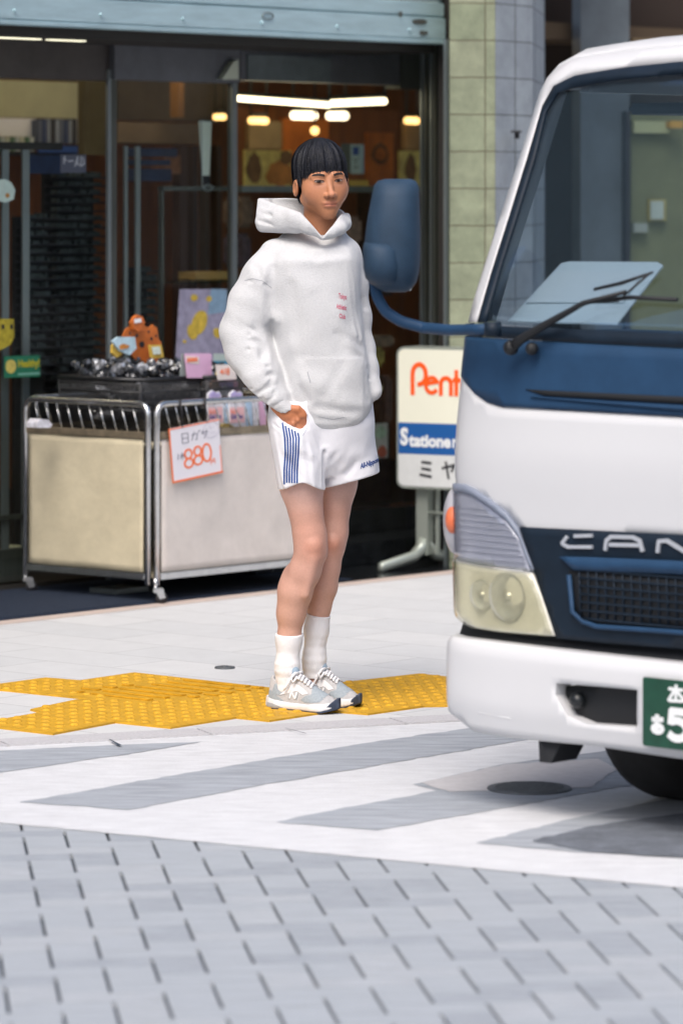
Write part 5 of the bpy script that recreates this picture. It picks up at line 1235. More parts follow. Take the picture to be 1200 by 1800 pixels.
# dashboard, paper, steering wheel, seats
bm = B(); box(bm, (-.76, .30, 1.02), (.76, .62, 1.225), MT, bev=.02); box(bm, (-.5, .40, 1.225), (.35, .6, 1.27), MT, bev=.015); obj('dashboard', bm, mat('dash_grey', (.05, .075, .10), .6), truck)
def inpt(px, py, bb):        # point seen at a pixel on the plane 'bb' behind the nose
    lo, hi = 8.5, 12.5
    for _ in range(50):
        d = (lo+hi)/2; P = W(px, py, d); b = (Vector((P.x, P.y, 0))-TC).dot(TB)
        if b < bb: lo = d
        else: hi = d
    return W(px, py, (lo+hi)/2)
cl = thing('clipboard', inpt(1000, 563, .2), 'white papers lying on the truck dashboard behind the windscreen', 'papers')
def ip(px, py): 
    f_ = (563-py)/103; return inpt(px, py, .20+.22*f_)
bm = B(); q = [ip(*p) for p in ((893, 563), (986, 462), (1000, 459), (1155, 460), (1165, 466), (1085, 568))]; a_ = [bm.verts.new(p) for p in q]; b_ = [bm.verts.new(p-Vector((0, 0, .004))) for p in q]; bm.faces.new(a_); bm.faces.new(b_[::-1])
for i in range(len(q)): bm.faces.new((a_[i], b_[i], b_[(i+1) % len(q)], a_[(i+1) % len(q)]))
obj('folder', bm, mat('pale_blue_folder', (.82, .88, .91), .5), cl)
bm = B(); q = [ip(*p)+Vector((0, -.004, .004)) for p in ((923, 534), (975, 478), (1130, 480), (1095, 534))]; bm.faces.new([bm.verts.new(p) for p in q]); obj('paper_sheet', bm, mat('bright_paper', (.85, .88, .9), .6), cl)
bm = B(); c = MT @ Vector((-.38, .68, 1.28)); q_ = MT.to_3x3()
tube(bm, [c+q_ @ Vector((.19*math.cos(t), .08*math.sin(t), .17*math.sin(t))) for t in [k*math.pi/14 for k in range(28)]], .012, 8, closed=True); obj('steering_wheel', bm, m_tblk, truck)
for x in (-.40, .42):
    bm = B(); box(bm, (x-.22, 1.20, .75), (x+.22, 1.38, 1.42), MT, bev=.05); box(bm, (x-.22, .75, .62), (x+.22, 1.3, .82), MT, bev=.05)
    if x < 0: box(bm, (x-.12, 1.25, 1.44), (x+.12, 1.34, 1.62), MT, bev=.03)
    obj('seat', bm, mat('seat_fabric', (.05, .06, .075), .9, noise=.2, nscale=30), truck)
bm = B(); box(bm, (-.72, .62, 1.80), (.72, .85, 1.83), MT, bev=.01); obj('sun_visor', bm, mat('visor_grey', (.10, .13, .17), .7), truck)
print('SIL', [tpix(x, 900)[0] for x in (780, 790, 800, 810, 830)], 'center px', [(v, round(CX+FPX*tp(v, .4).x/tp(v, .4).y)) for v in (0, .4, .7, .8, .84, .8499)])
# ---------------- person ----------------
# Figure space: x = photo column, z = photo row (down), y = depth, all in 1/570 m, turned into metres at the end.
PM = 570.0
def F2W(v):
    v = np.asarray(v, dtype=float); o = np.empty_like(v)
    o[:, 0] = (v[:, 0]-CX)/PM; o[:, 1] = DP+v[:, 1]/PM; o[:, 2] = CAMH-(v[:, 2]-HY)/PM
    return o
def smin(a, b, k):
    h = np.clip(.5+.5*(b-a)/k, 0, 1); return b*(1-h)+a*h-k*h*(1-h)
def smax(a, b, k): return -smin(-a, -b, k)
def ell(P, c, r):
    x, y, z = (P[0]-c[0])/r[0], (P[1]-c[1])/r[1], (P[2]-c[2])/r[2]
    k0 = np.sqrt(x*x+y*y+z*z)+1e-6; k1 = np.sqrt((x/r[0])**2+(y/r[1])**2+(z/r[2])**2)+1e-6
    return k0*(k0-1)/k1
def cap(P, a, b, r1, r2=None, sy=1.0):
    r2 = r1 if r2 is None else r2
    ab = [b[i]-a[i] for i in range(3)]; L = sum(v*v for v in ab)+1e-9
    t = np.clip(((P[0]-a[0])*ab[0]+(P[1]-a[1])*ab[1]+(P[2]-a[2])*ab[2])/L, 0, 1)
    dx, dy, dz = P[0]-a[0]-t*ab[0], (P[1]-a[1]-t*ab[1])/sy, P[2]-a[2]-t*ab[2]
    return np.sqrt(dx*dx+dy*dy+dz*dz)-(r1+(r2-r1)*t)
def chain(P, pts, k=8, sy=1.0):      # pts: (x, y, z, r)
    d = None
    for a, b in zip(pts, pts[1:]):
        e = cap(P, a[:3], b[:3], a[3], b[3], sy); d = e if d is None else smin(d, e, k)
    return d
def rings(P, rows, ex=2.4):         # rows: (z, xl, xr, yc, ry): stacked superellipse sections
    zs = [r[0] for r in rows]; Z = P[2]
    zd = np.arange(zs[0], zs[-1]+1, 1.0)
    def sm(k):
        v = np.interp(zd, zs, [r[k] for r in rows]); w = np.hanning(27); w /= w.sum()
        e = np.concatenate([2*v[0]-v[13:0:-1], v, 2*v[-1]-v[-2:-15:-1]]) if len(v) > 15 else v
        return np.interp(Z, zd, np.convolve(e, w, 'valid')) if len(v) > 15 else np.interp(Z, zd, v)
    xl, xr, yc, ry = sm(1), sm(2), sm(3), sm(4)
    cx, rx = (xl+xr)/2, (xr-xl)/2
    q = (np.abs((P[0]-cx)/rx)**ex+np.abs((P[1]-yc)/ry)**ex)**(1/ex)
    d = (q-1)*np.minimum(rx, ry)
    return np.maximum(d, np.maximum(zs[0]-Z, Z-zs[-1]))
def nets(f, lo, hi, h, vel=None):
    """naive surface nets of f<0 in figure space; returns verts, quads"""
    ax = [np.arange(lo[i], hi[i]+h, h, dtype=np.float32) for i in range(3)]
    X, Y, Z = np.meshgrid(*ax, indexing='ij', sparse=True)
    D = np.broadcast_to(f((X, Y, Z)), (len(ax[0]), len(ax[1]), len(ax[2]))).astype(np.float32)
    n = D.shape; S = D < 0
    idx = -np.ones((n[0]-1, n[1]-1, n[2]-1), dtype=np.int64)
    c = np.zeros(idx.shape, dtype=np.int8)
    for i in (0, 1):
        for j in (0, 1):
            for k in (0, 1): c += S[i:n[0]-1+i, j:n[1]-1+j, k:n[2]-1+k]
    act = (c > 0) & (c < 8); ijk = np.argwhere(act); idx[act] = np.arange(len(ijk))
    acc = np.zeros((len(ijk), 3)); cnt = np.zeros(len(ijk))
    cor = [(i, j, k) for i in (0, 1) for j in (0, 1) for k in (0, 1)]
    for a in cor:
        for b in cor:
            if sum(b)-sum(a) == 1 and all(q >= p for p, q in zip(a, b)):
                da = D[ijk[:, 0]+a[0], ijk[:, 1]+a[1], ijk[:, 2]+a[2]]; db = D[ijk[:, 0]+b[0], ijk[:, 1]+b[1], ijk[:, 2]+b[2]]
                m = (da < 0) != (db < 0); t = np.where(m, da/np.where(da == db, 1, da-db), 0)
                p = np.array(a)+np.outer(t, np.array(b)-np.array(a)); acc[m] += p[m]; cnt[m] += 1
    V = (ijk+acc/np.maximum(cnt, 1)[:, None])*h+np.array([a_[0] for a_ in ax])
    Q = []
    for axis in range(3):
        sl0 = [slice(1, -1)]*3; sl0[axis] = slice(0, -1); sl1 = [slice(1, -1)]*3; sl1[axis] = slice(1, None)
        s0, s1 = S[tuple(sl0)], S[tuple(sl1)]; e = np.argwhere(s0 != s1)
        if not len(e): continue
        fl = s0[tuple(e.T)]; e = e.copy()
        u, v = (axis+1) % 3, (axis+2) % 3
        off = np.ones(3, dtype=int); off[axis] = 0; base = e+off
        def I(du, dv):
            q = base.copy(); q[:, u] -= du; q[:, v] -= dv; return idx[q[:, 0], q[:, 1], q[:, 2]]
        q = np.stack([I(1, 1), I(0, 1), I(0, 0), I(1, 0)], 1); q[~fl] = q[~fl][:, ::-1]
        Q.append(q)
    Q = np.concatenate(Q); Q = Q[(Q >= 0).all(1)]
    return V, Q
def relax(V, Q, it=2, lam=.5):
    e = np.concatenate([Q[:, [0, 1]], Q[:, [1, 2]], Q[:, [2, 3]], Q[:, [3, 0]]]); e = np.concatenate([e, e[:, ::-1]])
    deg = np.bincount(e[:, 0], minlength=len(V))[:, None]
    for _ in range(it):
        s = np.stack([np.bincount(e[:, 0], V[e[:, 1], k], minlength=len(V)) for k in range(3)], 1); V = V*(1-lam)+lam*s/np.maximum(deg, 1)
    return V
def mesh_of(name, V, Q, colors=None):
    W_ = F2W(V); me = bpy.data.meshes.new(name)
    me.vertices.add(len(W_)); me.vertices.foreach_set('co', W_.ravel())
    me.loops.add(len(Q)*4); me.loops.foreach_set('vertex_index', Q[:, ::-1].ravel()); me.polygons.add(len(Q))
    me.polygons.foreach_set('loop_start', np.arange(0, len(Q)*4, 4)); me.polygons.foreach_set('loop_total', np.full(len(Q), 4))
    me.update(calc_edges=True); me.validate()
    if colors is not None:
        ca = me.color_attributes.new('tone', 'FLOAT_COLOR', 'POINT'); ca.data.foreach_set('color', np.concatenate([colors, np.ones((len(colors), 1))], 1).ravel().astype(np.float32))
    return me
def bvh_of(V, Q): return BVHTree.FromPolygons([tuple(map(float, v)) for v in V], [tuple(map(int, q)) for q in Q])
def drape(poly, bvh, off=.6, step=2.0, dirn=(0, 1, 0), smoothz=0):
    """flat outline (photo columns/rows) laid onto a surface of the figure, from the front"""
    pts = []
    for i in range(len(poly)):
        p, q = Vector(poly[i]), Vector(poly[(i+1) % len(poly)]); k = max(1, int((q-p).length/step))
        for j in range(k): pts.append(p+(q-p)*j/k)
    nb = len(pts); pl = [(p.x, p.y) for p in pts]; inner = []
    x = min(p.x for p in pts)+step/2
    while x < max(p.x for p in pts):
        z = min(p.y for p in pts)+step/2
        while z < max(p.y for p in pts):
            if inside((x, z), pl) and sdist((x, z), pl) > step*.3: inner.append(Vector((x, z)))
            z += step
        x += step
    vs, es, fs, *_ = delaunay_2d_cdt(pts+inner, [(i, (i+1) % nb) for i in range(nb)], [list(range(nb))], 1, 1e-5)
    out = []; last = None
    for v in vs:
        h = bvh.ray_cast(Vector((v.x, -600, v.y)), Vector(dirn))
        if h[0] is None: y = last if last is not None else 0
        else: y = h[0].y; last = y
        out.append((v.x, y-off, v.y))
    return np.array(out), [list(f) for f in fs]
def drape_obj(name, polys, bvh, m, parent, off=.6, step=2.0, label=None):
    V, Fs = [], []
    for p in polys:
        v, f = drape(p, bvh, off, step); n = sum(len(x) for x in V); V.append(v); Fs += [[i+n for i in q] for q in f]
    V = np.concatenate(V); me = bpy.data.meshes.new(name); me.from_pydata(F2W(V).tolist(), [], Fs); me.update()
    return link(name, me, m, parent, smooth=True, label=label)
def stroke_poly(a, b, w):
    a, b = Vector(a), Vector(b); d = (b-a).normalized()*w/2; n = Vector((-d.y, d.x)); return [a-d*.4+n, a-d*.4-n, b+d*.4-n, b+d*.4+n]
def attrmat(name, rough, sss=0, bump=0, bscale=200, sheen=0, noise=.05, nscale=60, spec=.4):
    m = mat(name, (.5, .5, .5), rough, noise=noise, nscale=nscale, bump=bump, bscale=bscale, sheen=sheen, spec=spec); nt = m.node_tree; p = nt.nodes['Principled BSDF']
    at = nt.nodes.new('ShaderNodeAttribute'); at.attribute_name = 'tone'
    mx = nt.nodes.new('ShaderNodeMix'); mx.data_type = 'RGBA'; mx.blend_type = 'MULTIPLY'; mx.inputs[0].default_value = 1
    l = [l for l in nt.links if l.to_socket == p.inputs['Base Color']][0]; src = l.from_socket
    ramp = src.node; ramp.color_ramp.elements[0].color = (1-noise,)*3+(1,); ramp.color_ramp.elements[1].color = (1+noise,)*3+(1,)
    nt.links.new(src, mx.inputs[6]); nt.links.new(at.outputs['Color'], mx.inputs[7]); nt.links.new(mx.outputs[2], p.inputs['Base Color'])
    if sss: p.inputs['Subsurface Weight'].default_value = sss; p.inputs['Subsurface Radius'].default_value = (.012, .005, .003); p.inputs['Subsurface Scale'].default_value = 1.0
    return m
SKIN = np.array([.47, .205, .105])
m_skin = attrmat('skin', .50, sss=.05, bump=.06, bscale=300, noise=.06, nscale=140)
fy0 = 0
foot_c = F2W(np.array([[540., 0, 1245.]]))[0]
person = thing('person', Vector((foot_c[0], foot_c[1], 0)), 'person in a pale grey hoodie, white shorts and grey sneakers, hand in pocket', 'person')

# --- head (metres, its own frame: x to the figure's left, y back, z up; origin between the eyes, mid-head) ---
HYAW = math.radians(16.5); HC = (566.0, -6.0, 318.5); ROLL = math.radians(3); PITCH = math.radians(2)
cyw, syw = math.cos(HYAW), math.sin(HYAW)
def to_head(P):
    X, Y, Z = (P[0]-HC[0])/PM, (P[1]-HC[1])/PM, -(P[2]-HC[2])/PM
    x = X*cyw+Y*syw; y = -X*syw+Y*cyw; z = Z
    x, z = x*math.cos(ROLL)+z*math.sin(ROLL), -x*math.sin(ROLL)+z*math.cos(ROLL)
    return x, y, z
def from_head(x, y, z):
    x, z = x*math.cos(ROLL)-z*math.sin(ROLL), x*math.sin(ROLL)+z*math.cos(ROLL)
    X = x*cyw-y*syw; Y = x*syw+y*cyw
    return (HC[0]+X*PM, HC[1]+Y*PM, HC[2]-z*PM)
def head_sdf(P):
    H = to_head(P); x, y, z = H; H2 = (np.abs(x), y, z)
    d = ell(H, (0, .028, .036), (.0735, .093, .083))
    d = smin(d, ell(H, (0, -.022, -.014), (.0650, .060, .074)), .025)
    d = smin(d, ell(H2, (.035, -.032, -.030), (.030, .031, .032)), .032)          # cheeks
    d = smin(d, cap(H2, (.053, .010, -.052), (.008, -.050, -.100), .016, .0125), .020)   # jaw line
    d = smin(d, ell(H, (0, -.056, -.095), (.017, .019, .019)), .016)         # chin
    d = smin(d, ell(H, (0, -.054, -.060), (.036, .026, .036)), .028)           # muzzle
    d = smin(d, cap(H2, (.018, -.074, .020), (.046, -.058, .017), .009, .008), .012)       # brow
    # nose
    d = smin(d, cap(H, (0, -.074, .004), (0, -.093, -.036), .0075, .0095), .010)
    d = smin(d, ell(H, (0, -.098, -.040), (.0115, .0115, .0095)), .006)
    d = smin(d, ell(H2, (.0135, -.086, -.043), (.0075, .0095, .0075)), .005)
    d = smax(d, -ell(H2, (.0075, -.094, -.0515), (.0042, .0065, .003)), .002)            # nostrils
    # eye sockets
    d = smax(d, -ell(H2, (.031, -.090, -.001), (.0175, .0145, .0085)), .010)
    d = smin(d, ell(H2, (.031, -.0655, -.001), (.0155, .0128, .0125)), .003)
    d = smin(d, cap(H2, (.018, -.0765, .0045), (.045, -.066, .0060), .0032, .0028), .004)     # upper lid
    d = smin(d, cap(H2, (.020, -.0765, -.0065), (.042, -.068, -.0060), .0026, .0022), .004)  # lower lid
    # lips
    d = smin(d, ell(H, (0, -.0785, -.0660), (.0220, .0080, .0044)), .008)
    d = smin(d, ell(H, (0, -.0790, -.0755), (.0185, .0085, .0058)), .007)
    d = smax(d, -cap(H2, (0, -.0905, -.0702), (.022, -.0815, -.0712), .0016), .002)
    d = smax(d, -ell(H, (0, -.0870, -.0860), (.013, .004, .004)), .006)
    # ears
    e = ell((np.abs(x)-.0815+(y-.012)*.0, y*.94+z*.2-.010, z+.016), (0, 0, 0), (.0085, .0170, .0265))
    e = smax(e, -ell((np.abs(x)-.0890, y*.94+z*.2-.006, z+.013), (0, 0, 0), (.007, .010, .017)), .004)
    d = smin(d, e, .006)
    # neck
    d = smin(d, cap(H, (0, .030, -.050), (-.004, .048, -.20), .050, .052), .030)
    return d*PM
Vh, Qh = nets(head_sdf, (495, -75, 225), (640, 90, 440), 1.25)
Vh = relax(Vh, Qh, 1, .4)
Hx, Hy_, Hz = to_head((Vh[:, 0], Vh[:, 1], Vh[:, 2]))
ch = np.tile(SKIN, (len(Vh), 1))
def tint(c, w, col): 
    w = np.clip(w, 0, 1)[:, None]; return c*(1-w)+np.array(col)*w
g3 = lambda cx, cy, cz, s, x=None: np.exp(-(((Hx if x is None else x)-cx)**2+(Hy_-cy)**2+(Hz-cz)**2)/s**2)
ch = tint(ch, .35*g3(.040, -.055, -.030, .022, np.abs(Hx)), (.60, .24, .16))           # flushed cheeks
ch = tint(ch, .30*g3(0, -.100, -.040, .013), (.66, .30, .22))
lip = np.exp(-((Hx/.0225)**4+((Hz+.0705)/.0105)**4))*(Hy_ < -.066)
ch = tint(ch, lip*.65, (.43, .145, .095))
ch = tint(ch, np.exp(-((Hx/.021)**4+((Hz+.0707)/.0020)**2))*(Hy_ < -.066)*.85, (.16, .05, .04))
ch = tint(ch, np.exp(-(((np.abs(Hx)-.0075)/.004)**2+((Hz+.0505)/.003)**2))*(Hy_ < -.07)*.7, (.16, .06, .04))
ch = tint(ch, .35*np.exp(-(((np.abs(Hx)-.031)/.020)**4+((Hz+.012)/.006)**2))*(Hy_ < -.03), (.42, .20, .14))
bh = bvh_of(Vh, Qh)

# --- legs, hips and hands ---
def legs_sdf(P):
    # near leg (figure's right, at the left in the photo) and far leg
    n = chain(P, [(522, -34, 745, 46), (530, -34, 850, 36), (545, -38, 940, 27), (547, -40, 965, 26), (536, -34, 1000, 26), (519, -26, 1040, 27), (512, -22, 1075, 23.5), (508, -20, 1120, 18.5), (505, -20, 1170, 17), (504, -18, 1225, 17)], 14)
    n = smin(n, ell(P, (552, -60, 954), (14, 12, 15)), 7); n = smin(n, cap(P, (551, -60, 978), (538, -54, 1040), 7, 6), 12)        # kneecap
    n = smin(n, ell(P, (514, -12, 1035), (22, 20, 45)), 16)     # calf
    f = chain(P, [(590, 30, 745, 44), (593, 34, 835, 32), (592, 32, 855, 32), (584, 26, 940, 25), (579, 22, 965, 23.5), (572, 26, 1000, 23.5), (567, 32, 1035, 23.5), (561, 34, 1070, 18.5), (556, 36, 1110, 17), (552, 36, 1165, 16), (550, 36, 1205, 16)], 14)
    f = smin(f, ell(P, (585, 2, 954), (12, 11, 14)), 7)
    f = smin(f, ell(P, (563, 42, 1030), (19, 19, 40)), 14)
    h = ell(P, (556, 0, 735), (72, 52, 60))
    return smin(smin(n, f, 3), h, 14)
Vl, Ql = nets(legs_sdf, (455, -100, 690), (650, 95, 1240), 2.4)
Vl = relax(Vl, Ql, 1, .4)
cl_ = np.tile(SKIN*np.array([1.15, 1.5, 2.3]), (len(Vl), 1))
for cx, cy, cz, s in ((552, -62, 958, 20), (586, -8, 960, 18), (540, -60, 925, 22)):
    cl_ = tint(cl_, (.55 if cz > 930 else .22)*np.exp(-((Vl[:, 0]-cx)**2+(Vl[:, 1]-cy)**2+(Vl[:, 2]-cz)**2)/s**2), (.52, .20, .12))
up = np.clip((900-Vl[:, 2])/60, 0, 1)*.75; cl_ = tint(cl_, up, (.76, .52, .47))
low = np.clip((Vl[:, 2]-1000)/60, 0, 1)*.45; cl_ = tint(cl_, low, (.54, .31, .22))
# hand going into the side pocket, five fingers
def hand_sdf(P):
    d = chain(P, [(491, -70, 709, 14.5), (507, -72, 724, 14.5)], 6)
    d = smin(d, cap(P, (505, -74, 720), (521, -76, 732), 14.5, 13, .72), 8)     # palm / back of hand
    d = smin(d, cap(P, (512, -78, 716), (529, -82, 722), 10, 9, .7), 6)
    ks = [((527, -78, 722), (533, -76, 736), (532, -68, 756), (527, -60, 772), 6.2), ((523, -80, 729), (528, -78, 746), (525, -68, 768), (520, -60, 786), 6.4), ((516, -80, 734), (519, -77, 752), (516, -66, 772), (511, -58, 788), 6.0), ((509, -78, 738), (509, -75, 754), (506, -66, 770), (502, -58, 782), 5.3)]
    for a, b, c, e, r in ks:
        d = smin(d, chain(P, [(*a, r+.8), (*b, r+.3), (*c, r-.2), (*e, r-1)], 2), 2.2)
    d = smin(d, chain(P, [(510, -80, 714, 8), (524, -84, 715, 7), (534, -82, 726, 6), (536, -74, 742, 5)], 2), 3)      # thumb from the side of the palm
    for x, z in ((530, 726), (524, 734), (516, 740)): d = smin(d, ell(P, (x, -86, z), (4, 3, 4)), 3)
    return d
Vn, Qn = nets(hand_sdf, (445, -112, 665), (560, -40, 790), 1.3)
Vn = relax(Vn, Qn, 1, .4)
cn = np.tile(SKIN*np.array([1.0, .84, .72]), (len(Vn), 1)); cn = tint(cn, np.clip((Vn[:, 2]-725)/40, 0, .5), (.46, .20, .12))
Vb = np.concatenate([Vh, Vl, Vn]); Qb = np.concatenate([Qh, Ql+len(Vh), Qn+len(Vh)+len(Vl)]); cb = np.concatenate([ch, cl_, cn])
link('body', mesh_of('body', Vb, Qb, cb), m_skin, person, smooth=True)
# eyes and eyebrows
def hp(x, z):                 # face point -> (column, row) as seen from straight ahead of the figure plane
    y = np.interp(abs(x), [0, .02, .031, .045, .06], [-.085, -.080, -.077, -.068, -.05]); return from_head(x, y, z)
def hpoly(pts): return [(hp(x, z)[0], hp(x, z)[2]) for x, z in pts]
m_eyew = mat('eye_white', (.25, .18, .15), .6, spec=.1); m_iris = mat('iris', (.014, .008, .006), .3, spec=.3); m_brow = mat('eyebrow_hair', (.022, .013, .010), .8); m_lash = mat('lash_line', (.035, .015, .012), .7)
for sx in (-1, 1):
    cx0 = sx*.0310; w = .0140
    up_ = [(cx0+w*math.cos(t), .0000+.0041*math.sin(t)+(.0012*math.cos(t)*sx)) for t in [k*math.pi/8 for k in range(9)]]
    dn_ = [(cx0-w*math.cos(t), .0000-.0026*math.sin(t)-(.0012*math.cos(t)*sx)) for t in [k*math.pi/8 for k in range(1, 8)]]
    eye = drape_obj('eye', [hpoly(up_+dn_)], bh, m_eyew, person, .9, 1.2)
    ir = [(cx0-.0012+.0064*math.cos(t), max(-.0026, min(.0014+.0058*math.sin(t), .0043))) for t in [k*math.pi/8 for k in range(16)]]
    drape_obj('iris', [hpoly(ir)], bh, m_iris, eye, 1.4, 1.0)
    lid = [(x, z+.0004) for x, z in up_]+[(x*1.0, z+.0030) for x, z in up_[::-1]]
    drape_obj('eyelid', [hpoly(lid)], bh, m_lash, eye, 1.3, 1.2)
    br = [(sx*.014, .0215), (sx*.022, .0245), (sx*.034, .0265), (sx*.046, .0245), (sx*.052, .0190), (sx*.045, .0190), (sx*.034, .0195), (sx*.022, .0170), (sx*.015, .0150)]
    drape_obj('eyebrow', [hpoly(br if sx > 0 else br)], bh, m_brow, person, .8, 1.2)
# hair: a rounded cap plus many fine locks falling from the crown
def hair_sdf(P):
    H = to_head(P); x, y, z = H
    d = ell(H, (0, .028, .044), (.0800, .100, .0860))
    d = smin(d, ell(H, (0, .050, .004), (.056, .060, .068)), .02)
    front = -(z-.030-.15*np.abs(x)*(y < -.02)-np.clip((y+.02)*1.2, -.004, .5)*-1.0)
    # keep hair above a fringe line in front, above the ears at the side, down to the nape behind
    fr = .029+.004*np.sin(x*130+1)+.003*np.sin(x*310)-.05*np.abs(x)
    line = np.where(y < -.03, fr, np.where(y < .02, fr-(y+.03)*1.0, -.024-(y-.02)*1.1))
    ph = np.arctan2(x, -(y-.035)); g = np.clip((.145-z)/.05, 0, 1)
    d = d+.6*g*(.0013*np.sin(ph*17+7*z/.1+2*np.sin(ph*3))+.0011*np.sin(ph*31+np.sin(ph*5)*3+z*60)+.0007*np.sin(ph*53+z*90))
    return smax(d, (line-z), .003)*PM
Vr, Qr = nets(hair_sdf, (495, -80, 230), (635, 95, 400), 1.2)
Vr = relax(Vr, Qr, 1, .3)
m_hair = mat('black_hair', (.008, .009, .014), .5, noise=.6, nscale=50, bump=.4, bscale=220, spec=.28)
hair = link('hair', mesh_of('hair', Vr, Qr), m_hair, person, smooth=True)
V, Fs = [], []
hr = random.Random(5)
for i in range(1500):
    ph = hr.uniform(0, 2*math.pi)             # 0 = towards the face
    fx, fy = math.sin(ph), -math.cos(ph)
    start = hr.uniform(.05, 1.1); 
    frontness = max(0, -fy)
    if fy < -.45: zend = .024+hr.uniform(-.009, .010)+.006*math.sin(fx*13+1)-.012*abs(fx)
    elif fy < .15: zend = -.004-.028*(fy+.45)+hr.uniform(-.012, .010)
    else: zend = -.050+hr.uniform(-.02, .01)
    pts = []; n = 7; tk = hr.uniform(-.055, -.03) if fy > .05 else hr.uniform(-.014, .004) if hr.random() < .8 else hr.uniform(0, .012)
    off_ = hr.uniform(-.0005, .0045)
    for k in range(n):
        t = start+(1.62-start)*k/(n-1)
        a = t
        ex, ey, ez_ = .0800+off_, .1005+off_, .0860+off_
        X = ex*math.sin(a)*fx; Yv = .026+ey*math.sin(a)*fy; Zv = .046+ez_*math.cos(a)
        pts.append((X, Yv, Zv))
    lx, ly, lz = pts[-1]
    m_ = 4
    for k in range(1, m_+1):
        u = k/m_; tuck = tk*u*u
        pts.append((lx*(1+tuck*6), (ly-.026)*(1+tuck*6)+.026, lz+(zend-lz)*u))
    
    sw = hr.uniform(-.010, .010)
    wd = hr.uniform(.0010, .0024); tw = hr.uniform(-.9, .9)
    base = len(V)
    tx, ty = fy, -fx
    for k, p in enumerate(pts):
        u = k/(len(pts)-1); o_ = sw*u*u; ww = wd*(1-.75*u**2)
        for s_ in (-1, 1):
            V.append(from_head(p[0]+tx*(o_+s_*ww)+fx*s_*ww*tw, p[1]+ty*(o_+s_*ww)+fy*s_*ww*tw, p[2]))
    for k in range(len(pts)-1): Fs.append((base+2*k, base+2*k+1, base+2*k+3, base+2*k+2))
me = bpy.data.meshes.new('hair_locks'); me.from_pydata(F2W(np.array(V)).tolist(), [], Fs); me.update()
link('hair_locks', me, m_hair, hair, smooth=True)

drape_obj('white_hair_patch', [[(568.5, 284), (571, 285.5), (574, 286), (577.5, 286), (577, 288.5), (574, 290), (570.5, 288)]], bvh_of(Vr, Qr), mat('white_patch', (.6, .6, .6), .5), hair, 2.2, 1.5)  # small white patch laid on the hair
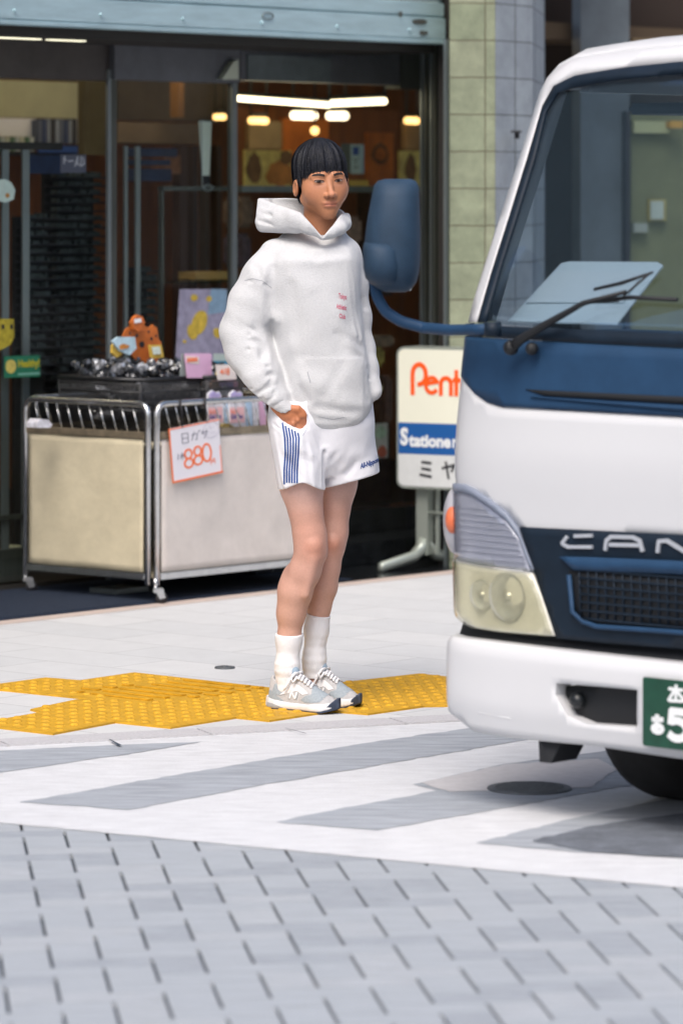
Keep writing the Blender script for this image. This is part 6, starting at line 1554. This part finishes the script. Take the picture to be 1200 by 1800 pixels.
# --- hoodie ---
def seg_g(P, a, b, w):
    d = cap(P, a, b, 0); return np.exp(-(d/w)**2)-.38*np.exp(-((d-w*1.7)/w)**2)
def hoodie_sdf(P, inner=False):
    tor = rings(P, [(392, 520, 598, 36, 24), (412, 494, 612, 30, 38), (434, 474, 624, 3, 56), (455, 467, 630, -2, 68), (500, 468, 632, -4, 72), (560, 476, 636, -6, 74), (620, 486, 644, -8, 74), (670, 490, 652, -10, 74), (715, 490, 655, -10, 72), (745, 494, 652, -10, 66), (775, 500, 648, -8, 60)], 2.5)
    d = tor
    # near sleeve
    sl_ = chain(P, [(486, -6, 448, 30), (466, -16, 490, 40), (446, -18, 535, 43), (431, -16, 580, 42), (440, -28, 620, 42), (462, -50, 665, 37), (484, -66, 698, 27)], 14)
    sl_ = smin(sl_, ell(P, (470, -62, 690), (34, 26, 22)), 10)
    cf = chain(P, [(484, -68, 700, 23), (508, -74, 726, 20)], 3)
    cf = smax(cf, (P[0]-509)*.66+(P[2]-721)*.75, 1.5)          # cuff end, cut across the wrist
    sl_ = smin(sl_, cf, 4)
    d = smin(d, sl_, 9)
    # far sleeve
    fs_ = chain(P, [(606, 14, 446, 28), (620, 26, 500, 27), (626, 30, 560, 26), (630, 20, 610, 27), (640, 0, 650, 24), (650, -18, 680, 17), (658, -26, 690, 12)], 12)
    d = smin(d, fs_, 8)
    # hem tilts down towards the front middle
    hem = P[2]-(752-.0028*(P[0]-600)**2*(P[0] < 600)-.012*(P[0]-600)**2*(P[0] > 600)*.8-(P[1]+70)*.10)
    # folds
    f = 0
    for a, b, w, s in (((478, -60, 470), (474, -66, 560), 6, 4.5), ((474, -70, 560), (462, -70, 618), 7, 5), ((505, -78, 470), (560, -80, 540), 26, -3),
                       ((520, -80, 600), (600, -80, 560), 16, -2.5), ((592, -70, 585), (640, -50, 606), 7, 2.2), ((598, -70, 600), (630, -55, 628), 7, 1.6), ((560, -84, 520), (600, -84, 610), 12, 2.2),
                       ((415, -45, 590), (455, -68, 600), 6, 3), ((425, -55, 640), (470, -80, 625), 5, 3.2), ((440, -75, 665), (480, -85, 655), 5, 3.4), ((450, -85, 690), (478, -90, 672), 4, 3), ((462, -88, 708), (484, -90, 690), 3.5, 2.6),
                       ((405, -40, 545), (440, -60, 560), 10, -2.5), ((520, -84, 650), (600, -84, 700), 14, -2.4), ((500, -80, 640), (540, -84, 700), 6, 2.2), ((620, -60, 640), (640, -50, 700), 6, 2.5), ((500, -64, 440), (560, -68, 446), 7, 2.8), ((560, -70, 446), (606, -50, 440), 7, 2.4),
                       ((560, -84, 712), (640, -70, 722), 7, 2.0), ((412, -40, 610), (440, -70, 612), 4, 2.6), ((398, -30, 590), (440, -62, 586), 3.5, 2.4), ((420, -52, 560), (462, -62, 590), 4, 2.2), ((436, -64, 652), (474, -84, 640), 3, 2.6), ((446, -80, 678), (480, -88, 664), 3, 2.6), ((455, -86, 700), (486, -90, 682), 2.6, 2.2), ((470, -90, 716), (498, -90, 700), 2.4, 1.8), ((440, -50, 450), (470, -56, 500), 6, 2.4), ((510, -80, 500), (530, -84, 620), 8, 2.2), ((540, -84, 470), (590, -80, 520), 12, 1.8), ((480, -76, 560), (520, -84, 660), 6, 2.4), ((600, -78, 640), (570, -84, 690), 8, 1.2), ((618, -60, 470), (632, -50, 590), 4, 2.4), ((625, -50, 655), (655, -40, 640), 3, 2.2), ((628, -50, 668), (660, -34, 660), 3, 2.0), ((530, -84, 728), (610, -80, 738), 5, 1.8), ((428, -50, 490), (470, -60, 500), 2.2, 1.6), ((610, 0, 480), (640, 10, 540), 5, 2)):
        f = f+1.05*s*seg_g(P, a, b, w*1.15)
    f = f+1.5*np.sin(P[0]*.05+P[2]*.035+1.5*np.sin(P[2]*.02))*np.sin(P[2]*.045-P[0]*.02+P[1]*.03)
    d = d+f
    # kangaroo pocket: a raised panel on the belly
    px_ = (P[0] > 538+.10*(P[2]-620)) & (P[0] < 640) & (P[2] > 625) & (P[2] < 742) & (P[1] < -20)
    d = d-1.0*px_
    d = d+.55*np.sin(np.arctan2(P[1]+10, P[0]-570)*95)*(hem > -15)
    # rib band at the hem
    d = d+np.clip((hem+16)/16, 0, 1)*2.5
    d = smax(d, hem, 2.0)
    # open inside near the hem
    d = smax(d, -np.maximum(smax(tor+9, 690-P[2], 3), -(hem+40)), 2)
    # hollow wrist
    d = smax(d, -chain(P, [(497, -71, 712, 14), (514, -77, 734, 17)], 2), 1.5)
    return d
def hood_sdf(P):
    # collar of the hood: thick folded fabric from the V at the throat, round both sides and behind the neck
    H = None
    a = chain(P, [(569, -62, 410, 10), (548, -58, 396, 15), (522, -40, 384, 20), (498, -12, 380, 24), (486, 20, 378, 26), (500, 48, 376, 26), (540, 62, 374, 24), (578, 50, 380, 20), (598, 18, 386, 17), (603, -10, 392, 13), (597, -38, 400, 11), (582, -56, 408, 9), (569, -62, 411, 8)], 8, .9)
    # bag of the hood standing up behind the near shoulder
    poly = [(453, 347), (528, 349), (562, 380), (548, 404), (505, 398), (470, 402), (447, 408)]
    bag = None
    for i in range(len(poly)):
        (x0, z0), (x1, z1) = poly[i], poly[(i+1) % len(poly)]; L = math.hypot(x1-x0, z1-z0); pl_ = ((P[0]-x0)*(z1-z0)-(P[2]-z0)*(x1-x0))/L
        bag = pl_ if bag is None else smax(bag, pl_, 3.5)
    bag = smax(bag, np.abs(P[1]-18-(P[0]-490)*.10)-(34-.28*np.maximum(0, 480-P[0])-.35*np.maximum(0, 372-P[2])), 6)
    d = smin(a, bag, 9)
    d = smin(d, cap(P, (462, -4, 396), (520, -38, 398), 12, 12), 9)
    d = smin(d, ell(P, (594, -12, 392), (14, 32, 20)), 6)
    # flat top of the standing fold, hollow inside
    d = smax(d, 347.5-P[2], 2)
    d = smax(d, -cap(P, (484, 24, 352), (540, 30, 366), 11, 22, 1.1), 3)
    f = 3.4*seg_g(P, (458, -16, 372), (535, -46, 398), 4)+1.8*seg_g(P, (456, -14, 388), (510, -40, 402), 3)-1.6*seg_g(P, (470, -20, 380), (540, -54, 405), 8)+2.0*seg_g(P, (600, -30, 388), (590, -40, 402), 3)+2.0*seg_g(P, (505, -50, 404), (556, -66, 416), 4)
    d = d+f
    # opening for the neck
    H_ = cap(P, (566, -8, 330), (556, 2, 470), 39, 37)
    d = smax(d, -H_, 3)
    # front edge of the hood: falls from the back corner to the V at the throat and up again on the far side
    zl = np.interp(P[0], [453, 490, 529, 550, 567, 587, 600], [346, 360, 373, 396, 416, 392, 374])
    cut = np.maximum((P[2]-zl)*.75, P[1]-np.interp(P[0], [450, 470, 560, 600], [2, 26, 40, 30]))
    return smax(d, -cut, 2.5)
Vc, Qc = nets(hoodie_sdf, (378, -108, 392), (682, 84, 776), 2.3)
Vc = relax(Vc, Qc, 2, .5)
m_hood = mat('heather_fleece', (.545, .55, .56), .95, speck=.035, noise=.045, nscale=140, bump=.25, bscale=220, sheen=.15)
hoodie = link('hoodie', mesh_of('hoodie', Vc, Qc), m_hood, person, smooth=True)
Vo, Qo = nets(hood_sdf, (430, -85, 335), (628, 100, 430), 1.9)
Vo = relax(Vo, Qo, 1, .5)
link('hood', mesh_of('hood', Vo, Qo), m_hood, hoodie, smooth=True)
bc = bvh_of(Vc, Qc)
m_seam = mat('grey_thread', (.34, .35, .38), .95)
drape_obj('seam', [[(431, 491.4), (445, 487.4), (462, 491.4), (479, 504.2), (478.5, 505.2), (462, 492.6), (445, 488.6), (431, 492.6)]], bc, m_seam, hoodie, .5, 2)
drape_obj('pocket_seam', [stroke_poly((541, 650), (546, 668), 1.6)], bc, m_seam, hoodie, .5, 2)
drape_obj('hem_seam', [[(560, 727.4), (586, 732.4), (606, 728.4), (606, 729.4), (586, 733.6), (560, 728.6)]], bc, m_seam, hoodie, .5, 2)
# chest lettering: three short blackletter-like lines
m_red = mat('red_print', (.55, .10, .17), .8)
def lines_on(name, specs, bvh, m, parent, off):
    V, Fs = [], []
    for txt, x, z, h, wd, slope, bold in specs:
        me = textmesh(txt, bold, 0); xs = [v.co.x for v in me.vertices]; x0, x1 = min(xs), max(xs); n0 = len(V)
        for v in me.vertices:
            u = (v.co.x-x0)/(x1-x0)*wd; X, Z = x+u, z-v.co.y*h+u*slope
            hh = bvh.ray_cast(Vector((X, -600, Z)), Vector((0, 1, 0))); V.append((X, (hh[0].y if hh[0] else -60)-off, Z))
        for p in me.polygons: Fs.append([i+n0 for i in p.vertices])
        bpy.data.meshes.remove(me)
    me = bpy.data.meshes.new(name); me.from_pydata(F2W(np.array(V)).tolist(), [], Fs); me.update(); return link(name, me, m, parent)
lines_on('lettering', [('Tokyo', 595, 522, 13, 14, .18, .02), ('Athletic', 591, 539.5, 12, 18, .20, .02), ('Club', 596, 556, 11, 11, .2, .02)], bc, m_red, hoodie, .7)

# --- shorts ---
def shorts_sdf(P):
    nl = rings(P, [(700, 476, 570, -22, 60), (740, 470, 568, -28, 62), (790, 478, 570, -32, 60), (858, 489, 572, -34, 56), (880, 491, 572, -34, 56)], 2.3)
    fl_ = rings(P, [(700, 560, 654, 8, 58), (740, 562, 656, 10, 60), (790, 566, 662, 14, 58), (858, 568, 671, 18, 54), (880, 568, 673, 18, 54)], 2.3)
    pel = rings(P, [(698, 478, 652, -10, 62), (745, 476, 656, -10, 64), (800, 500, 640, -10, 50), (835, 545, 598, -8, 30)], 2.4)
    d = smin(smin(nl, fl_, 6), pel, 10)
    d = smin(d, ell(P, (517, -76, 772), (21, 18, 30)), 10)
    hemn = P[2]-(857+.0016*(P[0]-530)**2*np.sign(P[0]-0)-14*np.exp(-((P[0]-532)/26)**2)+(P[1]+40)*.05*0)
    hemf = P[2]-(858-.28*(P[0]-570))
    hem = np.where(P[0] < 569, hemn, hemf)
    f = 0
    for a, b, w, s in (((569, -60, 790), (569, -60, 860), 5, 4), ((545, -90, 760), (566, -80, 800), 5, 2.2), ((520, -92, 775), (556, -92, 800), 7, -2), ((600, -50, 770), (575, -60, 820), 6, 2.2), ((620, -40, 780), (590, -50, 850), 8, -2), ((640, -30, 770), (610, -40, 830), 6, 1.8),
                       ((505, -88, 800), (540, -92, 850), 8, 1.8), ((488, -70, 760), (500, -80, 850), 6, -1.6), ((536, -92, 740), (548, -92, 850), 5, 1.4), ((500, -86, 756), (527, -92, 772), 3, 1.6), ((480, -70, 740), (500, -86, 752), 3, 1.4)):
        f = f+s*seg_g(P, a, b, w)
    d = d+f+.9*np.sin(P[0]*.09+P[2]*.03)*np.sin(P[2]*.05+P[0]*.03)
    inn = smin(rings(P, [(760, 486, 556, -32, 48), (845, 494, 563, -34, 50), (880, 494, 567, -34, 52)], 2.3), rings(P, [(760, 576, 652, 12, 47), (845, 576, 660, 17, 48), (880, 573, 667, 18, 50)], 2.3), .5)
    d = smax(d, hem, 1.5); d = smax(d, -smax(inn, 800-P[2], 2), 1.5)
    # pocket mouth round the wrist
    ln = ((P[0]-493)*(22)-(P[2]-736)*(34))/40.5      # pocket mouth runs down from the cuff to the front
    d = smax(d, -smax(smax(cap(P, (505, -96, 722), (528, -96, 736), 17, 14, 2.0), -ln, 1.5), (P[0]-541)+.0*P[2], 1.5), 1.5)
    return d
Vs_, Qs = nets(shorts_sdf, (456, -104, 700), (684, 84, 884), 2.1)
Vs_ = relax(Vs_, Qs, 2, .5)
m_sh = mat('white_nylon', (.80, .80, .84), .55, noise=.02, nscale=20, bump=.12, bscale=60)
shorts = link('shorts', mesh_of('shorts', Vs_, Qs), m_sh, person, smooth=True)
bs = bvh_of(Vs_, Qs)
m_navy = mat('navy_stripe', (.02, .07, .26), .6)
st = []
for i in range(6):
    tx, bx = 497.5+i*5.4, 500.5+i*4.5
    pts_ = [(tx, 741+i*2.9 if i else 738), (tx+4.2-.5*i, 764), (tx+5.2-.9*i, 790), (bx, 820), (bx, 842 if i else 845)]
    for a, b in zip(pts_, pts_[1:]): st.append(stroke_poly(a, b, 3.0))
drape_obj('side_stripes', st, bs, m_navy, shorts, .7, 2.5)
lines_on('lettering', [('All-Nippon', 633, 821, 12.5, 32, -.30, .04)], bs, m_navy, shorts, .8)
for pth in ([(541, 724), (543, 735), (540, 748), (533, 760)],):
    drape_obj('pocket_seam', [stroke_poly(a, b, 1.0) for a, b in zip(pth, pth[1:])], bs, mat('seam_grey', (.45, .46, .55), .8), shorts, .5, 2)

# --- socks ---
m_sock = mat('white_rib_sock', (.80, .80, .82), .9, noise=.02, nscale=50, bump=.3, bscale=90, stretch=(6, 6, 1))
for nm, pts_, top, tilt, box_ in (('near', [(510, -22, 1105, 21.5), (508, -20, 1130, 20.5), (506, -20, 1165, 19.5), (503, -18, 1205, 20)], 1112, .02, ((478, -48, 1098), (540, 14, 1215))), ('far', [(558, 34, 1078, 19.5), (554, 36, 1115, 19), (551, 36, 1150, 18.5), (549, 36, 1185, 19)], 1084, .14, ((525, 4, 1070), (585, 66, 1195)))):
    def f_(P, pts_=pts_, top=top, tilt=tilt):
        d = smin(legs_sdf(P)-2.6, chain(P, [(p[0], p[1], p[2], p[3]-2) for p in pts_], 8), 3); d = smax(d, chain(P, [(p[0], p[1], p[2], p[3]+5) for p in pts_], 8), 1); d = d+.35*np.sin(P[2]*.42)*np.clip((P[2]-top-28)/20, 0, 1)
        return smax(d, -(P[2]-top-(P[0]-pts_[0][0])*tilt-4*np.clip((P[1]-pts_[0][1])/-20, -1, 1)*.5), 1)
    v_, q_ = nets(f_, *box_, 1.6); v_ = relax(v_, q_, 1, .4); link('sock', mesh_of('sock', v_, q_), m_sock, person, smooth=True)

# --- shoes: heel/toe given on the ground, built in a frame along the shoe ---
m_sue = mat('grey_suede', (.46, .455, .46), .9, noise=.10, nscale=90, bump=.2, bscale=200)
m_mesh = mat('blue_grey_mesh', (.30, .345, .38), .8, noise=.18, nscale=160)
m_mid = mat('white_foam_sole', (.70, .70, .71), .6, noise=.03, nscale=60)
m_out = mat('dark_rubber_sole', (.035, .05, .085), .6, noise=.2, nscale=80)
m_lace = mat('white_lace', (.76, .76, .78), .8, noise=.05, nscale=80)
m_lb = mat('light_blue_lining', (.30, .40, .50), .8, noise=.1, nscale=80)
def shoe(heel, toe, Lsh=1.0, nm='shoe'):
    h = np.array(heel, float); t = np.array(toe, float); ax_ = t-h; L = math.hypot(ax_[0], ax_[1]); ux, uy = ax_[0]/L, ax_[1]/L
    g = h[2]; gt = t[2]
    # local: u along (0..L), v across (towards the camera negative), w up
    def loc(P):
        X, Y, Z = P[0]-h[0], P[1]-h[1], P[2]
        u = (X*ux+Y*uy)/L; v = (X*uy-Y*ux); w = -(Z-g)
        return u, v, w              # u in 0..1, v,w in px; v>0 towards camera
    def unloc(u, v, w): return (h[0]+u*L*ux+v*uy, h[1]+u*L*uy-v*ux, g-w)
    us = [0, .05, .15, .3, .5, .7, .85, .95, 1.0]
    hwid = [6, 15, 19, 18, 19, 24, 23, 15, 4]
    cen = [0, 0, 0, -1, 0, 2, 1.5, 0, -1]
    def outline(u, v, grow=0):
        return (np.abs(v-np.interp(u, us, cen))-np.interp(u, us, hwid)-grow)
    toe_up = lambda u: 10*np.clip((u-.78)/.22, 0, 1)**2
    def up_sdf(P):
        u, v, w = loc(P)
        topw = np.interp(u, [-.02, .03, .12, .25, .38, .50, .62, .75, .88, .97, 1.02], [44, 60, 63, 60, 64, 58, 47, 37, 29, 21, 14])
        w0 = 14
        k = np.clip((w-w0)/np.maximum(topw-w0, 1), 0, 1)
        hw = np.interp(u, us, hwid)*(1-.58*k**1.7)-1
        d = np.abs(v-np.interp(u, us, cen)+2*k)-hw
        d = smax(d, (w-topw), 9); d = smax(d, 8-w, 2)
        e = np.maximum(-u, u-1)*L
        d = smax(d, e+2, 8)
        # opening for the ankle
        d = smax(d, -ell((u*L, v, w), (.20*L, 0, 66), (.145*L, 12, 22)), 3)
        return d
    def mid_sdf(P):
        u, v, w = loc(P)
        flare = np.interp(w, [0, 8, 20], [1.5, 2.5, 0])
        d = outline(u, v)-flare
        topm = np.interp(u, [0, .12, .35, .6, .85, 1], [24, 20, 15, 14.5, 17, 19]); 
        d = smax(d, w-topm, 3); d = smax(d, toe_up(u)*.8+3-w, 2); d = smax(d, np.maximum(-u-.03, u-1.015)*L, 5)
        return d
    def out_sdf(P):
        u, v, w = loc(P)
        d = outline(u, v)-1.8; d = smax(d, w-(4.2+toe_up(u)*.8+np.clip((u-.86)/.14, 0, 1)*15), 1.5); d = smax(d, toe_up(u)*.75+.2-w, 1); d = smax(d, np.maximum(-u-.03, u-1.025)*L, 4)
        return d
    lo = (min(h[0], t[0])-32, min(h[1], t[1])-32, g-82); hi = (max(h[0], t[0])+32, max(h[1], t[1])+32, g+3)
    v_, q_ = nets(up_sdf, lo, hi, 1.5); v_ = relax(v_, q_, 2, .5)
    s = link('shoe', mesh_of('shoe', v_, q_), m_sue, person, smooth=True); bv = bvh_of(v_, q_)
    v2, q2 = nets(mid_sdf, lo, hi, 1.5); v2 = relax(v2, q2, 1, .5); link('midsole', mesh_of('midsole', v2, q2), m_mid, s, smooth=True); bm_ = bvh_of(v2, q2)
    v3, q3 = nets(out_sdf, lo, hi, 1.5); v3 = relax(v3, q3, 1, .4); link('outsole', mesh_of('outsole', v3, q3), m_out, s, smooth=True)
    V = np.array
    nrm = Vector((uy, -ux, 0))       # towards the camera side of the shoe
    def side(pts, m, name, off=.7, step=1.8, bvh_=bv, smooth=True):   # outline in (u, w) laid on the side facing the camera
        P_ = [Vector((u*L, w)) for u, w in pts]; o_ = []
        for i in range(len(P_)):
            p, q = P_[i], P_[(i+1) % len(P_)]; k = max(1, int((q-p).length/step))
            for j in range(k): o_.append(p+(q-p)*j/k)
        nb = len(o_); pl = [(p.x, p.y) for p in o_]; inn = []; x = min(p[0] for p in pl)+step/2
        while x < max(p[0] for p in pl):
            z = min(p[1] for p in pl)+step/2
            while z < max(p[1] for p in pl):
                if inside((x, z), pl) and sdist((x, z), pl) > step*.3: inn.append(Vector((x, z)))
                z += step
            x += step
        vs, es, fs, *_ = delaunay_2d_cdt(o_+inn, [(i, (i+1) % nb) for i in range(nb)], [list(range(nb))], 1, 1e-5); out = []; last = 15
        for v in vs:
            p0 = Vector(unloc(v.x/L, 70, v.y)); hh = bvh_.ray_cast(p0, -nrm)
            if hh[0] is not None: last = 70-(hh[0]-p0).length
            out.append(unloc(v.x/L, last+off, v.y))
        me = bpy.data.meshes.new(name); me.from_pydata(F2W(np.array(out)).tolist(), [], [list(f) for f in fs]); me.update(); return link(name, me, m, s, smooth=smooth)
    def top(pts, m, name, off=.8):       # outline in (u, v) laid on from above
        polys = [unloc(u, v, 0)[:2] for u, v in pts]; P_ = [Vector(p) for p in polys]; o_ = []; step = 1.8
        for i in range(len(P_)):
            p, q = P_[i], P_[(i+1) % len(P_)]; k = max(1, int((q-p).length/step))
            for j in range(k): o_.append(p+(q-p)*j/k)
        nb = len(o_); pl = [(p.x, p.y) for p in o_]; inn = []; x = min(p[0] for p in pl)+step/2
        while x < max(p[0] for p in pl):
            z = min(p[1] for p in pl)+step/2
            while z < max(p[1] for p in pl):
                if inside((x, z), pl) and sdist((x, z), pl) > step*.3: inn.append(Vector((x, z)))
                z += step
            x += step
        vs, es, fs, *_ = delaunay_2d_cdt(o_+inn, [(i, (i+1) % nb) for i in range(nb)], [list(range(nb))], 1, 1e-5); out = []; last = g-30
        for v in vs:
            hh = bv.ray_cast(Vector((v.x, v.y, g-120)), Vector((0, 0, 1)))
            if hh[0] is not None: last = hh[0].z
            out.append((v.x, v.y, last-off))
        me = bpy.data.meshes.new(name); me.from_pydata(F2W(np.array(out)).tolist(), [], [list(f) for f in fs]); me.update(); return link(name, me, m, s, smooth=True)
    side([(.54, 21), (.60, 28), (.70, 33), (.78, 31), (.86, 25), (.82, 20), (.70, 18), (.60, 18)], m_mesh, 'mesh_panel')
    side([(.10, 28), (.13, 44), (.22, 50), (.32, 46), (.34, 36), (.24, 26)], m_mesh, 'mesh_panel')
    side([(.35, 50), (.48, 46), (.60, 37), (.64, 33), (.56, 30), (.46, 36), (.32, 30), (.22, 27), (.30, 36)], m_lace, 'eyelet_panel', .9)
    side([(.02, 20), (.02, 32), (.08, 34), (.20, 24), (.30, 16), (.22, 15), (.10, 19)], m_mesh, 'heel_panel', .9)
    for pts in ([(.36, 22), (.385, 22), (.40, 35), (.375, 35)], [(.40, 35), (.375, 35), (.44, 22), (.465, 22)], [(.44, 22), (.465, 22), (.485, 34), (.46, 34)]): side(pts, m_lace, 'emblem', 1.3)
    for pts in ([(.35, 21), (.36, 21), (.38, 36), (.37, 36)], [(.47, 21), (.48, 21), (.495, 35), (.485, 35)]): side(pts, m_mesh, 'emblem_edge', 1.1)
    side([(.02, 13), (.14, 12), (.30, 5), (.22, 4), (.04, 6)], mat('sole_grey', (.33, .35, .37), .7), 'sole_insert', .8, bvh_=bm_)
    top([(.70, -18), (.80, -17), (.86, -10), (.86, 12), (.80, 19), (.70, 19), (.66, 8), (.66, -8)], m_mesh, 'toe_mesh')
    # tongue, lining, laces
    P0 = [unloc(.40, -1, 60), unloc(.345, 0, 70), unloc(.31, 0, 78)]
    bm = B(); tube(bm, [Vector(p) for p in P0], [9, 10.5, 8], 14)
    for v in bm.verts: pass
    me = bpy.data.meshes.new('tongue'); bmesh.ops.recalc_face_normals(bm, faces=bm.faces); bm.to_mesh(me); bm.free()
    co = np.array([v.co[:] for v in me.vertices]); cw = F2W(co); [setattr(v, 'co', Vector(c_)) for v, c_ in zip(me.vertices, cw)]; me.flip_normals(); link('tongue', me, m_lb, s, smooth=True)
    bm = B()
    cc = []
    for i in range(7):
        u = .37+.045*i; wv = np.interp(u, [.38, .50, .62, .75], [63, 57, 47, 38])+1.2
        cc.append([unloc(u+du, vv, wv-abs(vv)*.35+1.5*(1-(vv/9)**2)) for du, vv in ((.015, 11), (.005, 5), (0, 0), (-.005, -5), (.01, -11))])
    for c_ in cc: tube(bm, [Vector(p) for p in c_], 2.6, 6)
    b0 = Vector(unloc(.44, 2, 66))
    for sg in (1, -1): tube(bm, [b0, Vector(unloc(.43, 12*sg, 66)), Vector(unloc(.40, 18*sg, 58)), Vector(unloc(.43, 20*sg, 50)), Vector(unloc(.46, 10*sg, 60))], [2.2, 2.6, 2.6, 2.4, 2], 6)
    tube(bm, [b0, Vector(unloc(.38, 14, 58)), Vector(unloc(.33, 19, 42)), Vector(unloc(.30, 20, 36))], [2, 2.2, 2.2, 1.6], 6)
    me = bpy.data.meshes.new('laces'); bm.to_mesh(me); bm.free(); co = np.array([v.co[:] for v in me.vertices]); cw = F2W(co)
    for v, c_ in zip(me.vertices, cw): v.co = Vector(c_)
    link('laces', me, m_lace, s, smooth=True)
    return s
def ground_row(y): return HY+PM*CAMH    # figure space is a similarity: the ground is one row
GR = HY+PM*CAMH
shoe((473, -6, GR-1.5), (594, -78, GR-1.5))
shoe((527, 52, GR-1.5), (632, -8, GR-1.5))
